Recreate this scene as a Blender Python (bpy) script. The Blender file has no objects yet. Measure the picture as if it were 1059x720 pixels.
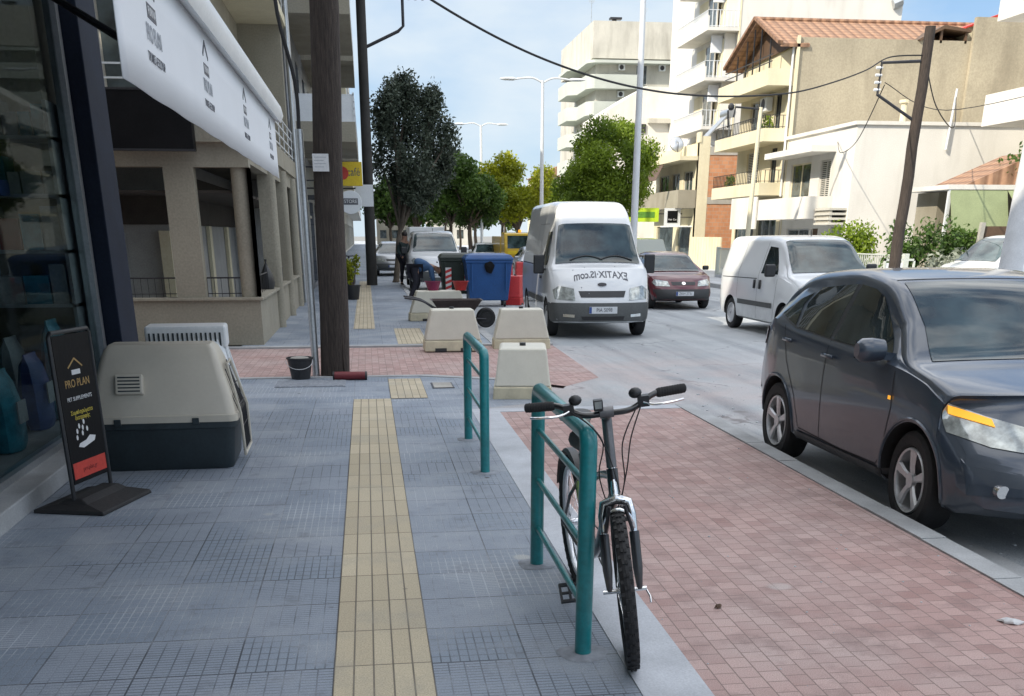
import bpy, bmesh, math, random
import numpy as np
from mathutils import Vector, Matrix, geometry
from mathutils.bvhtree import BVHTree
R = math.radians
PI = math.pi
random.seed(7)
scene = bpy.context.scene
COL = scene.collection

# ------------------------------------------------------------------ camera
F_PX, PITCH, EYE = 1050.0, R(22.0), 1.70
YAW = math.atan(151.5*math.cos(PITCH)/F_PX)
cd = bpy.data.cameras.new('camera'); cam = bpy.data.objects.new('camera', cd); COL.objects.link(cam)
cam.location = (0, 0, EYE)
cam.rotation_euler = (PI/2-PITCH, 0, -YAW)
cd.sensor_fit = 'HORIZONTAL'; cd.sensor_width = 36.0; cd.lens = 36.0*F_PX/1059.0
cd.shift_x = 0.0
cd.shift_y = (242+F_PX*math.tan(PITCH)-360)/1059.0     # the photo is the upper part of a taller frame
cd.clip_start = 0.05; cd.clip_end = 3000
scene.camera = cam

# ------------------------------------------------------------------ light
SUN_EL = R(36); SUN_DIR = Vector((-0.86, -0.51, 0)).normalized()
SUN_ROT = math.atan2(SUN_DIR.x, SUN_DIR.y)
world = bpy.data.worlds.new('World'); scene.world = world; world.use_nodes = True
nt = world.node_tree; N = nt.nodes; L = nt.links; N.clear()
sky = N.new('ShaderNodeTexSky'); sky.sky_type = 'NISHITA'; sky.sun_disc = False
sky.sun_elevation = SUN_EL; sky.sun_rotation = SUN_ROT; sky.air_density = 1.0; sky.dust_density = 0.6; sky.ozone_density = 1.2
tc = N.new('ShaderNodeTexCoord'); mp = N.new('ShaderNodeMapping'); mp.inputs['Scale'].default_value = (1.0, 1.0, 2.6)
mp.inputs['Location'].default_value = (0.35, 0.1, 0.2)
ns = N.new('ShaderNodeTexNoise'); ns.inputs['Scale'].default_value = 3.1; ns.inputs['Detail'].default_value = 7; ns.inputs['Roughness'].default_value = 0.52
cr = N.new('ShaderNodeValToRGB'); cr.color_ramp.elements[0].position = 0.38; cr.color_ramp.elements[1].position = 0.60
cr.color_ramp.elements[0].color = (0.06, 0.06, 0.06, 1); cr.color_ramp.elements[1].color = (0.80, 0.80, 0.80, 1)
def wmix(fac, a, b):
    m = N.new('ShaderNodeMix'); m.data_type = 'RGBA'
    for k, v in ((0, fac), (6, a), (7, b)):
        if isinstance(v, bpy.types.NodeSocket): L.new(v, m.inputs[k])
        elif k == 0: m.inputs[0].default_value = v
        else: m.inputs[k].default_value = (*v, 1)
    return m.outputs[2]
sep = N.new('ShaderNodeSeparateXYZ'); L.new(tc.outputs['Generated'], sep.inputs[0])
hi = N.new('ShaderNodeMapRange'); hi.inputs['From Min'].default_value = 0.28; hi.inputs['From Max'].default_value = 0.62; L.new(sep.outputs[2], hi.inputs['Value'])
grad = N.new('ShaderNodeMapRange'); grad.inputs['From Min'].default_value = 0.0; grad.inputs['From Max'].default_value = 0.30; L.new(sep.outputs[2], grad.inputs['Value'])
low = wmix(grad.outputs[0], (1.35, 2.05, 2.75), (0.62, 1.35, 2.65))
low = wmix(0.88, sky.outputs[0], low)  # low sky held dimmer than the sky that lights the street
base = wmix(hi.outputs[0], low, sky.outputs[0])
cloud_and_fill = wmix(hi.outputs[0], (2.9, 3.2, 3.4), (10.5, 10.4, 10.2))  # high clouds, out of view, brightened to lift light in the shade
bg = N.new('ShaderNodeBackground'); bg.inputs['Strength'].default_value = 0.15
wo = N.new('ShaderNodeOutputWorld')
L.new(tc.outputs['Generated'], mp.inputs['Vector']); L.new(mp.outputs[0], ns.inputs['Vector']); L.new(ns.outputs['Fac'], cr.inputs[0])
L.new(wmix(cr.outputs[0], base, cloud_and_fill), bg.inputs['Color']); L.new(bg.outputs[0], wo.inputs[0])
sd = bpy.data.lights.new('sun', 'SUN'); sd.energy = 3.1; sd.angle = R(0.6); sd.color = (1.0, 0.91, 0.76)
sun = bpy.data.objects.new('sun', sd); COL.objects.link(sun)
sv = Vector((SUN_DIR.x*math.cos(SUN_EL), SUN_DIR.y*math.cos(SUN_EL), math.sin(SUN_EL)))
sun.rotation_euler = sv.to_track_quat('Z', 'Y').to_euler(); sun.location = (-20, -10, 30)
scene.view_settings.view_transform = 'Standard'; scene.view_settings.look = 'None'
scene.view_settings.exposure = 0.95; scene.view_settings.gamma = 1.0

# ------------------------------------------------------------------ materials
MATS = {}
def newmat(name):
    m = bpy.data.materials.new(name); m.use_nodes = True; MATS[name] = m
    b = m.node_tree.nodes['Principled BSDF']
    return m, m.node_tree, b
def nd(t, typ, **kw):
    n = t.nodes.new(typ)
    for k, v in kw.items(): setattr(n, k, v)
    return n
def mixc(t, fac, a, b, mode='MIX'):
    m = nd(t, 'ShaderNodeMix', data_type='RGBA', blend_type=mode)
    for s, v in ((0, fac), (6, a), (7, b)):
        if isinstance(v, bpy.types.NodeSocket): t.links.new(v, m.inputs[s])
        elif s == 0: m.inputs[0].default_value = v
        else: m.inputs[s].default_value = (*v[:3], 1)
    return m.outputs[2]
def noise(t, vec, scale, detail=4, rough=0.55, stretch=None):
    if stretch:
        mpn = nd(t, 'ShaderNodeMapping'); mpn.inputs['Scale'].default_value = stretch
        t.links.new(vec, mpn.inputs['Vector']); vec = mpn.outputs[0]
    n = nd(t, 'ShaderNodeTexNoise'); n.inputs['Scale'].default_value = scale; n.inputs['Detail'].default_value = detail
    n.inputs['Roughness'].default_value = rough; t.links.new(vec, n.inputs['Vector']); return n.outputs['Fac']
def ramp(t, val, lo, hi, a=(0, 0, 0), b=(1, 1, 1)):
    r = nd(t, 'ShaderNodeValToRGB'); r.color_ramp.elements[0].position = lo; r.color_ramp.elements[1].position = hi
    r.color_ramp.elements[0].color = (*a, 1); r.color_ramp.elements[1].color = (*b, 1); t.links.new(val, r.inputs[0]); return r.outputs[0]
def bump(t, b, h, strength=0.3, dist=0.01):
    n = nd(t, 'ShaderNodeBump'); n.inputs['Strength'].default_value = strength; n.inputs['Distance'].default_value = dist
    t.links.new(h, n.inputs['Height']); t.links.new(n.outputs[0], b.inputs['Normal'])
def objvec(t): return nd(t, 'ShaderNodeTexCoord').outputs['Object']
def mat(name, col, rough=0.6, metal=0.0, var=0.15, scale=3.0, fine=40.0, bmp=0.1, coat=0.0, stain=None, spec=0.5, streak=False, grain=0.12):
    m, t, b = newmat(name); v = objvec(t)
    lo = tuple(c*(1-var) for c in col); hi = tuple(min(1, c*(1+var)) for c in col)
    c = mixc(t, ramp(t, noise(t, v, scale, 5), 0.3, 0.7), lo, hi)
    fn = noise(t, v, fine, 3)
    c = mixc(t, grain, c, ramp(t, fn, 0.3, 0.7), 'OVERLAY')
    if stain:
        st = (2.0, 2.0, 0.5) if streak else None
        s = ramp(t, noise(t, v, 0.45 if streak else 1.3, 4 if streak else 7, 0.6, st), 0.50, 0.85)
        c = mixc(t, s, c, stain)
    t.links.new(c, b.inputs['Base Color'])
    b.inputs['Roughness'].default_value = rough; b.inputs['Metallic'].default_value = metal
    b.inputs['Coat Weight'].default_value = coat; b.inputs['Specular IOR Level'].default_value = spec
    b.inputs['Coat Roughness'].default_value = 0.06
    if bmp: bump(t, b, fn, bmp, 0.01)
    return m
def glass_dark(name, col=(0.015, 0.02, 0.022), rough=0.03, alpha=1.0):
    m, t, b = newmat(name); v = objvec(t)
    c = mixc(t, ramp(t, noise(t, v, 2.2, 3), 0.35, 0.65), tuple(x*0.5 for x in col), tuple(x*1.8 for x in col))
    t.links.new(c, b.inputs['Base Color']); b.inputs['Roughness'].default_value = rough
    b.inputs['IOR'].default_value = 1.5; b.inputs['Alpha'].default_value = alpha
    b.inputs['Specular IOR Level'].default_value = 0.8
    return m
def brick(t, vec, w, h, mortar, c1, c2, mc, offset=0.5, smooth=0.1, rot=0, loc=(0, 0, 0)):
    mpn = nd(t, 'ShaderNodeMapping'); mpn.inputs['Rotation'].default_value = (0, 0, rot); mpn.inputs['Location'].default_value = loc
    t.links.new(vec, mpn.inputs['Vector'])
    b = nd(t, 'ShaderNodeTexBrick', offset=offset, offset_frequency=2); b.inputs['Scale'].default_value = 1
    b.inputs['Brick Width'].default_value = w; b.inputs['Row Height'].default_value = h; b.inputs['Mortar Size'].default_value = mortar
    b.inputs['Mortar Smooth'].default_value = smooth; b.inputs['Bias'].default_value = 0
    for k, c in (('Color1', c1), ('Color2', c2), ('Mortar', mc)): b.inputs[k].default_value = (*c, 1)
    t.links.new(mpn.outputs[0], b.inputs['Vector']); return b

def spots(t, v, c, col, scale=3.0, r=.05, cull=.52):
    vo = nd(t, 'ShaderNodeTexVoronoi'); vo.inputs['Scale'].default_value = scale; t.links.new(v, vo.inputs['Vector'])
    a = ramp(t, vo.outputs['Distance'], r*.6, r, (1, 1, 1), (0, 0, 0)); b = ramp(t, noise(t, v, scale*.6, 2), cull, cull+.04)
    m = nd(t, 'ShaderNodeMath', operation='MULTIPLY'); t.links.new(a, m.inputs[0]); t.links.new(b, m.inputs[1])
    return mixc(t, m.outputs[0], c, col)
def cracks(t, v, c, col, scale=.5, w=.012):
    d = nd(t, 'ShaderNodeVectorMath', operation='ADD'); n = nd(t, 'ShaderNodeTexNoise'); n.inputs['Scale'].default_value = 2.5; n.inputs['Detail'].default_value = 5; t.links.new(v, n.inputs['Vector'])
    sc = nd(t, 'ShaderNodeVectorMath', operation='SCALE'); sc.inputs['Scale'].default_value = .5; t.links.new(n.outputs['Color'], sc.inputs[0])
    t.links.new(v, d.inputs[0]); t.links.new(sc.outputs[0], d.inputs[1])
    vo = nd(t, 'ShaderNodeTexVoronoi', feature='DISTANCE_TO_EDGE'); vo.inputs['Scale'].default_value = scale; t.links.new(d.outputs[0], vo.inputs['Vector'])
    a = ramp(t, vo.outputs['Distance'], w*.3, w, (1, 1, 1), (0, 0, 0)); b = ramp(t, noise(t, v, .7, 3), .5, .6)
    m = nd(t, 'ShaderNodeMath', operation='MULTIPLY'); t.links.new(a, m.inputs[0]); t.links.new(b, m.inputs[1])
    return mixc(t, m.outputs[0], c, col)
def mat_grey_tiles():
    m, t, b = newmat('grey_ribbed_paving'); v = objvec(t)
    big = brick(t, v, 0.41, 0.41, 0.004, (0.19, 0.232, 0.285), (0.26, 0.295, 0.345), (0.045, 0.05, 0.06), offset=0.0, loc=(0.22, 0.10, 0))
    pick = brick(t, v, 0.41, 0.41, 0.0, (0, 0, 0), (1, 1, 1), (0, 0, 0), offset=0.0, loc=(0.22, 0.10, 0))
    g1 = brick(t, v, 0.041, 0.0683, 0.0034, (0, 0, 0), (0, 0, 0), (1, 1, 1), offset=0.0, loc=(0.22, 0.10, 0))
    g2 = brick(t, v, 0.0683, 0.0273, 0.0032, (0, 0, 0), (0, 0, 0), (1, 1, 1), offset=0.0, loc=(0.22, 0.10, 0))
    gm = mixc(t, ramp(t, pick.outputs['Color'], 0.45, 0.5), g1.outputs['Color'], g2.outputs['Color'])
    wn = noise(t, v, 0.55, 6, 0.6)
    tone = ramp(t, wn, 0.44, 0.60, (0.055, 0.066, 0.085), (0.50, 0.54, 0.60))
    vis = ramp(t, noise(t, v, 2.3, 4), 0.18, 0.48)
    gmask = nd(t, 'ShaderNodeMath', operation='MULTIPLY'); t.links.new(gm, gmask.inputs[0]); t.links.new(vis, gmask.inputs[1])
    g3 = nd(t, 'ShaderNodeMath', operation='MULTIPLY'); t.links.new(gmask.outputs[0], g3.inputs[0]); g3.inputs[1].default_value = 0.75
    c = mixc(t, g3.outputs[0], big.outputs['Color'], tone)
    c = mixc(t, ramp(t, noise(t, v, 1.1, 8, 0.7), 0.48, 0.8), c, (0.30, 0.32, 0.34))
    c = mixc(t, ramp(t, noise(t, v, 5.0, 5, 0.7), 0.56, 0.82), c, (0.12, 0.135, 0.155))
    c = spots(t, v, c, (.07, .075, .085), 2.6, .07); c = spots(t, v, c, (.36, .37, .37), 1.7, .10, .56)
    c = mixc(t, 0.25, c, ramp(t, noise(t, v, 160, 2), 0.3, 0.7), 'OVERLAY')
    t.links.new(c, b.inputs['Base Color']); b.inputs['Roughness'].default_value = 0.62
    h = nd(t, 'ShaderNodeMath', operation='ADD'); t.links.new(gm, h.inputs[0]); t.links.new(big.outputs['Fac'], h.inputs[1])
    inv = nd(t, 'ShaderNodeMath', operation='MULTIPLY'); t.links.new(h.outputs[0], inv.inputs[0]); inv.inputs[1].default_value = -1
    bump(t, b, inv.outputs[0], 0.5, 0.003)
    return m
def mat_red_pavers():
    m, t, b = newmat('red_block_paving'); v = objvec(t)
    bb = brick(t, v, 0.105, 0.096, 0.0030, (0.33, 0.20, 0.18), (0.47, 0.32, 0.29), (0.2, 0.14, 0.13), offset=0.5, rot=PI/2, loc=(0, 0, 0))
    pale = ramp(t, noise(t, v, 0.8, 7, 0.65), 0.42, 0.75)
    c = mixc(t, pale, bb.outputs['Color'], (0.44, 0.35, 0.325))
    c = mixc(t, ramp(t, noise(t, v, 3.1, 6, 0.7), 0.5, 0.8), c, (0.20, 0.135, 0.125))
    c = mixc(t, bb.outputs['Fac'], c, (0.22, 0.155, 0.14))
    c = spots(t, v, c, (.16, .12, .11), 2.1, .07); c = spots(t, v, c, (.5, .46, .44), 1.3, .10, .55)
    c = mixc(t, 0.3, c, ramp(t, noise(t, v, 220, 2), 0.3, 0.7), 'OVERLAY')
    t.links.new(c, b.inputs['Base Color']); b.inputs['Roughness'].default_value = 0.75
    inv = nd(t, 'ShaderNodeMath', operation='MULTIPLY'); t.links.new(bb.outputs['Fac'], inv.inputs[0]); inv.inputs[1].default_value = -1
    bump(t, b, inv.outputs[0], 0.6, 0.004)
    return m
def mat_tactile():
    m, t, b = newmat('beige_tactile_paving'); v = objvec(t)
    bb = brick(t, v, 0.082, 0.41, 0.004, (0.47, 0.40, 0.275), (0.53, 0.46, 0.325), (0.16, 0.135, 0.10), offset=0.0, loc=(0.22, 0.10, 0))
    tl = brick(t, v, 0.41, 0.41, 0.003, (0.85, 0.85, 0.85), (1, 1, 1), (0.62, 0.6, 0.55), offset=0.0, loc=(0.22, 0.10, 0))
    c = mixc(t, 0.9, bb.outputs['Color'], tl.outputs['Color'], 'MULTIPLY')
    c = mixc(t, ramp(t, noise(t, v, 1.7, 7, 0.7), 0.5, 0.8), c, (0.33, 0.30, 0.24))
    c = spots(t, v, c, (.14, .12, .10), 3.0, .06)
    c = mixc(t, 0.22, c, ramp(t, noise(t, v, 150, 2), 0.3, 0.7), 'OVERLAY')
    t.links.new(c, b.inputs['Base Color']); b.inputs['Roughness'].default_value = 0.7
    inv = nd(t, 'ShaderNodeMath', operation='MULTIPLY'); t.links.new(bb.outputs['Fac'], inv.inputs[0]); inv.inputs[1].default_value = -1
    bump(t, b, inv.outputs[0], 0.7, 0.006)
    return m
def mat_road():
    m, t, b = newmat('dusty_road'); v = objvec(t)
    c = mixc(t, ramp(t, noise(t, v, 0.35, 7, 0.6), 0.35, 0.68), (0.30, 0.325, 0.345), (0.44, 0.455, 0.46))
    c = mixc(t, ramp(t, noise(t, v, 1.6, 8, 0.7, stretch=(1, 0.25, 1)), 0.5, 0.85), c, (0.26, 0.275, 0.29))
    c = mixc(t, ramp(t, noise(t, v, 9.0, 6, 0.75), 0.55, 0.8), c, (0.45, 0.455, 0.45))
    c = mixc(t, ramp(t, noise(t, v, 1.0, 5, 0.6, stretch=(1.3, .05, 1)), .52, .68), c, (.22, .235, .25))
    c = cracks(t, v, c, (.13, .135, .14), .45, .010); c = spots(t, v, c, (.15, .155, .16), 1.1, .12, .5)
    # pink dust carried from the red paving, near the crossing
    d = nd(t, 'ShaderNodeVectorMath', operation='DISTANCE'); d.inputs[1].default_value = (3.4, 13.5, 0); t.links.new(v, d.inputs[0])
    dd = ramp(t, d.outputs['Value'], 0.0, 1.0, (1, 1, 1), (0, 0, 0))
    mr = nd(t, 'ShaderNodeMapRange'); mr.inputs['From Min'].default_value = 0.8; mr.inputs['From Max'].default_value = 5.0
    mr.inputs['To Min'].default_value = 0.65; mr.inputs['To Max'].default_value = 0.0
    t.links.new(d.outputs['Value'], mr.inputs['Value'])
    mm = nd(t, 'ShaderNodeMath', operation='MULTIPLY'); t.links.new(mr.outputs[0], mm.inputs[0]); t.links.new(ramp(t, noise(t, v, 1.2, 6), 0.3, 0.6), mm.inputs[1])
    c = mixc(t, mm.outputs[0], c, (0.46, 0.38, 0.36))
    c = mixc(t, 0.3, c, ramp(t, noise(t, v, 110, 3), 0.3, 0.7), 'OVERLAY')
    t.links.new(c, b.inputs['Base Color']); b.inputs['Roughness'].default_value = 0.85
    bump(t, b, noise(t, v, 60, 4), 0.35, 0.008)
    return m
def mat_tile_wall(name, w, h, c1, c2, mc, mortar=0.01, vertical='x', rough=0.4):
    m, t, b = newmat(name); v = objvec(t)
    s = nd(t, 'ShaderNodeSeparateXYZ'); t.links.new(v, s.inputs[0]); cb = nd(t, 'ShaderNodeCombineXYZ')
    a = nd(t, 'ShaderNodeMath', operation='ADD'); t.links.new(s.outputs[0], a.inputs[0]); t.links.new(s.outputs[1], a.inputs[1])
    t.links.new(a.outputs[0], cb.inputs[0]); t.links.new(s.outputs[2], cb.inputs[1])
    bb = brick(t, cb.outputs[0], w, h, mortar, c1, c2, mc)
    c = mixc(t, ramp(t, noise(t, v, 1.5, 6, 0.7), 0.45, 0.8), bb.outputs['Color'], tuple((x+y)*0.35 for x, y in zip(c1, c2)))
    t.links.new(c, b.inputs['Base Color']); b.inputs['Roughness'].default_value = rough
    inv = nd(t, 'ShaderNodeMath', operation='MULTIPLY'); t.links.new(bb.outputs['Fac'], inv.inputs[0]); inv.inputs[1].default_value = -1
    bump(t, b, inv.outputs[0], 0.4, 0.01)
    return m
def mat_roof_tiles():
    m, t, b = newmat('terracotta_roof'); v = objvec(t)
    w1 = nd(t, 'ShaderNodeTexWave', wave_type='BANDS', bands_direction='Y'); w1.inputs['Scale'].default_value = 0.9
    w1.inputs['Distortion'].default_value = 0.3; t.links.new(v, w1.inputs['Vector'])
    w2 = nd(t, 'ShaderNodeTexWave', wave_type='BANDS', bands_direction='X'); w2.inputs['Scale'].default_value = 0.75; t.links.new(v, w2.inputs['Vector'])
    c = mixc(t, ramp(t, noise(t, v, 5, 4), 0.3, 0.7), (0.27, 0.15, 0.09), (0.38, 0.225, 0.14))
    c = mixc(t, ramp(t, w2.outputs['Fac'], 0.0, 0.35, (0.45, 0.45, 0.45), (1, 1, 1)), (0.10, 0.05, 0.03), c)
    c = mixc(t, 0.5, c, ramp(t, w1.outputs['Fac'], 0.0, 0.5, (0.4, 0.4, 0.4), (1, 1, 1)), 'MULTIPLY')
    t.links.new(c, b.inputs['Base Color']); b.inputs['Roughness'].default_value = 0.8
    bump(t, b, w2.outputs['Fac'], 0.8, 0.05)
    return m
def mat_leaf(name, a, b_, trans=0.25):
    m, t, b = newmat(name)
    at = nd(t, 'ShaderNodeAttribute'); at.attribute_name = 'tint'
    c = mixc(t, at.outputs['Fac'], a, b_)
    t.links.new(c, b.inputs['Base Color']); b.inputs['Roughness'].default_value = 0.55
    tr = nd(t, 'ShaderNodeBsdfTranslucent'); t.links.new(c, tr.inputs['Color'])
    mxs = nd(t, 'ShaderNodeMixShader'); mxs.inputs[0].default_value = trans
    t.links.new(b.outputs[0], mxs.inputs[1]); t.links.new(tr.outputs[0], mxs.inputs[2])
    t.links.new(mxs.outputs[0], t.nodes['Material Output'].inputs['Surface'])
    return m
def mat_bark(name, col):
    m, t, b = newmat(name); v = objvec(t)
    n = noise(t, v, 14, 6, 0.7, stretch=(4, 4, 0.35))
    c = mixc(t, ramp(t, n, 0.35, 0.7), tuple(x*0.45 for x in col), tuple(min(1, x*1.5) for x in col))
    c = mixc(t, ramp(t, noise(t, v, 1.2, 5), 0.5, 0.8), c, tuple(x*0.6 for x in col))
    t.links.new(c, b.inputs['Base Color']); b.inputs['Roughness'].default_value = 0.9
    bump(t, b, n, 0.7, 0.02); return m
def emit(name, col, strength):
    m, t, b = newmat(name); b.inputs['Base Color'].default_value = (*col, 1); b.inputs['Emission Color'].default_value = (*col, 1)
    b.inputs['Emission Strength'].default_value = strength; return m

# ------------------------------------------------------------------ mesh building
class MB:
    def __init__(s): s.v = []; s.f = []; s.m = []
    def add(s, vs, fs, m=0):
        o = len(s.v); s.v += [tuple(p) for p in vs]; s.f += [tuple(i+o for i in f) for f in fs]; s.m += [m]*len(fs); return s
    def box(s, x0, x1, y0, y1, z0, z1, m=0, M=None):
        vs = [(x, y, z) for z in (z0, z1) for y in (y0, y1) for x in (x0, x1)]
        if M: vs = [M @ Vector(p) for p in vs]
        return s.add(vs, [(0, 2, 3, 1), (4, 5, 7, 6), (0, 1, 5, 4), (2, 6, 7, 3), (0, 4, 6, 2), (1, 3, 7, 5)], m)
    def bar(s, p0, p1, w, h, m=0):
        p0, p1 = Vector(p0), Vector(p1); d = p1-p0; q = d.to_track_quat('Y', 'Z').to_matrix().to_4x4(); M = Matrix.Translation(p0) @ q
        return s.box(-w/2, w/2, 0, d.length, -h/2, h/2, m, M)
    def ring(s, c, q, r, n): return [c+q @ Vector((r*math.cos(2*PI*i/n), r*math.sin(2*PI*i/n), 0)) for i in range(n)]
    def cyl(s, p0, p1, r0, r1=None, n=14, m=0):
        r1 = r0 if r1 is None else r1; p0, p1 = Vector(p0), Vector(p1); q = (p1-p0).to_track_quat('Z', 'Y')
        a = s.ring(p0, q, r0, n); b = s.ring(p1, q, r1, n)
        return s.add(a+b, [(i, (i+1) % n, n+(i+1) % n, n+i) for i in range(n)]+[tuple(range(n))[::-1], tuple(range(n, 2*n))], m)
    def tube(s, pts, r, n=8, m=0, closed=False):
        pts = [Vector(p) for p in pts]; k = len(pts); rs = r if isinstance(r, (list, tuple)) else [r]*k
        vs = []; up = None
        for i in range(k):
            a = pts[i-1] if (i or closed) else pts[i]; b = pts[(i+1) % k] if (i < k-1 or closed) else pts[i]
            d = (b-a).normalized()
            if up is None: up = d.orthogonal().normalized()
            up = (up-d*up.dot(d)).normalized(); w = d.cross(up)
            vs += [pts[i]+(up*math.cos(2*PI*j/n)+w*math.sin(2*PI*j/n))*rs[i] for j in range(n)]
        fs = []
        for i in range(k if closed else k-1):
            a, b = i*n, ((i+1) % k)*n
            fs += [(a+j, a+(j+1) % n, b+(j+1) % n, b+j) for j in range(n)]
        if not closed: fs += [tuple(range(n))[::-1], tuple(range((k-1)*n, k*n))]
        return s.add(vs, fs, m)
    def lathe(s, prof, o=(0, 0, 0), axis='z', n=24, m=0):
        o = Vector(o); vs = []
        for (r, h) in prof:
            for i in range(n):
                c, d = r*math.cos(2*PI*i/n), r*math.sin(2*PI*i/n)
                vs.append(o+Vector({'z': (c, d, h), 'x': (h, c, d), 'y': (d, h, c)}[axis]))
        k = len(prof)
        return s.add(vs, [(a*n+i, a*n+(i+1) % n, (a+1)*n+(i+1) % n, (a+1)*n+i) for a in range(k-1) for i in range(n)], m)
    def prism(s, poly, d0, d1, plane='xz', m=0):
        def P3(p, d): return {'xz': (p[0], d, p[1]), 'yz': (d, p[0], p[1]), 'xy': (p[0], p[1], d)}[plane]
        n = len(poly); vs = [P3(p, d0) for p in poly]+[P3(p, d1) for p in poly]
        return s.add(vs, [tuple(range(n)), tuple(range(n, 2*n))[::-1]]+[(i, n+i, n+(i+1) % n, (i+1) % n) for i in range(n)], m)
    def loft(s, rings, m=0, caps=True, closed=True):
        n = len(rings[0]); vs = [p for r in rings for p in r]; k = n if closed else n-1
        fs = [(a*n+i, a*n+(i+1) % n, (a+1)*n+(i+1) % n, (a+1)*n+i) for a in range(len(rings)-1) for i in range(k)]
        if caps: fs += [tuple(range(n))[::-1], tuple(range((len(rings)-1)*n, len(rings)*n))]
        return s.add(vs, fs, m)
    def sphere(s, c, r, n=12, m=0, sc=(1, 1, 1)):
        c = Vector(c); k = n//2; rings = [[c+Vector((math.sin(PI*(a+.02)/(k+.04))*math.cos(2*PI*i/n)*r*sc[0], math.sin(PI*(a+.02)/(k+.04))*math.sin(2*PI*i/n)*r*sc[1], math.cos(PI*a/k)*r*sc[2])) for i in range(n)] for a in range(k+1)]
        return s.loft(rings, m)
    def holewall(s, o, u, n_, W, H, t, holes, m=0, mr=None):
        """wall of width W along unit u, height H along z, outer face at o facing n_, thickness t, holes [(u0,u1,v0,v1)]"""
        o, u, n_ = Vector(o), Vector(u), Vector(n_); z = Vector((0, 0, 1)); mr = m if mr is None else mr
        us = sorted({0, W, *[h[0] for h in holes], *[h[1] for h in holes]}); vs_ = sorted({0, H, *[h[2] for h in holes], *[h[3] for h in holes]})
        us = [a for a in us if 0 <= a <= W]; vs_ = [a for a in vs_ if 0 <= a <= H]
        def solid(a, b): return not any(h[0]-1e-6 < a < h[1]+1e-6 and h[2]-1e-6 < b < h[3]+1e-6 for h in holes)
        P = lambda a, b, d: o+u*a+z*b-n_*d
        for i in range(len(us)-1):
            for j in range(len(vs_)-1):
                if solid((us[i]+us[i+1])/2, (vs_[j]+vs_[j+1])/2):
                    a0, a1, b0, b1 = us[i], us[i+1], vs_[j], vs_[j+1]
                    for d in (0, t): s.add([P(a0, b0, d), P(a1, b0, d), P(a1, b1, d), P(a0, b1, d)], [(0, 1, 2, 3)], m)
        for (a0, a1, b0, b1) in list(holes)+[(0, W, 0, H)]:
            for q in (((a0, b0), (a1, b0)), ((a1, b0), (a1, b1)), ((a1, b1), (a0, b1)), ((a0, b1), (a0, b0))):
                s.add([P(*q[0], 0), P(*q[1], 0), P(*q[1], t), P(*q[0], t)], [(0, 1, 2, 3)], mr)
        return s
    def build(s, name, mats, parent=None, smooth=False, bevel=0, weld=False, M=None):
        me = bpy.data.meshes.new(name)
        vs = [M @ Vector(p) for p in s.v] if M else s.v
        me.from_pydata([tuple(p) for p in vs], [], s.f)
        for mm in (mats if isinstance(mats, (list, tuple)) else [mats]): me.materials.append(mm)
        me.polygons.foreach_set('material_index', s.m)
        bm = bmesh.new(); bm.from_mesh(me)
        if weld: bmesh.ops.remove_doubles(bm, verts=bm.verts, dist=1e-5)
        bmesh.ops.recalc_face_normals(bm, faces=bm.faces); bm.to_mesh(me); bm.free()
        o = bpy.data.objects.new(name, me); COL.objects.link(o)
        if parent: o.parent = parent
        if smooth:
            me.polygons.foreach_set('use_smooth', [True]*len(me.polygons))
            try: me.set_sharp_from_angle(angle=R(40 if smooth is True else smooth))
            except Exception: pass
        if bevel:
            b = o.modifiers.new('bevel', 'BEVEL'); b.width = bevel; b.segments = 2; b.limit_method = 'ANGLE'; b.angle_limit = R(40)
        return o
def tag(o, label=None, cat=None, group=None, kind=None):
    if label: o['label'] = label
    if cat: o['category'] = cat
    if group: o['group'] = group
    if kind: o['kind'] = kind
    return o
def thing(name, label, cat, loc=(0, 0, 0), rz=0, group=None):
    o = bpy.data.objects.new(name, None); COL.objects.link(o); o.location = loc; o.rotation_euler = (0, 0, rz)
    o.empty_display_size = 0.2
    return tag(o, label, cat, group)
def struct(name, mb, m, **k): return tag(mb.build(name, m, **k), kind='structure')
CH = {}
def copy_tree(o, parent=None):
    c = o.copy(); COL.objects.link(c); c.parent = parent
    for ch in list(o.children): copy_tree(ch, c)
    return c
def text_mesh(s, size, M, m, name, parent, depth=0.002, align='CENTER', mirror=False, sx=1.0, bold=0):
    cu = bpy.data.curves.new('txt', 'FONT'); cu.offset = bold; cu.body = s; cu.size = size; cu.extrude = depth; cu.align_x = align; cu.align_y = 'CENTER'
    to = bpy.data.objects.new('txt', cu); COL.objects.link(to)
    bpy.context.view_layer.update()
    me = bpy.data.meshes.new_from_object(to.evaluated_get(bpy.context.evaluated_depsgraph_get()))
    bpy.data.objects.remove(to); bpy.data.curves.remove(cu)
    me.transform(M @ Matrix.Diagonal((-sx if mirror else sx, 1, 1, 1)))
    me.materials.clear(); me.materials.append(m)
    o = bpy.data.objects.new(name, me); COL.objects.link(o); o.parent = parent; return o
def frame(o, xa, ya):
    """matrix with local x along xa, local y along ya at origin o"""
    xa = Vector(xa).normalized(); ya = Vector(ya); ya = (ya-xa*ya.dot(xa)).normalized(); za = xa.cross(ya)
    return Matrix(((xa.x, ya.x, za.x, o[0]), (xa.y, ya.y, za.y, o[1]), (xa.z, ya.z, za.z, o[2]), (0, 0, 0, 1)))
def wobble(pts_fn, n): return [pts_fn(i/(n-1)) for i in range(n)]
def arc(c, r, a0, a1, n, f): return [f(c[0]+r*math.cos(a0+(a1-a0)*i/(n-1)), c[1]+r*math.sin(a0+(a1-a0)*i/(n-1))) for i in range(n)]
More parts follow.
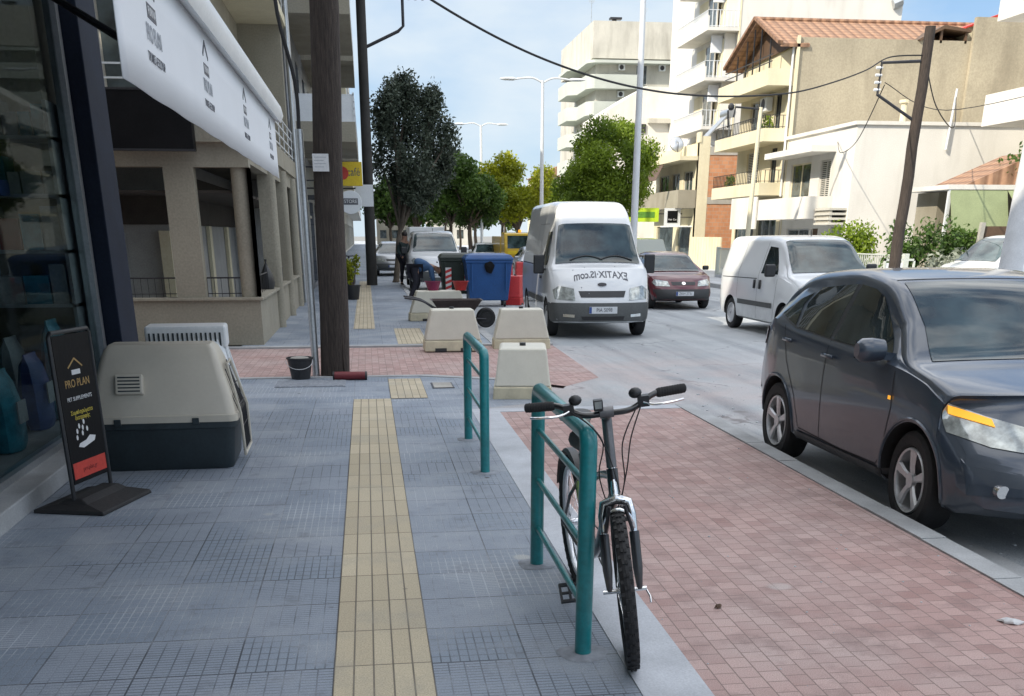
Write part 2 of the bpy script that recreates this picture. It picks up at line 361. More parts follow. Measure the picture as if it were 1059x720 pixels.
def smooth_path(pts, per=8):
    pts = [Vector(p) for p in pts]; out = []
    for i in range(len(pts)-1):
        p0 = pts[max(i-1, 0)]; p1 = pts[i]; p2 = pts[i+1]; p3 = pts[min(i+2, len(pts)-1)]
        for k in range(per):
            t = k/per; out.append(0.5*((2*p1)+(p2-p0)*t+(2*p0-5*p1+4*p2-p3)*t*t+(3*p1-p0-3*p2+p3)*t**3))
    out.append(pts[-1]); return out

def add_spots(m, col, scale, r, cull):
    t = m.node_tree; b = t.nodes['Principled BSDF']; src = b.inputs['Base Color'].links[0].from_socket
    t.links.new(spots(t, objvec(t), src, col, scale, r, cull), b.inputs['Base Color'])
# palette
grey_tiles = mat_grey_tiles(); red_pavers = mat_red_pavers(); tactile = mat_tactile(); road_m = mat_road()
kerb_m = mat('kerb_stone', (0.46, 0.48, 0.50), 0.8, var=0.14, scale=4, fine=90, bmp=0.2, stain=(0.30, 0.31, 0.33))
collar_m = mat('dull_mortar', (0.24, 0.26, 0.29), 0.9, var=0.2, scale=12)
kerb_d = mat('dusty_kerb', (0.36, 0.37, 0.375), 0.85, var=0.16, scale=3, fine=90, bmp=0.2, stain=(0.26, 0.25, 0.245))
cement = mat('cement_strip', (0.44, 0.46, 0.49), 0.8, var=0.14, scale=2.5, fine=120, bmp=0.15, stain=(0.32, 0.34, 0.37))
earth = mat('far_ground', (0.20, 0.20, 0.19), 0.95, var=0.2, scale=0.2)
cream = mat('cream_plaster', (0.66, 0.60, 0.43), 0.85, var=0.08, scale=0.7, fine=30, stain=(0.55, 0.48, 0.33), streak=True)
olive_pl = mat('beige_plaster', (0.30, 0.275, 0.215), 0.85, var=0.12, scale=0.9, fine=30, stain=(0.20, 0.175, 0.125), streak=True)
white_pl = mat('white_plaster', (0.68, 0.66, 0.61), 0.8, var=0.05, scale=0.6, fine=30, stain=(0.52, 0.50, 0.45), streak=True)
grey_pl = mat('grey_plaster', (0.52, 0.50, 0.44), 0.9, var=0.12, scale=0.5, fine=20, stain=(0.26, 0.24, 0.20), streak=True)
old_pl = mat('weathered_render', (0.345, 0.305, 0.225), 0.9, var=0.16, scale=0.35, fine=14, stain=(0.21, 0.18, 0.13), streak=True, bmp=0.3)
pale_green = mat('pale_green_plaster', (0.50, 0.53, 0.48), 0.85, var=0.08, scale=0.7)
inner_grey = mat('grey_inner_wall', (0.33, 0.33, 0.32), 0.85, var=0.1)
shop_in = mat('shop_interior', (0.16, 0.16, 0.17), 0.7, var=0.3)
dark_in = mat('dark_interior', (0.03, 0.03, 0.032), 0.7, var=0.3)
brick_m = mat_tile_wall('hollow_brick', 0.33, 0.19, (0.46, 0.20, 0.10), (0.56, 0.27, 0.14), (0.40, 0.30, 0.22), 0.012, rough=0.9)
tilewall_m = mat_tile_wall('grey_stone_cladding', 0.60, 0.40, (0.11, 0.12, 0.14), (0.15, 0.16, 0.18), (0.06, 0.06, 0.07), 0.012, rough=0.35)
concrete = mat('raw_concrete', (0.36, 0.345, 0.31), 0.9, var=0.15, scale=1.5)
roof_m = mat_roof_tiles()
metal_d = mat('dark_metal', (0.05, 0.05, 0.055), 0.45, 0.6, var=0.1)
metal_l = mat('galvanised_metal', (0.50, 0.52, 0.53), 0.4, 0.8, var=0.1)
alu = mat('brushed_aluminium', (0.58, 0.60, 0.62), 0.32, 0.9, var=0.05)
chrome = mat('polished_steel', (0.72, 0.73, 0.74), 0.15, 1.0, var=0.05)
white_mt = mat('white_painted_metal', (0.70, 0.72, 0.73), 0.4, 0.1, var=0.04)
navy = mat('navy_painted_metal', (0.012, 0.018, 0.034), 0.7, 0.0, var=0.15, spec=.2)
teal = mat('teal_painted_steel', (0.012, 0.20, 0.215), 0.33, 0.0, var=0.2, scale=6, coat=0.3, stain=(0.02, 0.22, 0.22))
add_spots(teal, (.10, .045, .02), 16, .10, .55); add_spots(teal, (.03, .30, .31), 9, .12, .57)
win_g = glass_dark('window_glass', (0.05, 0.065, 0.07), 0.05)
shutter_m = mat('pale_shutter', (0.52, 0.50, 0.45), 0.6, var=0.05)
wood_d = mat('dark_wood', (0.10, 0.06, 0.035), 0.6, var=0.2)
rubber = mat('black_rubber', (0.018, 0.018, 0.019), 0.75, var=0.2, bmp=0.2)
black_pl = mat('black_plastic', (0.022, 0.023, 0.025), 0.45, var=0.15)
grey_plas = mat('grey_plastic', (0.075, 0.08, 0.08), 0.6, var=0.1)
canvas_w = mat('white_canvas', (0.74, 0.76, 0.78), 0.8, var=0.03, scale=1.5, fine=300, bmp=.03, grain=.04)
ink = mat('grey_print', (0.10, 0.105, 0.12), 0.7, var=0.05)
ink_l = mat('faded_print', (0.33, 0.35, 0.38), 0.7, var=0.05)
ink_g = mat('gold_print', (0.42, 0.27, 0.10), 0.6, var=0.05)
ink_w = mat('white_print', (0.66, 0.66, 0.66), 0.6, var=0.03)
ink_y = mat('yellow_print', (0.62, 0.50, 0.08), 0.6, var=0.05)
ink_r = mat('red_print', (0.50, 0.045, 0.03), 0.5, var=0.1)
signblk = mat('black_sign_face', (0.008, 0.008, 0.009), 0.5, var=0.2, spec=.12)
bark = mat_bark('olive_bark', (0.16, 0.13, 0.10)); bark2 = mat_bark('street_tree_bark', (0.13, 0.10, 0.075))
polewood = mat_bark('weathered_pole_wood', (0.05, 0.038, 0.031))

# ================================================================== GROUND
mb = MB(); mb.add([(-400, -60, -.30), (500, -60, -.30), (500, 900, -.30), (-400, 900, -.30)], [(0, 1, 2, 3)]); struct('ground', mb, earth)
mb = MB(); mb.add([(-3, -30, -.12), (12.52, -30, -.12), (12.52, 300, -.12), (-3, 300, -.12)], [(0, 1, 2, 3)]); struct('road', mb, road_m)
mb = MB()   # near grey pavement, with the corner area by the crossing
mb.add([(-2.4, -12, 0), (1.0, -12, 0), (1.0, 10.35, 0), (1.0, 10.75, 0), (1.62, 11.0, 0), (2.0, 11.5, 0), (2.0, 12.2, 0), (1.5, 13.0, 0), (.6, 13.45, 0), (-2.4, 13.5, 0), (-26, 13.5, 0), (-26, 10.0, 0), (-2.4, 10.0, 0)], [tuple(range(13))])
struct('pavement', mb, grey_tiles)
mb = MB(); mb.add([(-2.1, 17.5, 0), (2.0, 17.5, 0), (2.0, 26, 0), (1.15, 27.5, 0), (1.15, 200, 0), (-2.1, 200, 0)], [tuple(range(6))]); struct('far_pavement', mb, grey_tiles)
mb = MB(); mb.add([(1.28, -12, 0), (3.2, -12, 0), (3.2, 10.5, 0), (1.28, 10.5, 0)], [(0, 1, 2, 3)]); struct('red_paved_lane', mb, red_pavers)
mb = MB(); mb.add([(-26, 13.62, 0), (.7, 13.57, 0), (1.6, 13.1, 0), (2.3, 12.3, 0), (2.9, 13.2, -.02), (3.0, 17.3, -.02), (-26, 17.3, 0)], [tuple(range(7))]); struct('crossing', mb, red_pavers)
mb = MB()   # dusty ramp down to the road
mb.add([(1.0, 10.75, -.001), (1.62, 11.0, -.001), (2.0, 11.5, -.001), (2.3, 12.3, -.001), (2.9, 13.2, -.022), (3.0, 17.3, -.022), (3.9, 18.0, -.118), (4.3, 13.5, -.118), (3.5, 10.7, -.118), (3.2, 10.62, -.004)], [(0, 1, 2, 9), (2, 3, 4, 9), (4, 8, 9), (4, 7, 8), (4, 5, 6, 7)]); mb.add([(1.9, 11.2, -.03), (2.95, 11.2, -.03), (2.95, 13.6, -.03), (1.4, 13.6, -.03)], [(0, 1, 2, 3)]); struct('ramp', mb, road_m)
mb = MB()
mb.box(1.0, 1.28, -12, 10.5, -.1, .004); mb.box(1.0, 3.2, 10.5, 10.72, -.1, .005)
struct('cement_strip', mb, cement)
mb = MB()
for k in range(30):
    y = -12+k*.76; j = .002*math.sin(k*2.3); mb.box(3.2+j, 3.36+j, y+.004, min(y+.756, 10.72), -.25, .012+.003*math.sin(k*1.7))
mb.box(3.21, 3.35, -12, 10.71, -.25, .004)
mb.prism([(-26, 13.5), (.6, 13.45), (1.5, 13.0), (2.0, 12.2), (2.12, 12.28), (1.6, 13.1), (.7, 13.57), (-26, 13.62)], -.1, .008, 'xy')
mb.box(-26, 3.0, 17.3, 17.5, -.2, .01)
mb.prism([(2.0, 17.5), (2.16, 17.5), (2.16, 26.05), (1.3, 27.55), (1.3, 200), (1.15, 200), (1.15, 27.5), (2.0, 26)], -.25, .01, 'xy')
mb.box(12.5, 12.66, -20, 200, -.25, .02)
struct('kerb', mb, kerb_d)
mb = MB(); mb.prism([(3.36, -12), (3.36, 10.72), (3.62, 10.9), (3.70, 9), (3.66, 7.2), (3.74, 5), (3.68, 3), (3.72, -12)], -.2, -.112, 'xy'); struct('gutter', mb, kerb_d)
mb = MB(); mb.box(12.66, 18.6, -20, 200, -.25, .01); struct('right_pavement', mb, kerb_m)
mb = MB()
def quad(x0, x1, y0, y1, z=.006): mb.add([(x0, y0, z), (x1, y0, z), (x1, y1, z), (x0, y1, z)], [(0, 1, 2, 3)])
quad(-.22, .19, -12, 11.55); quad(.19, .60, 11.55, 13.2, .007); quad(.45, .95, 17.6, 20.6); quad(-.32, .09, 20.6, 42)
quad(-.22, .60, 11.15, 11.55, .0075) if False else None
struct('tactile_strip', mb, tactile)
mb = MB(); mb.box(8.3, 9.9, 46, 160, -.2, .02); mb.box(4.6, 6.6, 56, 160, -.2, .02); struct('median', mb, kerb_m)

# ================================================================== SHOP (left edge)
pane_m, t_, b_ = newmat('shop_pane')
t_.nodes.remove(b_)
tr_ = nd(t_, 'ShaderNodeBsdfTransparent'); tr_.inputs[0].default_value = (0.80, 0.85, 0.85, 1)
gl_ = nd(t_, 'ShaderNodeBsdfGlossy'); gl_.inputs['Roughness'].default_value = 0.015; gl_.inputs['Color'].default_value = (.09, .10, .105, 1)
geo_ = nd(t_, 'ShaderNodeNewGeometry'); dt_ = nd(t_, 'ShaderNodeVectorMath', operation='DOT_PRODUCT'); t_.links.new(geo_.outputs['Normal'], dt_.inputs[0]); t_.links.new(geo_.outputs['Incoming'], dt_.inputs[1])
ab_ = nd(t_, 'ShaderNodeMath', operation='ABSOLUTE'); t_.links.new(dt_.outputs['Value'], ab_.inputs[0])
om_ = nd(t_, 'ShaderNodeMath', operation='SUBTRACT'); om_.inputs[0].default_value = 1.0; t_.links.new(ab_.outputs[0], om_.inputs[1])
pw_ = nd(t_, 'ShaderNodeMath', operation='POWER'); t_.links.new(om_.outputs[0], pw_.inputs[0]); pw_.inputs[1].default_value = 5.0
fr_ = nd(t_, 'ShaderNodeMath', operation='MULTIPLY_ADD'); t_.links.new(pw_.outputs[0], fr_.inputs[0]); fr_.inputs[1].default_value = .9; fr_.inputs[2].default_value = .04
ms_ = nd(t_, 'ShaderNodeMixShader'); t_.links.new(fr_.outputs[0], ms_.inputs[0]); t_.links.new(tr_.outputs[0], ms_.inputs[1]); t_.links.new(gl_.outputs[0], ms_.inputs[2])
t_.links.new(ms_.outputs[0], t_.nodes['Material Output'].inputs['Surface'])

shop = thing('shop_building', 'dark shop front with tall glass window and navy corner column at the left edge', 'shop', (-2.4, 0, 0))
sx = Matrix.Translation((2.4, 0, 0))
def spart(name, mb, m, **k): return mb.build(name, m, shop, M=sx, **k)
mb = MB(); mb.box(-27, -2.36, -22, 11.1, 4.40, 15.5); mb.box(-27, -6.6, -22, 11.1, 0, 4.40); mb.box(-6.6, -2.75, 10.5, 11.07, 0, 4.40); mb.box(-6.6, -2.4, -22, -6, 0, 4.40)  # unseen depth and rear stretched to keep sun off the street
spart('wall', mb, olive_pl)
mb = MB(); mb.box(-2.58, -2.34, 10.42, 11.14, .0, 15.52); spart('column', mb, navy, bevel=.01)
mb = MB(); mb.box(-6.6, -2.55, -6, 10.5, .1, .14); mb.box(-2.6, -2.28, -6, 10.4, -.02, .12); spart('step', mb, kerb_d, bevel=.01)
mb = MB()
for y in (-3.0, -.2, 2.6, 5.6, 10.24): mb.box(-2.57, -2.47, y, y+.1, .12, 4.40)
mb.box(-2.57, -2.47, -6, 10.4, .121, .17); mb.box(-2.58, -2.46, -6, 10.4, 4.31, 4.41)
fr = spart('window_frame', mb, alu)
mb = MB(); mb.box(-2.525, -2.515, -6, 10.4, .15, 4.35); g = spart('window_pane', mb, pane_m)
mb = MB(); mb.box(-6.58, -6.5, -6, 10.4, .14, 4.38); spart('back_wall', mb, shop_in)
mb = MB(); mb.box(-6.5, -2.8, -6, 10.4, 4.2, 4.38); spart('ceiling', mb, shop_in)
# awning
aw = MB()
za = 2.66; xa = -.74
prof = [(xa-.02, za-.03), (xa+.05, za-.055), (xa+.075, za+.0), (xa+.06, za+.07), (xa, za+.10), (xa-.07, za+.08), (xa-.09, za+.0)]
aw.prism([(p[0], p[1]) for p in prof], 3.2, 10.2, 'xz')
a0 = spart('awning_bar', aw, white_mt, smooth=True)
vb = MB(); n = 60; rings = []
for i in range(n+1):
    y = 3.8+(10.12-3.8)*i/n; fold = 0; rings.append([(xa+.0, y, za-.02), (xa+fold*.4, y, za-.18), (xa+fold, y, za-.36), (xa+fold*1.5, y+(.02 if i == n else 0), za-.50+.002*math.sin(i*.9))])
vb.loft(rings, caps=False, closed=False)
val = spart('awning_valance', vb, canvas_w, smooth=True); so = val.modifiers.new('s', 'SOLIDIFY'); so.thickness = .004; so.offset = 0
tb = MB(); tb.loft([[(xa-.02, y, za+.07), (-1.5, y, za+.68), (-2.34, y, za+1.32)] for y in (3.3, 5, 7, 9, 10.15)], caps=False, closed=False)
o = spart('awning_fabric', tb, canvas_w); so = o.modifiers.new('s', 'SOLIDIFY'); so.thickness = .004
for yy in (4.3, 9.3):
    mb = MB(); mb.tube([(-2.34, yy, za+.75), (-1.5, yy-.35, za+.25), (xa-.05, yy, za)], .028, 8); spart('awning_arm', mb, metal_d)
for k, yy in enumerate((4.45, 5.85, 7.6, 9.5)):     # print on the valance
    M0 = lambda dz, dy=0: frame((xa+.023+2.4, yy+dy, za-dz), (0, 1, 0), (0, 0, 1))
    lg = MB(); w = .085
    for s in (-1, 1): lg.bar((xa+.004, yy+s*w, za-.155), (xa+.004, yy, za-.09), .002, .018)
    spart('roof_emblem', lg, ink)
    plate = MB(); plate.box(xa+.0022, xa+.0034, yy-.085, yy+.085, za-.237, za-.188); spart('print_band', plate, ink)
    text_mesh('PURINA', .04, frame((xa+.0042+2.4, yy, za-.213), (0, 1, 0), (0, 0, 1)), ink_w, 'lettering', val, depth=.0006)
    text_mesh('PRO PLAN', .082, frame((xa+.0045+2.4, yy, za-.29), (0, 1, 0), (0, 0, 1)), ink_l, 'lettering', val, depth=.0006, sx=.75)
    text_mesh('ΤΡΟΦΕΣ-ΑΞΕΣΟΥΑΡ', .042, frame((xa+.0045+2.4, yy, za-.37), (0, 1, 0), (0, 0, 1)), ink, 'lettering', val, depth=.0006, sx=.8)

# goods behind the shop window
teal_b = mat('teal_packaging', (0.04, 0.24, 0.32), 0.4, var=0.4, scale=9); blue_b = mat('blue_packaging', (0.03, 0.07, 0.24), 0.4, var=0.2)
red_b = mat('red_packaging', (0.30, 0.03, 0.03), 0.4, var=0.2); grey_b = mat('pale_packaging', (0.34, 0.36, 0.36), 0.5, var=0.2)
specs = [(8.75, .15, .85, 0, -2.80), (8.6, .15, .72, 3, -3.12), (8.8, .15, .9, 0, -3.45), (8.2, .15, .62, 1, -2.86), (8.3, .15, .66, 0, -3.3), (7.6, .15, .5, 2, -2.95), (7.2, .15, .6, 0, -2.8), (6.6, .15, .55, 1, -2.85), (6.1, .15, .5, 3, -2.85)]
cols_ = [teal_b, blue_b, red_b, grey_b]; cn = ['teal', 'blue', 'red', 'pale grey']
def bag(y, x, z, h, mi, lab):
    t = thing('food_bag', lab, 'bag', (x+.25, y, z), 0, 'pet food bags in the shop window')
    m = MB(); rings = []
    for (f, w, d) in ((0, .15, .08), (.1, .17, .1), (.5, .175, .11), (.85, .16, .07), (.95, .15, .02), (1, .15, .012)):
        rings.append([(d*math.cos(a)*1.2, w*math.sin(a)*1.15, f*h) for a in [PI/4*k+PI/8 for k in range(8)]])
    m.loft(rings); m.build('sack', signblk if mi == 9 else cols_[mi], t, smooth=True)
    m = MB(); m.box(.125, .135, -.1, .1, h*.35, h*.62); m.build('front_label', grey_b if mi != 3 else teal_b, t)
labs = ['ninth', 'x']
bl_ = ['beside the silver window frame', 'between two taller teal bags', 'tallest, farthest from the glass', 'before the teal one by the frame', 'behind the blue one', 'left of the sign board', 'against the glass near the picture edge', 'at the left picture edge', 'last one toward the camera']
for i, (y, z, h, mi, x_) in enumerate(specs): bag(y+1.1, x_-.25, z, h, mi, '%s pet food bag in the shop window, %s' % (cn[mi], bl_[i]))
t = thing('goods_rack', 'rack of boxes and bright packets at the end of the shop window, above the bags', 'shelf', (-3.7, 10.2, .14))
m = MB()
for z in (.95, 1.4, 1.85, 2.3): m.box(-1.1, 1.1, -.2, .2, z, z+.03)
for x in (-1.1, 0, 1.07): m.box(x, x+.03, -.2, .2, 0, 2.6)
m.build('rack', alu, t)
rr = random.Random(8)
for z, h0, h1 in ((.98, .22, .38), (1.43, .2, .38), (1.88, .15, .35), (2.33, .15, .3)):
    m = MB(); x = -1.05
    while x < 1.0:
        w = rr.uniform(.08, .24); w = min(w, 1.06-x); m.box(x, x+w, -.18, .1, z, z+rr.uniform(h0, h1), rr.choice((0, 1, 2, 3, 3, 3))); x += w+.015
    m.build('goods_row', cols_, t)
t = thing('display_shelf', 'tall dark shelf unit full of dim goods inside the shop window', 'shelf', (-5.9, 6.0, .14))
m = MB()
for z in (0, .5, 1.0, 1.5, 2.0, 2.5): m.box(-.25, .25, -3, 3.1, z, z+.04)
for y in (-3, -1, 1, 3.06): m.box(-.25, .25, y, y+.04, 0, 2.6)
m.build('rack', metal_d, t)
rr = random.Random(3)
for z in (.54, 1.04, 1.54, 2.04):
    m = MB(); y = -2.9
    while y < 2.9:
        w = rr.uniform(.12, .3); m.box(-.2, .2, y, y+w, z, z+rr.uniform(.2, .4), rr.randrange(4)); y += w+.03
    m.build('goods_row', cols_, t)
t = thing('display_counter', 'pale grey box counter in the shop window behind the bags', 'counter', (-4.3, 7.0, .14))
m = MB(); m.box(-.35, .35, -.7, .7, 0, .92); m.build('body', grey_b, t, bevel=.02); m = MB(); m.box(-.38, .38, -.74, .74, .92, .96); m.build('top', white_mt, t, bevel=.01)
t = thing('hanging_sign_box', 'small flat blue sign box hanging inside the shop', 'sign', (-3.1, 9.5, 2.0))  # unlit blue sign box on a rod
m = MB(); m.box(-.1, .1, -.5, .5, 0, .12); m.build('housing', blue_b, t); m = MB(); m.tube([(0, 0, .12), (0, 0, 1.0)], .01, 6); m.build('rod', metal_d, t)

# ================================================================== PORTICO BUILDING
pb = thing('portico_building', 'beige corner apartment house with open ground floor portico, round column and low parapet', 'building', (-1.8, 17.8, 0))
px_ = Matrix.Translation((1.8, -17.8, 0))
def pp(name, mb, m, parent=None, **k): return mb.build(name, m, parent or pb, M=px_, **k)
m = MB()
m.holewall((-9.5, 17.8, 0), (1, 0, 0), (0, -1, 0), 7.75, 2.95, .28, [(1.6, 3.2, .72, 2.66), (3.5, 4.7, .72, 2.66), (4.9, 6.45, .72, 2.66), (6.90, 7.75, .72, 2.66)])
m.holewall((-1.75, 18.08, 0), (0, 1, 0), (1, 0, 0), 11.0, 2.95, .2, [(0, 3.1, .72, 2.72), (3.3, 6.2, .72, 2.72), (6.4, 9.5, .72, 2.72), (9.7, 10.8, .1, 2.6)])
m.box(-9.5, -8.9, 18.08, 29, 0, 15)
m.box(-9.5, -1.745, 17.795, 29.08, 2.95, 3.0)
for (a, b, c_, d) in ((-9.5, -2.8, 18.9, 29.05),): m.box(a, b, c_, d, 3.0, 15.5)
m.box(-2.8, -1.8, 28.6, 29.06, 3.0, 15.5)
m.box(-1.8-4.2, -1.8-3.9, 17.85, 18.9, 3.0, 15.5)
pp('wall', m, olive_pl)
m = MB(); m.cyl((-1.93, 17.98, .72), (-1.93, 17.98, 2.7), .125, n=20); pp('corner_column', m, olive_pl, smooth=True)
for yy in (21.3, 24.4, 27.6):
    m = MB(); m.cyl((-1.74, yy, .0), (-1.74, yy, 2.94), .11, n=16); pp('column', m, olive_pl, smooth=True)
m = MB()
m.box(-9.52, -1.70, 17.74, 18.02, .70, .745); m.box(-1.99, -1.69, 18.03, 28.9, .70, .745)
pp('parapet_cap', m, olive_pl, bevel=.008)
m = MB()     # portico inside: recessed walls, door bays
m.box(-9.3, -3.5, 19.6, 19.8, 0, 2.94); m.box(-3.5, -3.3, 19.6, 28.9, 0, 2.94); m.box(-9.3, -2.0, 18.1, 28.9, .02, .06); m.box(-3.3, -1.97, 28.4, 28.6, .06, 2.94)
pp('inner_wall', m, inner_grey)
m = MB(); m.box(-9.3, -2.0, 18.1, 28.9, 2.3, 2.34); m.box(-9.3, -3.31, 19.5, 19.59, 1.85, 2.34); m.box(-3.29, -3.24, 19.6, 28.9, 1.85, 2.7); pp('inner_soffit', m, mat('dark_soffit', (.055, .047, .04), .9, var=.2))  # soffit and upper wall band in a darker brown than the walls
for x0, x1 in ((-4.72, -4.5), (-3.52, -3.34), (-5.9, -5.7)):
    m = MB(); m.box(x0, x1, 19.45, 19.6, 0.06, 1.75); pp('door_jamb', m, cream)
for x0, x1 in ((-5.5, -4.8), (-4.4, -4.1)):
    m = MB(); m.box(x0, x1, 19.55, 19.6, .06, 1.72); d_ = pp('inner_door', m, inner_grey); mm = MB(); mm.box(x1-.12, x1-.08, 19.5, 19.55, .95, 1.05); pp('handle', mm, alu, parent=d_)
for i in range(3):
    m = MB(); m.box(-3.29, -3.22, 20.6+i*2.9, 20.6+i*2.9+.35, .06, 1.85); pp('side_jamb', m, cream)
for (a, b) in ((-6.0, -4.6), (-4.5, -3.06), (-2.58, -2.05)):
    m = MB(); m.tube([(a, 17.95, 1.04), (b, 17.95, 1.04)], .012, 6)
    m.tube([(a, 17.95, .80), (b, 17.95, .80)], .007, 6)
    for k in range(int((b-a)/.11)+1): m.tube([(a+k*.11, 17.95, .745), (a+k*.11, 17.95, 1.04)], .0045, 5)
    pp('parapet_rail', m, metal_d)
for (a, b) in ((18.3, 21.0), (21.5, 24.2), (24.6, 27.4)):
    m = MB(); m.tube([(-1.85, a, 1.04), (-1.85, b, 1.04)], .012, 6)
    for k in range(9): m.tube([(-1.85, a+(b-a)*k/8, .74), (-1.85, a+(b-a)*k/8, 1.04)], .006, 6)
    pp('parapet_rail', m, metal_d)
for fl, z in enumerate((3.0, 6.35, 9.4, 12.45)):
    m = MB(); m.box(-9.6, -1.68, 17.62, 29.1, z, z+.36 if fl == 0 else z+.2); pp('balcony_slab', m, cream if fl else olive_pl)
    if fl < 3:
        r_ = MB()
        for k in range(4): r_.box(-9.5, -1.72, 17.66, 17.69, z+.45+k*.19, z+.475+k*.19); r_.box(-1.74, -1.71, 17.69, 29.0, z+.45+k*.19, z+.475+k*.19)
        for k in range(7): r_.box(-9.4+k*1.27, -9.37+k*1.27, 17.665, 17.685, z+.2, z+1.05)
        for k in range(9): r_.box(-1.735, -1.715, 17.9+k*1.35, 17.93+k*1.35, z+.2, z+1.05)
        pp('balcony_railing', r_, white_mt)
        for (x0, x1) in ((-8.8, -7.4), (-6.4, -5.2), (-4.6, -3.3)):
            w = MB(); w.box(x0, x1, 18.85, 18.9, z+.4, z+2.6); f_ = pp('window', w, shutter_m); g_ = MB(); g_.box(x0+.08, (x0+x1)/2-.03, 18.83, 18.85, z+.5, z+2.5); g_.box((x0+x1)/2+.03, x1-.08, 18.83, 18.85, z+.5, z+2.5); pp('pane', g_, win_g, parent=f_)
        for (y0, y1) in ((19.8, 21.2), (22.4, 24.0), (25.4, 26.8)):
            w = MB(); w.box(-2.8, -2.75, y0, y1, z+.36, z+2.6); f_ = pp('window', w, shutter_m); g_ = MB(); g_.box(-2.75, -2.73, y0+.08, y1-.08, z+.5, z+2.5); pp('pane', g_, win_g, parent=f_)
m = MB(); m.tube([(-1.66, 28.9, 0), (-1.66, 28.9, 14)], .05, 8); pp('downpipe', m, metal_l, smooth=True)
t = thing('shop_sign', 'large black box sign hung on the beige portico below its balcony', 'sign', (-3.1, 17.5, 2.86))
m = MB(); m.box(-.64, .62, -.16, .1, 0, .81); m.build('box', signblk, t, bevel=.01); 
for z in (-.012, .79): m = MB(); m.box(-.66, .64, -.17, -.161, z, z+.03); m.build('trim', metal_d, t)
t = thing('black_bag', 'small black bin bag slumped on the portico parapet by the column', 'bag', (-1.86, 20.5, .745))
m = MB(); rg = [[(.13*math.cos(a)*s_*(1+.15*math.sin(3*a)), .16*math.sin(a)*s_, h) for a in [2*PI*k/10 for k in range(10)]] for h, s_ in ((0, .9), (.12, 1.1), (.26, .85), (.38, .4), (.46, .12), (.52, .2))]
m.loft(rg); m.build('sack', black_pl, t, smooth=True)

# ================================================================== GREY STONE BUILDING and those after it
def left_block(name, label, y0, y1, xf, wallm, H, zf, bx, fascia, seed):
    r_ = random.Random(seed); b = thing(name, label, 'building', (xf, y0, 0)); T = Matrix.Translation((-xf, -y0, 0))
    m = MB(); holes = []; W = y1-y0; yy = 1.0; spans = []
    while yy+2.4 < W: spans.append(yy); yy += 3.4
    for s in spans:
        holes.append((s, s+2.4, .15, 2.7))
        for z in zf[:-1]: holes.append((s+.5, s+1.9, z+.25, z+2.35))
    m.holewall((xf, y0, 0), (0, 1, 0), (1, 0, 0), W, H, .3, holes); m.box(xf-9, xf-.3, y0, y0+.3, 0, H); m.box(xf-9, xf-.3, y1-.3, y1, 0, H); m.box(xf-9, xf, y0, y1, H, H+.3); m.box(xf-9.2, xf-9, y0, y1, 0, H)
    m.build('wall', wallm, b, M=T)
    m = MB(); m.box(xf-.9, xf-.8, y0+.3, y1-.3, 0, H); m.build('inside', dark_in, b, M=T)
    for s in spans:
        m = MB(); m.box(xf-.2, xf-.15, y0+s, y0+s+2.4, .15, 2.7); w = m.build('shop_window', win_g, b, M=T)
        m = MB(); m.box(xf-.14, xf-.06, y0+s+1.15, y0+s+1.25, .15, 2.7); m.box(xf-.14, xf-.06, y0+s, y0+s+2.4, 2.2, 2.28); m.build('frame', alu, w)
        w.children[0].matrix_basis = Matrix.Translation((-xf, -y0, 0))
        for z in zf[:-1]:
            m = MB(); m.box(xf-.2, xf-.12, y0+s+.5, y0+s+1.9, z+.25, z+2.35); w = m.build('window', shutter_m, b, M=T)
            m = MB(); m.box(xf-.12, xf-.1, y0+s+.6, y0+s+1.15, z+.35, z+2.25); m.box(xf-.12, xf-.1, y0+s+1.25, y0+s+1.8, z+.35, z+2.25); m.build('pane', win_g, w, M=T)
    for z in zf:
        for (a, c_) in ((y0+.9, (y0+y1)/2-.5), ((y0+y1)/2+.5, y1-.8)):
            m = MB(); m.box(xf+.001, bx, a, c_, z-.05, z+.12); s_ = m.build('balcony_slab', olive_pl if fascia is None else fascia, b, M=T)
            m = MB(); m.box(bx-.06, bx, a, c_, z+.12, z+.42); m.box(xf+.02, bx-.06, a, a+.06, z+.12, z+.42); m.build('balcony_kerb', fascia, b, M=T)
            m = MB()
            for k in range(4): m.box(bx-.04, bx-.01, a, c_, z+.55+k*.16, z+.58+k*.16); m.box(xf+.02, bx-.04, a+.01, a+.04, z+.55+k*.16, z+.58+k*.16)
            for k in range(7): m.box(bx-.05, bx-.0, a+(c_-a-.05)*k/6, a+(c_-a-.05)*k/6+.04, z+.42, z+1.1)
            m.box(xf+.1, bx-.05, a+.015, a+.03, z+.42, z+1.03)
            m.build('balcony_railing', [white_mt], b, M=T)
    return b
b1 = left_block('stone_clad_building', 'grey stone clad apartment house with white edged balconies just past the portico', 29.15, 45, -1.78, tilewall_m, 15.5, (4.0, 6.9, 9.8, 12.7), -.12, olive_pl, 2)
b2 = left_block('apartment_building', 'ochre apartment house with balconies further along the left pavement behind the olive tree', 45.3, 62, -1.9, olive_pl, 14.5, (3.9, 6.8, 9.7, 12.6), -.5, cream, 3)
b3 = left_block('apartment_building', 'pale apartment house far down the left pavement behind the trunks', 62.4, 84, -2.0, grey_pl, 13, (3.8, 6.7, 9.6), -.6, white_pl, 4)
b4 = left_block('apartment_building', 'last grey apartment house at the far left end of the street', 84.5, 190, -2.0, grey_pl, 13, (3.8, 6.7, 9.6), -.6, white_pl, 5)
# drain pipe and black hose at the stone building's corner
t = tag(MB().tube([(-1.68, 29.3, 0), (-1.68, 29.3, 15)], .07, 10).build('drainpipe', metal_l, smooth=True), 'thick grey drainpipe down the corner of the stone clad house', 'pipe')
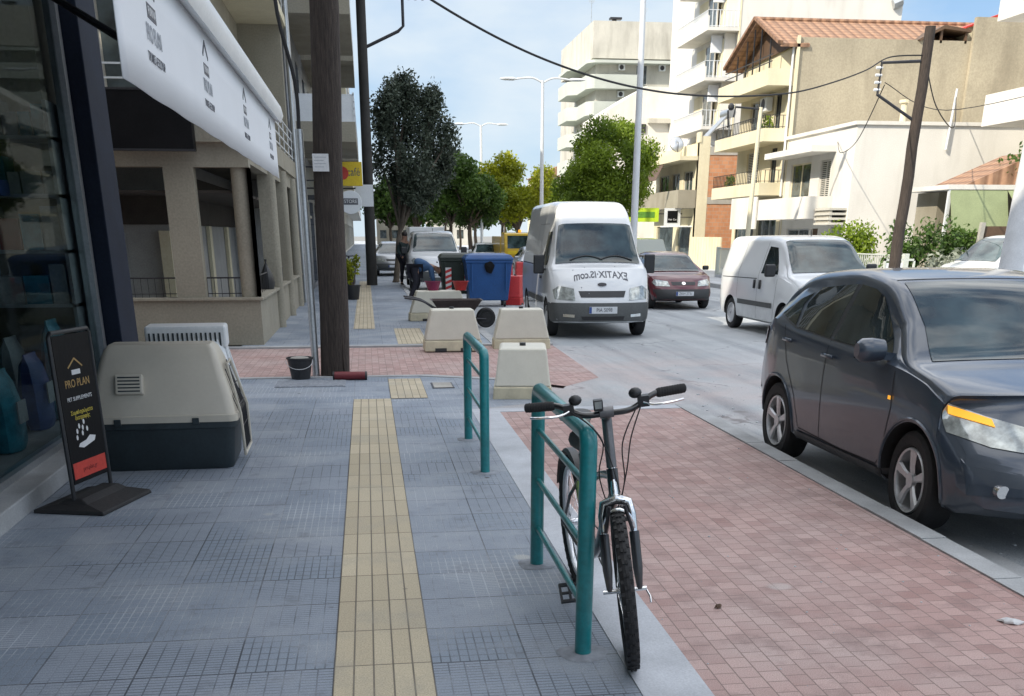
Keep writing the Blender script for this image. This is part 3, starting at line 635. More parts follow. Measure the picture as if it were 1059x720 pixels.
# hanging signs
yel = mat('yellow_sign_face', (0.70, 0.50, 0.02), 0.45, var=0.05)
t = thing('projecting_sign', 'yellow shop sign with red circle jutting out over the left pavement', 'sign', (-.35, 31.5, 3.25))
m = MB(); m.box(-.46, .40, -.06, .06, -.36, .36); m.build('panel', yel, t, bevel=.01)
m = MB(); m.cyl((-.24, -.062, .02), (-.24, -.075, .02), .2, n=24); m.build('red_disc', ink_r, t)
text_mesh('café', .34, frame((.12, -.065, .05), (1, 0, 0), (0, 0, 1)), ink, 'lettering', t, sx=.8)
m = MB(); m.bar((-1.45, 0, .2), (-.45, 0, .2), .04, .04); m.bar((-1.45, 0, -.2), (-.45, 0, -.2), .04, .04); m.build('bracket', metal_d, t)
t.scale = (.85, .85, .85)
t = thing('round_sign', 'round white shop sign hung below the yellow one', 'sign', (-.36, 30.6, 2.5))
m = MB(); m.cyl((0, -.05, 0), (0, .05, 0), .30, n=28); m.build('disc', white_mt, t, bevel=.008)
m = MB(); m.box(-.2, .2, -.058, -.051, -.06, .1); m.build('word_band', ink, t)
text_mesh('STORE', .12, frame((0, -.062, .02), (1, 0, 0), (0, 0, 1)), ink_w, 'lettering', t)
m = MB(); m.bar((-1.36, 0, .12), (-.2, 0, .12), .08, .12); m.build('bracket', black_pl, t)
t = thing('panel_sign', 'plain white panel sign under the yellow sign beside the round one', 'sign', (-.02, 32.5, 2.72))
m = MB(); m.box(-.2, .3, -.04, .04, -.28, .3); m.build('panel', white_mt, t); m = MB(); m.bar((-1.68, 0, .2), (-.2, 0, .2), .04, .04); m.build('bracket', metal_d, t)

# ================================================================== VEHICLES
def paint(name, col, metal=0.0, rough=0.3, dust=(0.27, 0.29, 0.32)):
    m, t, b = newmat(name); v = objvec(t)
    d = ramp(t, noise(t, v, 1.2, 4, 0.5), 0.5, 1.0)
    c = mixc(t, d, col, tuple(a*.75+q*.25 for a, q in zip(col, dust)))
    sz = nd(t, 'ShaderNodeSeparateXYZ'); t.links.new(v, sz.inputs[0]); mr = nd(t, 'ShaderNodeMapRange'); mr.inputs['From Min'].default_value = .15; mr.inputs['From Max'].default_value = .62; mr.inputs['To Min'].default_value = .75; mr.inputs['To Max'].default_value = 0
    t.links.new(sz.outputs[2], mr.inputs['Value']); mu = nd(t, 'ShaderNodeMath', operation='MULTIPLY'); t.links.new(mr.outputs[0], mu.inputs[0]); t.links.new(ramp(t, noise(t, v, 5, 6, .7), .3, .7), mu.inputs[1])
    c = mixc(t, mu.outputs[0], c, tuple(q*.45+a*.25 for a, q in zip(col, dust)))     # road dirt thrown up on the sills
    t.links.new(c, b.inputs['Base Color']); b.inputs['Metallic'].default_value = metal
    rr_ = ramp(t, noise(t, v, 1.2, 3), 0.3, 0.8, (rough*.9,)*3, (min(1, rough*1.2),)*3); t.links.new(rr_, b.inputs['Roughness'])
    b.inputs['Coat Weight'].default_value = 0.8; b.inputs['Coat Roughness'].default_value = 0.05; return m
p_white = paint('white_car_paint', (0.66, 0.68, 0.69), rough=.4)
p_dark = paint('dark_metallic_paint', (0.040, 0.057, 0.082), .15, .3)
p_red = paint('maroon_car_paint', (0.095, 0.010, 0.018), .1, .32, (.12, .06, .06))
p_grey = paint('silver_car_paint', (0.30, 0.32, 0.34), .5, .35)
p_blue = paint('slate_car_paint', (0.10, 0.13, 0.16), .4, .35)
p_yel = paint('yellow_truck_paint', (0.62, 0.40, 0.02), 0, .4)
car_glass = glass_dark('car_glass', (0.016, 0.024, 0.026), 0.02)
scr_glass = glass_dark('windscreen_glass', (0.032, 0.050, 0.052), 0.02)
lamp_clear = mat('headlamp_lens', (0.34, 0.37, 0.36), 0.08, 0.3, var=0.45, scale=14, coat=1.0, bmp=0)
lamp_amber = emit('amber_indicator', (0.95, 0.42, 0.03), 0.45)
lamp_red = mat('red_tail_lens', (0.35, 0.01, 0.01), 0.15, coat=1.0, var=.1)
rim_m = mat('alloy_rim', (0.62, 0.63, 0.64), 0.35, 0.6, var=0.1)
plate_m = mat('number_plate', (0.62, 0.64, 0.66), 0.5, var=0.03)
seam_m = mat('panel_gap', (0.02, 0.02, 0.022), 0.7, var=0.1)

def pchip(xs, ys, x):
    xs = np.array(xs, float); ys = np.array(ys, float); x = np.clip(x, xs[0], xs[-1])
    h = np.diff(xs); d = np.diff(ys)/h; m = np.zeros(len(xs))
    for i in range(1, len(xs)-1):
        if d[i-1]*d[i] > 0:
            w1 = 2*h[i]+h[i-1]; w2 = h[i]+2*h[i-1]; m[i] = (w1+w2)/(w1/d[i-1]+w2/d[i])
    m[0] = d[0]; m[-1] = d[-1]
    i = np.clip(np.searchsorted(xs, x, side='right')-1, 0, len(h)-1); t = (x-xs[i])/h[i]
    return (1+2*t)*(1-t)**2*ys[i]+t*(1-t)**2*h[i]*m[i]+t*t*(3-2*t)*ys[i+1]+t*t*(t-1)*h[i]*m[i+1]

class Car:
    """front bumper at y=0 facing -Y, rear at y=L, ground at z=0"""
    def __init__(s, name, label, cat, spec, paint_m, loc, rz, group=None, res=.045):
        s.S = spec; s.root = thing(name, label, cat, loc, rz, group); s.paint = paint_m
        L_ = spec['L']; ys = sorted(set([round(v, 4) for v in list(np.arange(0, L_, res))+[L_-.002, .012, .03, L_-.03, L_-.012]]))
        ev = lambda k, y: float(pchip(*zip(*spec[k]), y))
        rings = []
        for y in ys:
            zt, zb, w, zl, wr = ev('top', y), ev('belt', y), ev('w', y), ev('low', y), ev('roofw', y)
            zb = min(zb, zt-.03); h = zt-zb; mid = zl+(zb-zl)*.45
            half = [(0, zl), (w*.6, zl), (w*.9, zl+.01), (w*.965, zl+.05), (w*.985, zl+.14), (w*.997, mid-.05), (w, mid+.06), (w*.996, (mid+zb)/2+.05), (w*.985, zb-.04)]
            tum = min(1, h/.30); wr_ = w*.97+(wr-w*.97)*tum; rr = min(spec.get('rr', .16), h*.55); cw = min(spec.get('rr', .16), .55*h+.03)
            half.append((w*.975, zb+.004))
            for f in (.25, .5, .75): half.append((w*.97+(wr_-w*.97)*f, zb+(h-rr)*f))
            for k in range(0, 6):
                a = PI/2*k/5; half.append((wr_-cw+cw*math.cos(a), zt-rr-.012+rr*math.sin(a)))
            xx = wr_-cw
            for f in (.75, .5, .25, 0): half.append((xx*f, zt-.012*f*f))
            ring = []
            for (x, z) in half: ring.append((x, z))
            ring += [(-x, z) for (x, z) in half[-2:0:-1]]
            def place(rg_, y=y):
                out = []
                for (x, z) in rg_:
                    q = abs(x)/max(spec['W'], .01); yo = 0
                    if y < spec.get('fn', .9): yo += spec.get('planf', .35)*q**2.6*(1-y/spec.get('fn', .9))
                    if y > L_-.7: yo -= spec.get('planr', .22)*q**2.6*(1-(L_-y)/.7)
                    if y < .5:
                        zz = (z-spec['low'][0][1])/max(.05, spec['belt'][0][1]-spec['low'][0][1]); yo += spec.get('rake', .1)*max(0, zz-.35)**1.5*(1-y/.5)
                    out.append((x, y+yo, z))
                return out
            zc = (zl+zt)/2
            caps = [[(x*k, zc+(z-zc)*k) for x, z in ring] for k in (.04, .3, .5, .7, .85, .95)]
            if y == ys[0]: rings += [place(c_) for c_ in caps]
            rings.append(place(ring))
            if y == ys[-1]: rings += [place(c_) for c_ in caps[::-1]]
        mb = MB(); mb.loft(rings)
        bm_name = 'body'
        o = mb.build(bm_name, [paint_m, rubber], s.root); me = o.data
        # wheel arches
        wr = spec['wheel_r']; s.arches = []
        for wy in spec['axles']:
            for sd in (-1, 1):
                c = MB(); c.cyl((sd*(spec['W']-.30), wy, wr), (sd*(spec['W']+.3), wy, wr), wr*1.13+.01, n=40); co = c.build('cut', [paint_m, rubber], s.root); co.data.polygons.foreach_set('material_index', [1]*len(co.data.polygons))
                md = o.modifiers.new('b', 'BOOLEAN'); md.operation = 'DIFFERENCE'; md.object = co; md.solver = 'EXACT'; s.arches.append(co)
        bpy.context.view_layer.update()
        new = bpy.data.meshes.new_from_object(o.evaluated_get(bpy.context.evaluated_depsgraph_get()))
        o.modifiers.clear(); o.data = new
        for co in s.arches: bpy.data.objects.remove(co)
        new.polygons.foreach_set('use_smooth', [True]*len(new.polygons)); new.set_sharp_from_angle(angle=R(34))
        s.body = o; b2 = bmesh.new(); b2.from_mesh(new); s.bvh = BVHTree.FromBMesh(b2); b2.free()
    def patch(s, name, poly, side, m, off=.004, parent=None, thick=0, grid=.07, smooth=True):
        """poly in (y,z) for 'l'/'r', (x,z) for 'f'/'b', (x,y) for 't'; projected onto the body skin"""
        P = [Vector(p) for p in poly]; pts = []
        for i in range(len(P)):
            a, b = P[i], P[(i+1) % len(P)]; k = max(1, int((b-a).length/grid))
            pts += [a+(b-a)*j/k for j in range(k)]
        n = len(pts); x0, x1 = min(p.x for p in pts), max(p.x for p in pts); y0, y1 = min(p.y for p in pts), max(p.y for p in pts)
        allp = list(pts)
        def inside(q):
            c = False
            for i in range(n):
                a, b = pts[i], pts[i-1]
                if (a.y > q.y) != (b.y > q.y) and q.x < (b.x-a.x)*(q.y-a.y)/(b.y-a.y)+a.x: c = not c
            return c
        gx = x0+grid*.5
        while gx < x1:
            gy = y0+grid*.5
            while gy < y1:
                q = Vector((gx, gy))
                if inside(q) and min((q-p).length for p in pts) > grid*.4: allp.append(q)
                gy += grid
            gx += grid
        r = geometry.delaunay_2d_cdt(allp, [(i, (i+1) % n) for i in range(n)], [], 1, 1e-5)
        big = 20
        def ray(p, d=0):
            u, v = p
            if side == 'f': o_, dr = Vector((u, -big, v)), Vector((0, 1, 0))
            elif side == 'b': o_, dr = Vector((u, big, v)), Vector((0, -1, 0))
            elif side == 't': o_, dr = Vector((u, v, big)), Vector((0, 0, -1))
            elif side == 'l': o_, dr = Vector((-big, u, v)), Vector((1, 0, 0))
            else: o_, dr = Vector((big, u, v)), Vector((-1, 0, 0))
            h = s.bvh.ray_cast(o_, dr)
            return h, dr
        vs = []; last = None
        for p in r[0]:
            h, dr = ray(p)
            if h[0] is None: vs.append(None); continue
            nn = h[1]; 
            if nn.dot(dr) > 0: nn = -nn
            vs.append(h[0]+nn*off*.6-dr*off*.6)
        good = [v for v in vs if v is not None]
        if not good: return None
        vs = [v if v is not None else min(good, key=lambda g: (g-good[0]).length) for v in vs]
        mb = MB(); mb.add(vs, [tuple(f) for f in r[2]]); o = mb.build(name, m, parent or s.root)
        if smooth: o.data.polygons.foreach_set('use_smooth', [True]*len(o.data.polygons))
        # face outward
        if thick: so = o.modifiers.new('s', 'SOLIDIFY'); so.thickness = thick; so.offset = 0
        return o
    def sym(s, name, poly, side, m, **k):
        """same patch on both flanks, or mirrored on the front"""
        if side == 'lr': return [s.patch(name, poly, 'l', m, **k), s.patch(name, poly, 'r', m, **k)]
        return [s.patch(name, poly, side, m, **k), s.patch(name, [(-a, b) for a, b in poly][::-1], side, m, **k)]
    def line(s, name, pts, side, w=.008, m=None, parent=None, grid=.05):
        """thin panel gap drawn as a strip that follows the skin"""
        P = [Vector(p) for p in pts]; L1, L2 = [], []
        for i, p in enumerate(P):
            d = (P[min(i+1, len(P)-1)]-P[max(i-1, 0)]).normalized(); nrm = Vector((-d.y, d.x)); L1.append(p+nrm*w/2); L2.append(p-nrm*w/2)
        return s.patch(name, [tuple(p) for p in L1+L2[::-1]], side, m or seam_m, off=.002, parent=parent or s.body, grid=grid)
    def wheels(s, wr=None, tw=.205, spokes=5, steer=0, style='alloy', x=None):
        wr = wr or s.S['wheel_r']; x = x or s.S['W']-.13
        for i, wy in enumerate(s.S['axles']):
            for sd in (-1, 1):
                w = MB(); w.cyl((sd*-.05, 0, 0), (sd*.03, 0, 0), wr*.42, n=20)
                h = w.build('wheel', metal_d, s.root); h.location = (sd*x, wy, wr); h.rotation_euler = (0, 0, steer if i == 0 else 0)
                t = MB(); hw = tw/2; ri = wr*.66
                t.lathe([(ri, -hw*.8), (ri+.02, -hw), (wr*.90, -hw*1.02), (wr*.975, -hw*.86), (wr, -hw*.55), (wr, hw*.55), (wr*.975, hw*.86), (wr*.90, hw*1.02), (ri+.02, hw), (ri, hw*.8), (ri*.98, 0), (ri, -hw*.8)], axis='x', n=40)
                t.build('tyre', rubber, h, smooth=30)
                q = MB(); o_ = sd*hw
                q.lathe([(ri*1.0, o_*.85), (ri*.97, o_*.98), (ri*.91, o_*.93), (ri*.88, o_*.6), (ri*.88, -o_*.7)], axis='x', n=36)
                if style == 'alloy':
                    for k in range(spokes):
                        a = 2*PI*k/spokes+.3
                        d = Vector((0, math.cos(a), math.sin(a))); e = Vector((0, -math.sin(a), math.cos(a)))
                        f0 = .10*wr; f1 = .14*wr
                        ring = lambda rad, wd, xx: [Vector((xx-.012*sd, 0, 0))+d*rad-e*wd, Vector((xx+.004*sd, 0, 0))+d*rad-e*wd*.7, Vector((xx+.004*sd, 0, 0))+d*rad+e*wd*.7, Vector((xx-.012*sd, 0, 0))+d*rad+e*wd]
                        q.loft([ring(.08*wr, wr*.07, o_*.75), ring(wr*.3, wr*.075, o_*.86), ring(wr*.62, wr*.12, o_*.9)])
                    q.cyl((o_*.6, 0, 0), (o_*.9, 0, 0), wr*.15, n=16)
                else:
                    q.lathe([(ri*.9, o_*.7), (ri*.6, o_*.8), (ri*.5, o_*.95), (.02, o_*.95)], axis='x', n=24)
                q.build('rim', rim_m, h, smooth=30)
    def mirror(s, x, y, z, w=.2, h=.14, m=None):
        for sd in (-1, 1):
            mb = MB(); rings = []
            for f, k in ((-.5, .55), (-.42, .85), (0, 1), (.35, .95), (.5, .6)):
                rings.append([(sd*(x+w*(.5+f)), y+.07*k*math.cos(a)+.02, z+h*.5*k*math.sin(a)) for a in [2*PI*i/12 for i in range(12)]])
            mb.loft(rings); mb.bar((sd*(x-.08), y+.02, z-h*.3), (sd*(x+.04), y+.02, z-h*.2), .05, .05)
            o = mb.build('mirror', m or s.paint, s.root, smooth=True)
            g = MB(); g.box(sd*(x+w*.12), sd*(x+w*.9), y+.088, y+.092, z-h*.35, z+h*.35); g.build('mirror_glass', car_glass, o)
    def plate(s, z, txt=None, side='f', w=.5, h=.11, x=0, size=.095):
        y0 = s.bvh.ray_cast(Vector((x, -5, z)), Vector((0, 1, 0)))[0].y
        mb = MB(); mb.box(x-w/2, x+w/2, y0-.03, y0-.018, z-h/2, z+h/2); o = mb.build('number_plate', plate_m, s.root)
        b = MB(); b.box(x-w/2, x-w/2+.045, y0-.0315, y0-.0301, z-h/2+.004, z+h/2-.004); b.build('blue_band', blue_b, o)
        if txt: text_mesh(txt, size, frame((x+.02, y0-.031, z), (1, 0, 0), (0, 0, 1)), ink, 'lettering', o, sx=.85)
        return o

# ---- dark crossover (right foreground)
q = dict(L=4.06, W=.865, wheel_r=.325, axles=[.96, 3.30],
  top=[(0, .62), (.05, .74), (.18, .84), (.5, .93), (1.0, 1.02), (1.18, 1.055), (1.5, 1.26), (1.85, 1.48), (2.05, 1.545), (2.5, 1.585), (3.0, 1.56), (3.45, 1.50), (3.68, 1.40), (3.88, 1.12), (4.0, .98), (4.06, .84)],
  belt=[(0, .58), (.2, .76), (.7, .90), (1.3, 1.0), (2.0, 1.03), (3.0, 1.09), (3.6, 1.15), (4.06, 1.0)],
  low=[(0, .30), (.3, .22), (1.3, .24), (2.8, .24), (3.7, .28), (4.06, .40)],
  w=[(0, .80), (.3, .845), (.8, .865), (2.0, .865), (3.3, .865), (3.8, .83), (4.06, .78)],
  roofw=[(0, .78), (1.1, .76), (1.9, .66), (2.6, .645), (3.4, .62), (3.8, .64), (4.06, .72)], planf=.42, planr=.26, rake=.22, rr=.10)
c = Car('parked_car', 'dark grey crossover car with lit amber indicator passing the red paving at the right', 'car', q, p_dark, (4.27, 5.19, -.12), 0, res=.035)
c.patch('windscreen', [(-.66, 1.19), (.66, 1.19), (.58, 1.5), (.54, 1.93), (-.54, 1.93), (-.58, 1.5)], 't', scr_glass, grid=.06)
c.line('roof_seam', [(-.57, 1.98), (0, 1.97), (.57, 1.98)], 't', w=.012)
c.sym('side_window', [(1.46, 1.065), (2.33, 1.085), (2.33, 1.475), (2.1, 1.455), (1.95, 1.41), (1.72, 1.26)], 'lr', car_glass)
c.sym('side_window', [(2.40, 1.09), (3.02, 1.12), (3.12, 1.30), (3.03, 1.42), (2.40, 1.475)], 'lr', car_glass)
c.sym('side_window', [(3.08, 1.13), (3.46, 1.20), (3.32, 1.32), (3.12, 1.38), (3.19, 1.29)], 'lr', car_glass)
c.sym('headlight', [(.42, .62), (.66, .645), (.82, .70), (.835, .82), (.80, .865), (.62, .80), (.40, .74)], 'f', lamp_clear, off=.006, grid=.03)
c.sym('indicator', [(.60, .745), (.80, .80), (.805, .855), (.60, .785)], 'f', lamp_amber, off=.012, grid=.03)
for sd in (-1, 1):
    s_ = 'l' if sd < 0 else 'r'
    c.patch('side_repeater', [(1.27, .80), (1.31, .80), (1.31, .825), (1.27, .825)], s_, lamp_amber, off=.01)
    c.patch('tail_light', [(3.86, .90), (3.70, .98), (3.68, 1.05), (3.80, 1.10), (3.92, 1.05)], s_, lamp_red, off=.008, grid=.04)
    h_ = c.patch('door_handle', [(2.22, .955), (2.40, .96), (2.40, .985), (2.22, .98)], s_, p_dark, off=.022, thick=.02)
    h_ = c.patch('door_handle', [(3.02, 1.0), (3.18, 1.005), (3.18, 1.03), (3.02, 1.025)], s_, p_dark, off=.022, thick=.02)
    c.line('door_gap', [(1.30, .98), (1.27, .75), (1.33, .42), (1.42, .34)], s_)
    c.line('door_gap', [(2.365, 1.08), (2.38, .80), (2.37, .35)], s_)
    c.line('door_gap', [(3.25, 1.12), (3.12, .85), (2.90, .60), (2.78, .36)], s_)
    c.line('door_gap', [(1.42, .345), (2.0, .335), (2.78, .355)], s_)
    c.line('window_trim', [(1.46, 1.055), (2.36, 1.085), (3.05, 1.115), (3.46, 1.195)], s_, w=.014, m=black_pl)
    c.patch('pillar', [(2.325, 1.10), (2.405, 1.105), (2.405, 1.475), (2.325, 1.475)], s_, black_pl, off=.003)
    c.patch('sill_cladding', [(1.25, .26), (2.86, .26), (2.83, .33), (1.28, .33)], s_, black_pl, off=.012, grid=.06)
    # arch lip
    for wy in q['axles']:
        mb = MB(); pts = []
        for k in range(25):
            a = PI*(-.06+1.12*k/24); yy, zz = wy+math.cos(a)*.395, .325+math.sin(a)*.395
            h = c.bvh.ray_cast(Vector((sd*5, yy, zz)), Vector((-sd, 0, 0)))
            if h[0] is not None: pts.append((h[0].x+sd*.002, yy, zz))
        mb.tube(pts, .012, 6); mb.build('arch_trim', p_dark, c.root, smooth=True)
    mb = MB(); yy = .30; h = c.bvh.ray_cast(Vector((sd*.66, -5, .42)), Vector((0, 1, 0)))[0]; mb.cyl((sd*.66, h.y-.02, .42), (sd*.66, h.y+.03, .42), .038, n=18); fo = mb.build('fog_light', chrome, c.root)
c.patch('grille', [(-.40, .60), (.40, .60), (.44, .74), (-.44, .74)], 'f', black_pl, grid=.05)
c.plate(.46, 'NKA 4187')
c.wheels(steer=R(-4)); c.mirror(.86, 1.44, 1.10, .2, .16)

# ---- tall white panel van
v = dict(L=5.3, W=.95, wheel_r=.335, axles=[.92, 4.25],
  top=[(0, .70), (.04, .98), (.12, 1.08), (.55, 1.24), (.72, 1.30), (1.0, 1.66), (1.22, 1.98), (1.35, 2.12), (1.55, 2.30), (1.8, 2.385), (2.4, 2.42), (5.1, 2.42), (5.25, 2.38), (5.3, 2.30)],
  belt=[(0, .66), (.1, .95), (.5, 1.13), (.9, 1.24), (1.4, 1.28), (5.3, 1.30)],
  low=[(0, .30), (.4, .26), (5.0, .28), (5.3, .38)],
  w=[(0, .86), (.25, .93), (.8, .95), (5.0, .95), (5.3, .92)],
  roofw=[(0, .84), (.7, .84), (1.3, .74), (1.7, .70), (2.4, .73), (5.3, .74)], planf=.30, planr=.05, fn=.8, rake=.10)
c = Car('panel_van', 'tall white high roof panel van with finger writing on its dusty bonnet', 'van', v, p_white, (4.26, 19.2, -.12), R(-2.0))
c.patch('windscreen', [(-.80, .745), (.80, .745), (.75, 1.0), (.68, 1.235), (-.68, 1.235), (-.75, 1.0)], 't', scr_glass, off=.014)
c.sym('side_window', [(1.02, 1.27), (1.72, 1.27), (1.72, 1.86), (1.38, 1.86)], 'lr', car_glass)
c.patch('bumper', [(-.93, .32), (.93, .32), (.94, .64), (-.94, .64)], 'f', grey_plas, off=.016, grid=.06)
for sd, s_ in ((-1, 'l'), (1, 'r')):
    c.patch('bumper_side', [(.06, .32), (.56, .30), (.54, .60), (.10, .64)], s_, grey_plas, off=.014)
    c.patch('side_moulding', [(1.4, .58), (3.8, .58), (3.8, .68), (1.4, .68)], s_, grey_plas, off=.014)
    c.line('door_gap', [(1.0, 1.2), (1.02, .9), (1.3, .5), (1.35, .32)], s_); c.line('door_gap', [(1.78, 1.9), (1.78, .32)], s_)
    c.line('door_gap', [(1.85, 2.0), (3.0, 2.0), (3.0, .34)], s_); c.line('door_gap', [(1.85, 1.25), (4.9, 1.25)], s_, w=.02)
    c.patch('door_handle', [(1.52, 1.02), (1.68, 1.02), (1.68, 1.07), (1.52, 1.07)], s_, black_pl, off=.02, thick=.02)
c.sym('headlight', [(.50, .68), (.86, .70), (.885, .86), (.78, .93), (.52, .885)], 'f', lamp_clear, off=.008, grid=.05)
c.patch('grille', [(-.40, .735), (.40, .735), (.44, .845), (-.44, .845)], 'f', black_pl, off=.006)
c.patch('lower_intake', [(-.38, .35), (.38, .35), (.40, .41), (-.40, .41)], 'f', seam_m, off=.024)
c.sym('fog_light', [(.52, .39), (.72, .40), (.72, .45), (.52, .44)], 'f', chrome, off=.024)
c.plate(.52, 'PIA 5098', w=.52, h=.12)
c.patch('oval_badge', [(.085*math.cos(2*PI*k/16), .955+.03*math.sin(2*PI*k/16)) for k in range(16)], 'f', metal_d, off=.012, grid=.05)
# writing on the bonnet, mirrored as in the photo
def skin_text(c, s, size, cx_, cz_, m, mirror=False, sx=.9):
    o = text_mesh(s, size, Matrix.Identity(4), m, 'lettering', c.root, depth=0.0, mirror=mirror, sx=sx, bold=.004)
    for vv in o.data.vertices:
        h = c.bvh.ray_cast(Vector((cx_+vv.co.x, vv.co.y+cz_, 9)), Vector((0, 0, -1)))
        if h[0] is None: continue
        vv.co = h[0]+h[1]*.004
    return o
skin_text(c, 'EXATIX·IS.com', .20, .0, .36, ink, True, sx=.80)
mb = MB()
for i, (x_, y_) in enumerate([(-.38, .20), (.52, .17), (.60, .25), (-.25, .13), (.3, .60), (-.5, .5), (-.28, .55)]):
    h = c.bvh.ray_cast(Vector((x_, y_, 9)), Vector((0, 0, -1)))[0]; mb.sphere(h, .012, 6)
mb.build('dirt_spots', ink_l, c.body)
for sgn, xo in ((1, .1), (1, .66)):
    mb = MB(); pts = []
    for k in range(9):
        x_ = xo-.62*k/8; y_ = .765+.06*math.sin(PI*k/8)*.9+.02; h = c.bvh.ray_cast(Vector((x_, y_, 9)), Vector((0, 0, -1)))[0]; pts.append(h+Vector((0, -.015, .02)))
    mb.tube(pts, .011, 6); mb.build('wiper', black_pl, c.root)
c.wheels(style='steel', spokes=5, x=.84); 
for sd in (-1, 1):
    mb = MB(); mb.box(sd*.97, sd*1.17, 1.04, 1.12, 1.12, 1.46); mb.bar((sd*.88, 1.1, 1.2), (sd*1.0, 1.08, 1.2), .05, .05); mb.build('mirror', black_pl, c.root, bevel=.03)
VAN = c

# ---- maroon hatchback
rd = dict(L=4.0, W=.84, wheel_r=.285, axles=[.78, 3.25],
  top=[(0, .56), (.04, .68), (.15, .76), (.6, .84), (1.05, .90), (1.4, 1.10), (1.75, 1.30), (2.0, 1.36), (2.5, 1.385), (3.1, 1.35), (3.5, 1.22), (3.8, 1.0), (3.95, .92), (4.0, .80)],
  belt=[(0, .52), (.2, .70), (.9, .82), (1.5, .88), (3.0, .92), (4.0, .86)],
  low=[(0, .26), (.4, .2), (3.6, .2), (4.0, .3)],
  w=[(0, .74), (.3, .81), (.9, .84), (3.2, .84), (4.0, .76)],
  roofw=[(0, .72), (1.0, .72), (1.8, .60), (3.2, .58), (3.7, .62), (4.0, .70)], planf=.34, planr=.25, rake=.14)
def hatch(name, label, pm, loc, rz, group=None, simple=False):
    c = Car(name, label, 'car', rd, pm, loc, rz, group, res=.06)
    c.patch('windscreen', [(-.66, 1.08), (.66, 1.08), (.56, 1.4), (.52, 1.72), (-.52, 1.72), (-.56, 1.4)], 't', scr_glass, off=.012)
    c.sym('side_window', [(1.5, .93), (2.3, .94), (2.3, 1.26), (1.98, 1.25), (1.75, 1.12)], 'lr', car_glass)
    c.sym('side_window', [(2.38, .94), (3.2, .97), (3.1, 1.18), (2.38, 1.26)], 'lr', car_glass)
    c.sym('headlight', [(.36, .57), (.70, .58), (.76, .66), (.70, .73), (.40, .69)], 'f', lamp_clear, off=.008, grid=.05)
    c.patch('grille', [(-.30, .60), (.30, .60), (.32, .68), (-.32, .68)], 'f', black_pl)
    c.patch('bumper', [(-.72, .24), (.72, .24), (.76, .50), (-.76, .50)], 'f', black_pl if pm is p_red else grey_plas, off=.012)
    c.plate(.40, None if simple else 'ZKH 2731', w=.46, h=.1)
    c.wheels(style='steel', tw=.18)
    for sd in (-1, 1):
        mb = MB(); mb.box(sd*.82, sd*.99, 1.36, 1.44, .93, 1.04); mb.build('mirror', black_pl if pm is p_red else pm, c.root, bevel=.03)
        c.line('door_gap', [(1.3, .86), (1.3, .3)], 'l' if sd < 0 else 'r'); c.line('door_gap', [(2.34, .92), (2.36, .3)], 'l' if sd < 0 else 'r')
    return c
c = hatch('parked_car', 'maroon hatchback driving beside the tall white van', p_red, (8.02, 26.6, -.12), R(-1.5))
c.patch('round_badge', [(.05*math.cos(2*PI*k/12), .64+.035*math.sin(2*PI*k/12)) for k in range(12)], 'f', chrome, off=.012)

# ---- small white delivery vans
db = dict(L=4.3, W=.90, wheel_r=.305, axles=[.85, 3.55],
  top=[(0, .72), (.04, .92), (.15, 1.0), (.6, 1.09), (.85, 1.14), (1.15, 1.38), (1.5, 1.66), (1.75, 1.76), (2.2, 1.80), (4.1, 1.78), (4.26, 1.72), (4.3, 1.64)],
  belt=[(0, .68), (.2, .90), (.8, 1.02), (1.5, 1.10), (4.3, 1.12)],
  low=[(0, .28), (.4, .22), (4.0, .24), (4.3, .34)],
  w=[(0, .80), (.3, .87), (.9, .90), (4.1, .90), (4.3, .87)],
  roofw=[(0, .78), (.85, .78), (1.6, .70), (2.4, .72), (4.3, .72)], planf=.34, planr=.08, rake=.12)
def small_van(name, label, loc, rz, group=None, pm=p_white, txt=None, rear_glass=False, k=1.0):
    c = Car(name, label, 'van', db, pm, loc, rz, group, res=.06)
    c.patch('windscreen', [(-.74, .90), (.74, .90), (.69, 1.2), (.62, 1.60), (-.62, 1.60), (-.69, 1.2)], 't', scr_glass, off=.012)
    c.sym('side_window', [(1.28, 1.12), (2.05, 1.12), (2.05, 1.60), (1.72, 1.58)], 'lr', car_glass)
    c.sym('headlight', [(.42, .74), (.74, .76), (.80, .90), (.72, .97), (.46, .88)], 'f', lamp_clear, off=.008, grid=.05)
    c.patch('bumper', [(-.84, .28), (.84, .28), (.86, .56), (-.86, .56)], 'f', grey_plas, off=.014)
    c.patch('grille', [(-.36, .60), (.36, .60), (.38, .70), (-.38, .70)], 'f', black_pl)
    for s_ in 'lr':
        c.patch('side_moulding', [(1.35, .52), (3.1, .52), (3.1, .61), (1.35, .61)], s_, grey_plas, off=.014)
        c.line('door_gap', [(1.22, 1.05), (1.24, .75), (1.32, .3)], s_); c.line('door_gap', [(2.14, 1.68), (2.14, .3)], s_); c.line('door_gap', [(2.2, 1.02), (4.1, 1.0)], s_, w=.014); c.line('door_gap', [(3.2, 1.68), (3.2, .62)], s_)
        c.patch('door_handle', [(1.95, .84), (2.02, .84), (2.02, 1.0), (1.95, 1.0)], s_, black_pl, off=.02, thick=.02)
        c.patch('door_handle', [(2.22, .84), (2.29, .84), (2.29, 1.0), (2.22, 1.0)], s_, black_pl, off=.02, thick=.02)
    c.plate(.44, txt)
    c.wheels(style='steel', tw=.19)
    for sd in (-1, 1):
        mb = MB(); mb.box(sd*.90, sd*1.10, 1.28, 1.37, 1.08, 1.30); mb.build('mirror', black_pl, c.root, bevel=.03)
    mb = MB(); h = c.bvh.ray_cast(Vector((0, 1.9, 9)), Vector((0, 0, -1)))[0]; mb.tube([h, h+Vector((0, .03, .1))], .008, 6); mb.build('roof_aerial', black_pl, c.root)
    return c
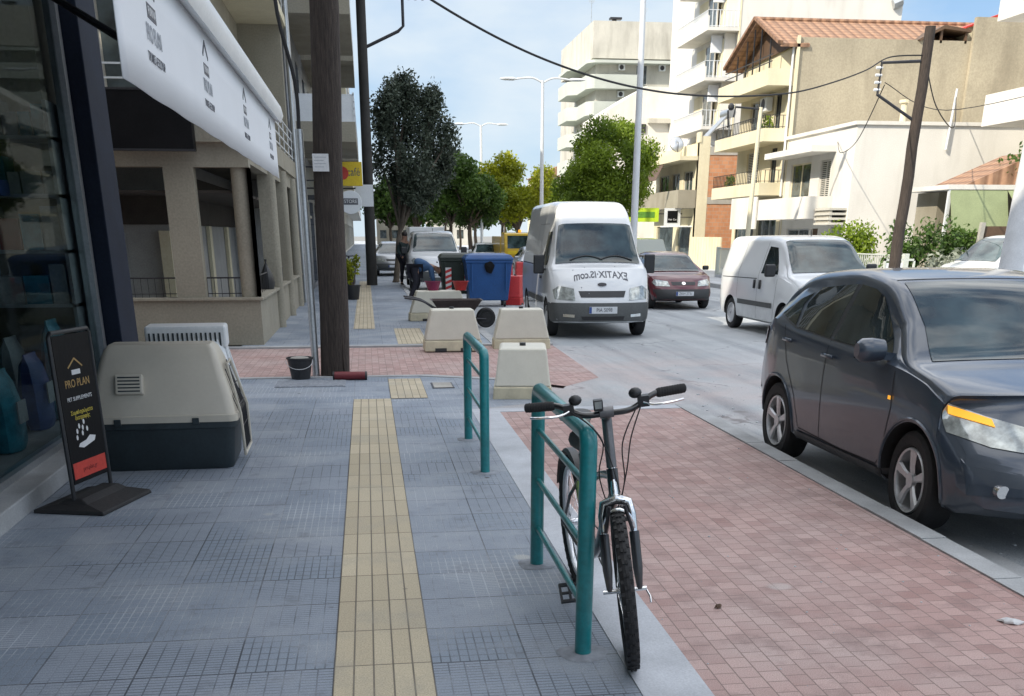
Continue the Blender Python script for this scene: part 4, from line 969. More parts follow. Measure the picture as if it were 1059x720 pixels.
small_van('delivery_van', 'small white delivery van seen from front and side, beyond the dark crossover', (8.42, 17.9, -.12), R(1.5))
small_van('delivery_van', 'small white van facing the camera behind the bending workman', (2.25, 35.2, 0), R(0), txt='BIA 6120')
c = small_van('delivery_van', 'white van half hidden at the right edge behind the leaning lamp post', (14.9, 26.4, -.12), R(-78))
# box truck behind
tk = thing('box_truck', 'white box truck far down the left kerb above the small van roof', 'truck', (3.3, 58, -.12)); tk.scale = (.85, 1, .85)
m = MB(); m.box(-1.1, 1.1, 1.6, 6.5, .7, 2.55); m.build('cargo_box', white_mt, tk, bevel=.03)
m = MB(); m.prism([(0, .5), (0, 1.2), (.35, 2.0), (1.5, 2.05), (1.5, .5)], -1.0, 1.0, 'yz'); cb_ = m.build('cab', p_white, tk, bevel=.05)
m = MB(); m.box(-.85, .85, -.02, .0, 1.25, 1.3); m.prism([(-.012, 1.24), (.33, 1.97), (.345, 1.97), (.0, 1.24)], -.85, .85, 'yz'); m.build('windscreen', scr_glass, cb_)
for y_ in (.8, 5.2):
    for sd in (-1, 1):
        m = MB(); m.cyl((sd*.75, y_, .4), (sd*1.02, y_, .4), .4, n=24); m.build('wheel', rubber, tk)
# far cars
hatch('parked_car', 'white car far down the street between the small van and yellow truck', p_white, (6.45, 57, -.12), 0, simple=True)
hatch('parked_car', 'dark slate car beyond the blue container, right of the yellow truck', p_blue, (8.0, 48, -.12), 0, simple=True)
hatch('parked_car', 'silver car glimpsed between the tall van and the plastic barriers', p_grey, (6.55, 39.5, -.12), 0, simple=True)
hatch('parked_car', 'pale blue grey car parked at the far left kerb beyond the tree trunk', p_grey, (1.15, 47.0, 0.01), 0, simple=True)
# yellow tipper truck
yt = thing('yellow_truck', 'yellow truck with red and yellow front far along the street', 'truck', (7.7, 54, -.12)); yt.scale = (.74, .8, .74)
m = MB(); m.prism([(0, .6), (-.02, 1.6), (.1, 2.5), (1.7, 2.55), (1.7, .6)], -1.15, 1.15, 'yz'); cb_ = m.build('cab', p_yel, yt, bevel=.06)
m = MB(); m.prism([(-.03, 1.55), (.075, 2.35), (.09, 2.35), (0, 1.55)], -.95, .95, 'yz'); m.build('windscreen', scr_glass, cb_)
m = MB(); m.box(-.95, .95, -.05, -.02, 1.18, 1.4); m.build('front_stripe', yel, yt); m = MB(); m.box(-1.0, 1.0, -.06, -.02, .62, 1.0); m.build('bumper', ink_r, yt)
m = MB(); m.box(-1.2, 1.2, 1.9, 6.5, 1.0, 2.3); m.build('tipper_body', p_yel, yt, bevel=.04)
m = MB(); m.cyl((0, .8, 2.55), (0, .8, 2.72), .1, n=12); m.build('beacon', lamp_amber, yt)
for y_ in (.9, 5.2):
    for sd in (-1, 1):
        m = MB(); m.cyl((sd*.8, y_, .5), (sd*1.12, y_, .5), .5, n=24); m.build('wheel', rubber, yt)
# silver pick-up by the brick building
pk = thing('pickup_truck', 'old grey green pick-up truck parked behind the maroon hatchback', 'truck', (11.3, 41, -.12), R(12))
m = MB(); m.prism([(0, .45), (-.02, .85), (.1, 1.0), (.95, 1.08), (1.35, 1.62), (2.3, 1.66), (2.45, 1.1), (2.45, .4)], -.8, .8, 'yz'); cb_ = m.build('cab', paint('dull_green_paint', (.25, .28, .25), 0, .5), pk, bevel=.05)
m = MB(); m.prism([(.99, 1.09), (1.36, 1.585), (1.345, 1.60), (.97, 1.10)], -.68, .68, 'yz'); m.build('windscreen', scr_glass, cb_)
m = MB(); m.box(-.85, .85, 2.5, 4.6, .6, 1.0); m.build('cargo_bed', metal_l, pk, bevel=.02)
for y_ in (.8, 3.8):
    for sd in (-1, 1):
        m = MB(); m.cyl((sd*.62, y_, .32), (sd*.82, y_, .32), .32, n=24); m.build('wheel', rubber, pk)

# ================================================================== RIGHT SIDE BUILDINGS
PL = []
_fw = cam.rotation_euler.to_matrix()
def pix(x, y, Y):
    """world point on the plane at street distance Y seen at photo pixel (x, y) - used to read off sizes"""
    d = _fw @ Vector(((x-529.5)/F_PX, -(y-(242+F_PX*math.tan(PITCH)))/F_PX, -1)); t = Y/d.y
    return Vector((d.x*t, Y, EYE+d.z*t))
def pz(x, y, Y): return pix(x, y, Y).z
def bld(name, label, o): b = thing(name, label, 'building', o); return b, Matrix.Translation((-o[0], -o[1], -o[2]))
def railing(mb, pts, z0, z1, step=.12, w=.012, top=.02):
    for (a, b) in zip(pts, pts[1:]):
        a, b = Vector(a), Vector(b); d = b-a; n = max(1, int(d.length/step))
        mb.bar((a.x, a.y, z1), (b.x, b.y, z1), top*2, top); mb.bar((a.x, a.y, z0+.06), (b.x, b.y, z0+.06), top, top)
        for i in range(n+1):
            p = a+d*i/n; mb.box(p.x-w, p.x+w, p.y-w, p.y+w, z0, z1)
def window(b, T, x, y0, y1, z0, z1, frame_m=shutter_m, depth=.12, axis='x', slats=False):
    """window standing in a wall facing -X at x (axis 'x'), or facing -Y at x (axis 'y')"""
    f = MB(); g = MB(); s = .06
    def B(mb, a0, a1, c0, c1, d0, d1):
        if axis == 'x': mb.box(x+d0, x+d1, a0, a1, c0, c1)
        else: mb.box(a0, a1, x+d0, x+d1, c0, c1)
    B(f, y0, y1, z0, z0+s, depth-.05, depth+.02); B(f, y0, y1, z1-s, z1, depth-.05, depth+.02)
    ym = (y0+y1)/2
    for a in (y0, ym-s/2, y1-s): B(f, a, a+s, z0+s, z1-s, depth-.05, depth+.02)
    o = f.build('window', frame_m, b, M=T)
    B(g, y0+s, ym-s/2, z0+s, z1-s, depth-.02, depth-.01); B(g, ym+s/2, y1-s, z0+s, z1-s, depth-.02, depth-.01); g.build('pane', win_g, o, M=T)
    if slats:
        q_ = MB(); z = z0+s
        while z < z1-s: B(q_, y0+s, y1-s, z, z+.03, depth-.045, depth-.025); z += .07
        q_.build('shutter', shutter_m, o, M=T)
    return o

# --- low white house
b, T = bld('white_house', 'low bright white two storey house with balcony canopy, next to the tall bare wall', (18, 39.4, 0))
m = MB()
m.holewall((18, 39.4, -.1), (0, 1, 0), (-1, 0, 0), 6.7, 5.5, .3, [(.4, 1.5, .1, 2.05), (2.6, 3.3, .1, 2.0), (3.5, 5.9, .1, 2.0), (2.0, 3.0, 2.75, 4.5), (3.9, 6.0, 2.75, 4.5)])
m.box(18.3, 29, 39.4, 39.7, -.1, 5.4); m.box(18.3, 29, 45.3, 45.6, -.1, 5.4); m.box(18.3, 29, 39.7, 45.3, 5.1, 5.3)
m.build('wall', white_pl, b, M=T)
m = MB(); m.box(18.5, 18.55, 39.7, 45.3, 0, 5.0); m.build('inside', cream, b, M=T)
m = MB(); m.box(17.9, 18.32, 39.32, 46.15, 5.4, 5.52); m.box(18.32, 29, 39.32, 39.72, 5.4, 5.52); m.build('roof_edge', white_pl, b, M=T)
m = MB(); m.box(17.0, 17.999, 41.0, 46.0, 4.62, 4.84); m.build('canopy', white_pl, b, M=T)
m = MB(); m.box(16.9, 17.999, 40.9, 46.0, 2.25, 2.45); m.box(16.9, 17.02, 40.9, 46.0, 2.45, 3.05); m.box(17.02, 17.999, 40.9, 41.02, 2.45, 3.05); m.build('balcony', white_pl, b, M=T)
m = MB()
for k in range(4): m.box(17.3, 17.999, 39.5, 40.86, 2.02+k*.17, 2.10+k*.17)
for k in range(10): m.box(17.35, 17.45, 39.55+k*.13, 39.6+k*.13, 2.1, 2.55)
m.build('shop_cornice', grey_pl, b, M=T)
window(b, T, 18, 41.4, 42.4, 2.65, 4.4, slats=True); window(b, T, 18, 43.3, 45.4, 2.65, 4.4, cream)
m = MB(); m.box(18.1, 18.16, 39.8, 40.9, 0, 1.95); m.build('door', grey_b, b, M=T)
m = MB(); m.box(18.1, 18.16, 42.0, 42.7, 0, 1.9); m.build('door', wood_d, b, M=T); window(b, T, 18, 42.9, 45.3, .0, 1.9, alu)
m = MB(); m.cyl((20.5, 41, 5.3), (20.5, 41, 6.3), .12, n=10); m.cyl((20.5, 41, 6.3), (20.5, 41, 6.4), .2, n=10); m.build('chimney', cream, b, M=T)
# --- tall house with bare side wall and tiled gable roof
b, T = bld('gabled_house', 'cream four storey house with bare weathered side wall and terracotta gable roof', (18, 46.2, 0))
m = MB(); wz = [(.15, 2.4), (3.75, 5.2), (5.9, 7.3)]
m.holewall((18, 46.2, -.1), (0, 1, 0), (-1, 0, 0), 6.2, 9.0, .3, [(1.0, 1.7, wz[1][0]+.1, wz[1][1]+.1), (3.2, 4.8, wz[1][0]+.1, wz[1][1]+.1), (1.0, 1.7, wz[2][0]+.1, wz[2][1]+.1), (3.2, 4.8, wz[2][0]+.1, wz[2][1]+.1), (.4, 2.8, .1, 2.5), (3.2, 5.8, .1, 2.5)])
m.box(18.3, 36, 52.1, 52.4, -.1, 9); m.box(18.3, 36, 46.5, 52.1, 8.7, 8.9)
m.build('wall', cream, b, M=T)
m = MB(); m.box(18.001, 31, 46.0, 46.199, -.1, 9.2); m.box(18.301, 31, 46.2, 46.5, -.1, 9.2); m.box(25.6, 40, 45.8, 45.99, -.1, 10.05); m.build('side_wall', old_pl, b, M=T)
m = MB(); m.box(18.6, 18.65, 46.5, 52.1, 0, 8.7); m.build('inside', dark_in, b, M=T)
yb = 46.0
ridge = (49.0, 10.3)
m = MB()
m.prism([(45.9, 8.95), (ridge[0], ridge[1]), (52.8, 8.85), (52.8, 8.75), (ridge[0], ridge[1]-.12), (45.9, 8.83)], 17.25, 18.5, 'yz')
m.prism([(46.55, 9.23), (ridge[0], ridge[1]-.005), (52.8, 8.84), (52.8, 8.75), (ridge[0], ridge[1]-.12), (46.55, 9.1)], 18.5, 27.5, 'yz')
m.build('roof', roof_m, b, M=T)
m = MB(); m.cyl((17.2, ridge[0], ridge[1]+.02), (27.5, ridge[0], ridge[1]+.02), .09, n=10)
for (a, c_) in (((45.85, 8.98), (49.0, 10.36)), ((49.0, 10.36), (52.8, 8.9))): m.bar((17.22, a[0], a[1]), (17.22, c_[0], c_[1]), .22, .12)
m.build('ridge_tiles', roof_m, b, M=T)
m = MB(); m.prism([(46.4, 8.9), (ridge[0], 10.12), (52.3, 8.8)], 17.9, 17.95, 'yz'); m.build('gable_boards', wood_d, b, M=T)
m = MB()
for t_ in (.15, .35, .5, .65, .85):
    yy = 46.4+5.9*t_; zz = 8.9+1.2*min(t_/.44, (1-t_)/.56); m.bar((17.35, yy, 8.1), (17.35, yy, zz), .05, .05)
for z_ in (8.35, 8.6): m.box(17.08, 17.12, 46.3, 52.3, z_, z_+.03)
m.build('gable_posts', metal_d, b, M=T)
zs = [(pz(802, 74, 46.0), pz(802, 56, 46.0)), (pz(796, 130, 46.0), pz(796, 116, 46.0)), (pz(790, 189, 46.0), pz(790, 175, 46.0))]
for i, (z0, z1) in enumerate(zs):
    z0 = [7.45, 5.35, 3.25][i]; z1 = z0+[.62, .5, .5][i]
    m = MB(); m.box(16.9, 17.999, 46.1, 52.6, z0, z0+.12); m.box(16.9, 17.0, 46.1, 52.6, z0+.12, z1); m.box(17.0, 17.999, 46.1, 46.2, z0+.12, z1); m.box(17.0, 17.999, 52.5, 52.6, z0+.12, z1); m.build('balcony', cream, b, M=T)
    if i:
        m = MB(); railing(m, [(16.95, 52.55, 0), (16.95, 46.15, 0), (17.95, 46.15, 0)], z1, z1+.5, .2); m.build('balcony_railing', metal_d, b, M=T)
        window(b, T, 18, 47.2, 47.9, wz[i][0], wz[i][1], metal_d); window(b, T, 18, 49.4, 51.0, wz[i][0], wz[i][1], shutter_m, slats=i == 1)
m = MB(); m.box(18.1, 18.15, 46.5, 52.1, 0, 2.4); w_ = m.build('shop_window', win_g, b, M=T); m = MB()
for k in range(7): m.box(18.05, 18.1, 46.6+k*.9, 46.66+k*.9, 0, 2.4)
m.build('mullions', alu, w_, M=T)
m = MB(); m.box(16.92, 16.99, 46.3, 49.6, 1.9, 3.2); m.build('awning_blind', white_pl, b, M=T)
m = MB(); m.box(17.98, 18.1, 45.9, 45.99, -.1, 9.25); m.build('corner_post', cream, b, M=T)
# roof-top lean-to and red edged pent house over the side wall
m = MB(); m.prism([(23.2, 9.2), (24.3, 9.75), (25.5, 9.6), (25.5, 9.5), (24.3, 9.62), (23.3, 9.15)], 45.9, 48.0, 'xz'); m.box(24.2, 24.3, 46, 46.1, 9.1, 9.6); m.box(25.3, 25.4, 46, 46.1, 9.1, 9.6); m.build('lean_to', wood_d, b, M=T)
m = MB(); m.prism([(25.5, 9.2), (25.5, 9.75), (27.3, 10.3), (27.3, 9.2)], 46.3, 49.5, 'xz'); m.build('penthouse', cream, b, M=T)
m = MB(); m.prism([(25.4, 9.76), (27.0, 10.32), (28.2, 10.32), (28.2, 10.2), (27.1, 10.2), (25.4, 9.7)], 46.2, 49.6, 'xz'); m.build('red_roof_edge', ink_r, b, M=T)
m = MB(); m.tube([(17.9, 46.1, 3.2), (17.9, 46.1, 9)], .05, 8); m.build('downpipe', white_mt, b, M=T)
t = tag(MB().cyl((21.5, 39.3, 4.6), (21.6, 39.3, 6.6), .05, .04, 8).build('cable_mast', white_mt), 'thin white cable mast at the back of the low white house', 'mast')
for i_, (y_, z_, lab) in enumerate([(47.0, 5.85, 'potted plant on the middle balcony of the gabled house'), (51.5, 3.75, 'potted plant on the lowest balcony of the gabled house')]):
    t = thing('balcony_plant', lab, 'plant', (17.4, y_, z_-.38)); m = MB(); m.lathe([(0, 0), (.14, 0), (.18, .3), (0, .28)], n=14); m.build('pot', roof_m, t, smooth=30)
    PL.append((t, 90+i_))
t = thing('air_conditioner', 'white air conditioner on the street wall of the gabled house', 'air conditioner', (17.85, 48.5, 6.7)); m = MB(); m.box(-.2, .1, -.4, .4, 0, .55); m.build('casing', white_mt, t, bevel=.02); m = MB(); m.lathe([(.0, -.205), (.22, -.205), (.23, -.2)], (0, 0, .28), 'x', 18); m.build('fan_grille', metal_d, t)
b_keep = b
# --- brick sided house with shop signs
b, T = bld('brick_sided_house', 'two storey house with bare orange brick side wall, shops and terrace', (17.8, 58, 0))
m = MB()
m.holewall((17.8, 58, -.1), (0, 1, 0), (-1, 0, 0), 8.5, 6.3, .3, [(.8, 3.4, .1, 2.2), (4.2, 7.8, .1, 2.2), (.9, 2.6, 3.2, 5.0), (3.4, 5.0, 3.2, 5.0), (5.6, 7.6, 3.2, 5.0)])
m.box(17.8, 18.4, 57.99, 58.3, -.1, 6.5); m.box(17.79, 17.9, 57.95, 58.6, 6.2, 6.7)
m.build('wall', cream, b, M=T)
m = MB(); m.box(18.41, 27, 58.0, 58.2, .9, 3.2); m.box(18.41, 27, 58.0, 58.2, 3.55, 5.6); m.build('brick_infill', brick_m, b, M=T)
m = MB(); m.box(18.41, 27, 57.97, 58.2, 3.2, 3.55); m.box(18.41, 27, 57.97, 58.2, 5.6, 6.0); m.box(18.41, 27, 57.97, 58.2, -.1, .9); m.build('concrete_band', concrete, b, M=T)
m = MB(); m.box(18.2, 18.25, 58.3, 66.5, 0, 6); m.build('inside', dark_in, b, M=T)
m = MB(); m.box(16.8, 17.799, 58.1, 66.5, 5.35, 5.55); m.box(16.8, 16.9, 58.1, 66.5, 5.55, 5.75); m.build('roof_slab', cream, b, M=T)
m = MB(); m.box(16.8, 17.799, 58.1, 66.5, 3.0, 3.15); m.box(16.8, 16.88, 58.1, 66.5, 3.15, 3.9); m.box(16.88, 17.799, 58.1, 58.2, 3.15, 3.9); m.build('balcony', olive_pl, b, M=T)
m = MB(); m.prism([(16.85, 5.35), (16.87, 5.35), (16.45, 4.5), (16.43, 4.5)], 61.5, 65.8, 'xz'); m.build('terrace_blind', wood_d, b, M=T)
for a0, a1 in ((58.9, 60.6), (61.4, 63.0), (63.6, 65.6)): window(b, T, 17.8, a0, a1, 3.1, 4.9)
m = MB(); m.box(17.9, 17.95, 58.8, 61.4, 0, 2.1); m.box(17.9, 17.95, 62.2, 65.8, 0, 2.1); w_ = m.build('shop_window', win_g, b, M=T)
m = MB(); m.box(16.6, 17.799, 58.5, 60.6, 2.05, 2.12); m.build('shop_awning', canvas_w, b, M=T)
t = thing('shop_sign', 'black square shop sign on white board over the far shop awning', 'sign', (16.7, 58.6, 2.45))
m = MB(); m.box(-.45, .45, 0, .06, -.38, .55); m.build('board', white_mt, t); m = MB(); m.box(-.28, .28, -.02, -.0, -.18, .42); m.build('black_panel', signblk, t)
text_mesh('Hair Cut', .13, frame((0, -.03, -.02), (1, 0, 0), (0, 0, 1)), ink_w, 'lettering', t)
m = MB(); m.bar((.4, .03, .1), (1.1, .03, .1), .04, .04); m.build('bracket', metal_d, t)
yg = mat('yellow_green_sign', (0.45, 0.62, 0.03), 0.4, var=.1)
t = thing('shop_sign', 'bright yellow green shop fascia sign just left of the black square sign', 'sign', (15.7, 60.5, 2.75))
m = MB(); m.box(-1.0, .75, 0, .12, -.42, .3); m.build('panel', yg, t, bevel=.01); m = MB(); m.box(-.8, .5, -.015, 0, -.2, .1); m.build('lettering_band', mat('green_print', (.10, .25, .03), .5), t)
m = MB(); m.bar((.7, .06, 0), (2.1, .06, 0), .05, .05); m.build('bracket', metal_d, t)
t = thing('satellite_dish', 'round grey satellite dish on the roof left of the solar tank', 'dish', (17.2, 60, 5.75))
m = MB(); m.lathe([(.02, 0), (.25, .03), (.45, .1), (.55, .17)], (0, -.1, .75), 'y', 24); d_ = m.build('dish', metal_l, t, smooth=True); so = d_.modifiers.new('s', 'SOLIDIFY'); so.thickness = .02
d_.rotation_euler = (R(-25), 0, 0); t.scale = (.72, .72, .8)
m = MB(); m.tube([(0, 0, 0), (0, 0, .75)], .03, 8); m.build('stand', metal_d, t)
t = thing('solar_heater', 'solar water heater on a slanted rack above the brick side wall', 'water heater', (18.9, 58.9, 6.3))
m = MB(); m.prism([(-.7, .1), (.5, 1.3), (.55, 1.26), (-.65, .05)], -.5, .5, 'xz'); m.build('panel', metal_l, t)
m = MB(); m.cyl((.62, -.65, 1.35), (.62, .65, 1.35), .24, n=18); m.build('tank', metal_l, t, smooth=True)
m = MB()
for y_ in (-.5, .5): m.bar((.6, y_, 1.15), (.6, y_, -.3), .04, .04); m.bar((-.65, y_, .1), (.6, y_, -.3), .04, .04); m.bar((-.65, y_, .1), (-.65, y_, -.3), .04, .04)
m.build('rack', metal_l, t)
# --- tall white tower
b, T = bld('white_tower_block', 'tallest white apartment block with cream balconies rising behind the brick sided house', (21.5, 67, 0))
m = MB(); m.box(22.6, 32.6, 67, 80, 0, 26); m.box(21.9, 22.6, 67.6, 79.5, 0, 26); m.build('wall', white_pl, b, M=T)
m = MB(); m.box(22.55, 22.62, 66.97, 67.2, 0, 26); m.build('edge_strip', cream, b, M=T)
for k in range(7):
    z = 5.0+k*2.62
    m = MB(); m.box(20.6, 22.6, 67.0, 73.5, z, z+.18); m.box(20.6, 20.7, 67.0, 73.5, z+.18, z+.75); m.build('balcony', white_pl, b, M=T)
    m = MB(); m.box(22.1-.25, 21.9, 67.7, 73, z+.2, z+2.3); m.build('balcony_back', cream, b, M=T)
    m = MB(); railing(m, [(20.65, 73.4, 0), (20.65, 67.05, 0), (22.5, 67.05, 0)], z+.18 if k % 2 else z+.18, z+1.05, .22, .02, .03); m.build('balcony_railing', white_mt, b, M=T)
    window(b, T, 21.6, 68.4, 70.2, z+.2, z+2.2, shutter_m, .02)
    m = MB(); m.box(21.2, 21.85, 67.9, 68.1, z+1.6, z+2.5); m.build('blind', canvas_w, b, M=T)
m = MB()
for k in range(6): m.cyl((31.9, 66.9, 14.4+k*.7), (32.4, 66.9, 14.6+k*.7), .25, .3, 8)
m.build('vent_stack', metal_l, b, M=T)
# --- mid white house with stepped roof
b, T = bld('white_house', 'white house with sloping parapet and blank side wall behind the big roadside tree', (18.4, 79, 0))
m = MB(); m.box(20.2, 30, 79, 88, 0, 11.3); m.prism([(17.2, 9.7), (20.2, 11.4), (20.2, 0), (18.4, 0), (18.4, 8.5), (17.2, 8.5)], 79.02, 87, 'xz'); m.build('wall', white_pl, b, M=T)
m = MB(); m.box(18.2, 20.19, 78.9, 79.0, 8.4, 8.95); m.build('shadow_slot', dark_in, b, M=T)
m = MB(); m.box(17.9, 18.39, 79.5, 86.5, 5.6, 5.8); m.box(17.9, 18.39, 79.5, 86.5, 2.9, 3.1); m.build('balcony_slab', cream, b, M=T)
m = MB(); m.box(20.3, 29.5, 78.6, 78.98, 9.0, 9.3); m.build('ledge', grey_pl, b, M=T)
# --- far block with rounded balconies
b, T = bld('rounded_balcony_block', 'grey far apartment block with rounded green grey balconies and blank stained top storey', (17.6, 95, 0))
m = MB(); m.box(18.0, 30, 95.4, 112, 0, 15.1); m.build('wall', grey_pl, b, M=T)
m = MB(); m.box(17.6, 25.8, 95.0, 110, 15.3, 18.0); m.build('top_storey', grey_pl, b, M=T)
m = MB(); m.box(24.8, 29.2, 94.8, 110, 15.3, 16.6); m.build('roof_parapet', white_pl, b, M=T)
for z in (4.9, 7.0, 9.1, 11.2, 13.2, 15.1):
    pts = [(30, 94.4), (18.6, 94.4)]+[(18.0+.9*math.cos(a), 95.3+.9*math.sin(a)) for a in [R(250-13*k) for k in range(6)]]+[(17.1, 95.8), (17.1, 99), (16.3, 99.5), (16.3, 104), (18, 104.5), (30, 104.5)]
    m = MB(); m.prism(pts, z-.2, z+.02, 'xy'); m.build('balcony_slab', pale_green, b, M=T)
    if z < 15:
        m = MB(); m.prism([(21.5, 94.4), (18.6, 94.4)]+[(18.0+.9*math.cos(a), 95.3+.9*math.sin(a)) for a in [R(250-13*k) for k in range(6)]]+[(17.1, 95.8), (17.1, 99), (16.3, 99.5), (16.3, 104), (17.9, 104.4), (17.9, 95.5), (21.5, 95.4)], z+.02, z+.85, 'xy'); m.build('balcony_parapet', pale_green, b, M=T)
    if z < 15:
        for x0, x1 in ((21.4, 22.4), (24.4, 25.2), (27.2, 28.6)): window(b, T, 95.4, x0, x1, z+.2, z+1.7, shutter_m, 0.0, axis='y')
        for x0 in (20.2, 24.6-.9, 26.6):
            m = MB(); m.box(x0-.35, x0+.2, 95.05, 95.38, z+1.25, z+1.7); a_ = m.build('air_conditioner', white_mt, b, M=T, bevel=.02); m = MB(); m.cyl((x0-.1, 95.04, z+1.47), (x0-.1, 95.03, z+1.47), .18, n=16); m.build('fan_grille', metal_d, a_, M=T)
m = MB(); m.cyl((20.0, 98, 18), (20.0, 98, 18.6), .2, n=10); m.box(19.6, 20.6, 97.7, 98.3, 18.6, 18.75); m.build('chimney', metal_d, b, M=T)
m = MB()
for x_, h_ in ((17.8, 1.9), (22.3, 1.3), (27.4, 2.0)):
    m.tube([(x_, 97, 16), (x_, 97, 18+h_)], .03, 6)
    for k in range(4): m.tube([(x_-.35+k*.05, 97, 18+h_-.1*k), (x_+.35-k*.05, 97, 18+h_-.1*k)], .015, 5)
m.build('aerials', metal_l, b, M=T)
m = MB(); m.box(25.9, 27.3, 98, 99.5, 15.3, 16.9); railing(m, [(26, 97.5, 0), (28.5, 97.5, 0)], 16.6, 17.6, .3, .02); m.build('roof_plant', metal_d, b, M=T)
b.location.x += 1.9
# --- small far houses closing the street
for i, (x0, x1, y0, h, mt, lab) in enumerate([(19, 24, 120, 7.5, cream, 'small cream far house seen between the yellow tree and the big tree'), (10, 17, 175, 6.8, grey_pl, 'low grey far house closing the end of the street'), (2, 9, 190, 6.0, olive_pl, 'low beige far house at the street end behind the dark tree'), (24.5, 38, 121, 10, grey_pl, 'grey far block behind the rounded balcony block')]):
    b, T = bld('far_house', lab, (x0, y0, 0)); m = MB(); hs = []
    for k in range(int((x1-x0)/2)):
        for z in range(int(h/3)): hs.append((.5+k*2, 1.6+k*2, 1+z*3, 2.3+z*3))
    m.holewall((x0, y0, 0), (1, 0, 0), (0, -1, 0), x1-x0, h, .3, hs); m.box(x0, x1, y0+.3, y0+8, 0, h-.01); m.build('wall', mt, b, M=T)
    m = MB(); m.prism([(x0-.3, h), ((x0+x1)/2, h+1.2), (x1+.3, h)], y0-.2, y0+8.2, 'xz'); m.build('roof', roof_m, b, M=T)
    for (a, c_, z0, z1) in hs: m = MB(); m.box(x0+a, x0+c_, y0+.2, y0+.25, z0, z1); m.build('window', win_g, b, M=T)
# --- building at the right edge
b, T = bld('white_corner_block', 'sunlit white apartment block with flower filled balcony at the top right edge', (20.4, 34.5, 0))
m = MB(); m.box(25.0, 38, 34.8, 39, 0, 13); m.build('wall', white_pl, b, M=T)
for z in (5.25, 8.5):
    m = MB(); m.box(22.0+(z > 6)*.6, 27, 33.6, 34.79, z, z+.22); m.box(22.0, 22.1, 33.6, 38, z+.22, z+1.0); m.box(22.11, 27, 33.6, 33.7, z+.22, z+.62); m.box(22.0, 24.99, 34.79, 38, z, z+.22); m.build('balcony', white_pl, b, M=T)
    m = MB(); railing(m, [(22.15, 33.65, 0), (27, 33.65, 0)], z+.62, z+1.15, .16); m.build('balcony_railing', metal_d, b, M=T)
    window(b, T, 34.8, 26.2, 28.0, z+.3, z+2.3, shutter_m, -.02, axis='y')
# --- small house with green awning and tiled roof
b, T = bld('small_house', 'small house with green drop awning and terracotta roof behind the right hand hedge', (17.3, 31.5, 0))
m = MB(); m.holewall((17.6, 32.2, 0), (1, 0, 0), (0, -1, 0), 8, 2.9, .25, [(.8, 2.0, 0, 2.1), (2.8, 4.2, .8, 2.1)]); m.box(17.6, 25.6, 32.45, 33.5, 0, 2.9); m.build('wall', olive_pl, b, M=T)
m = MB(); m.box(17.1, 26, 30.8, 33.5, 2.92, 3.05); m.build('eaves', white_pl, b, M=T)
m = MB(); m.prism([(17.9, 3.06), (20.2, 4.0), (26, 4.0), (26, 3.06)], 31.3, 33.4, 'xz'); m.build('roof', roof_m, b, M=T)
gaw = mat('green_awning_cloth', (0.24, 0.28, 0.15), 0.8, var=.08)
m = MB(); m.prism([(30.85, 2.9), (30.82, 2.9), (30.4, 1.75), (30.43, 1.75)], 17.2, 19.0, 'yz'); m.prism([(30.85, 2.9), (30.82, 2.9), (29.6, 1.95), (29.63, 1.93)], 19.02, 21.6, 'yz'); m.build('awning', gaw, b, M=T)
m = MB(); m.box(17.15, 17.25, 30.82, 30.9, 0, 2.92); m.box(22, 22.1, 30.82, 30.9, 0, 2.92); m.build('post', white_mt, b, M=T)
# low fences
f_ = thing('garden_fence', 'pale green railing fence with white posts in front of the shrubs across the road', 'fence', (14.6, 30, 0))
T = Matrix.Translation((-14.6, -30, 0))
m = MB(); railing(m, [(14.6, 28, 0), (14.6, 44, 0)], .1, 1.15, .13, .012, .03); m.build('bars', pale_green, f_, M=T)
m = MB(); m.box(14.52, 14.68, 28, 44, 0, .12); m.build('plinth', kerb_m, f_, M=T)
for k in range(5): m = MB(); m.box(14.53, 14.67, 28+k*4-.07, 28.07+k*4, 0, 1.2); m.build('post', pale_green, f_, M=T)
f_ = thing('garden_wall', 'dark garden wall with leaning post in front of the green awning house', 'wall', (17.2, 29, 0))
T = Matrix.Translation((-17.2, -29, 0))
m = MB(); m.box(17.4, 24, 29.0, 29.2, 0, 1.9); m.build('boards', wood_d, f_, M=T); m = MB(); m.bar((17.2, 29, 0), (17.3, 29, 2.0), .12, .12); m.build('post', concrete, f_, M=T)
f_ = thing('hoarding', 'cream corrugated hoarding under the orange brick wall', 'fence', (17.6, 53.5, 0)); T = Matrix.Translation((-17.6, -53.5, 0))
m = MB()
for k in range(22): m.box(17.6+(k % 2)*.03, 17.66+(k % 2)*.03, 52.8+k*.23, 53.03+k*.23, 0, 1.55)
m.build('sheets', cream, f_, M=T)
f_ = thing('notice_board', 'small white notice on green legs by the fence near the leaning pole', 'sign', (13.7, 26.6, 0))
m = MB(); m.box(-.35, .1, -.02, .02, .55, 1.0); m.build('board', white_mt, f_); m = MB(); m.box(-.4, -.36, -.03, .03, 0, 1.1); m.box(.4, .44, -.03, .03, 0, 1.1); m.box(-.4, .44, -.03, .03, 1.05, 1.1); m.build('frame', pale_green, f_)

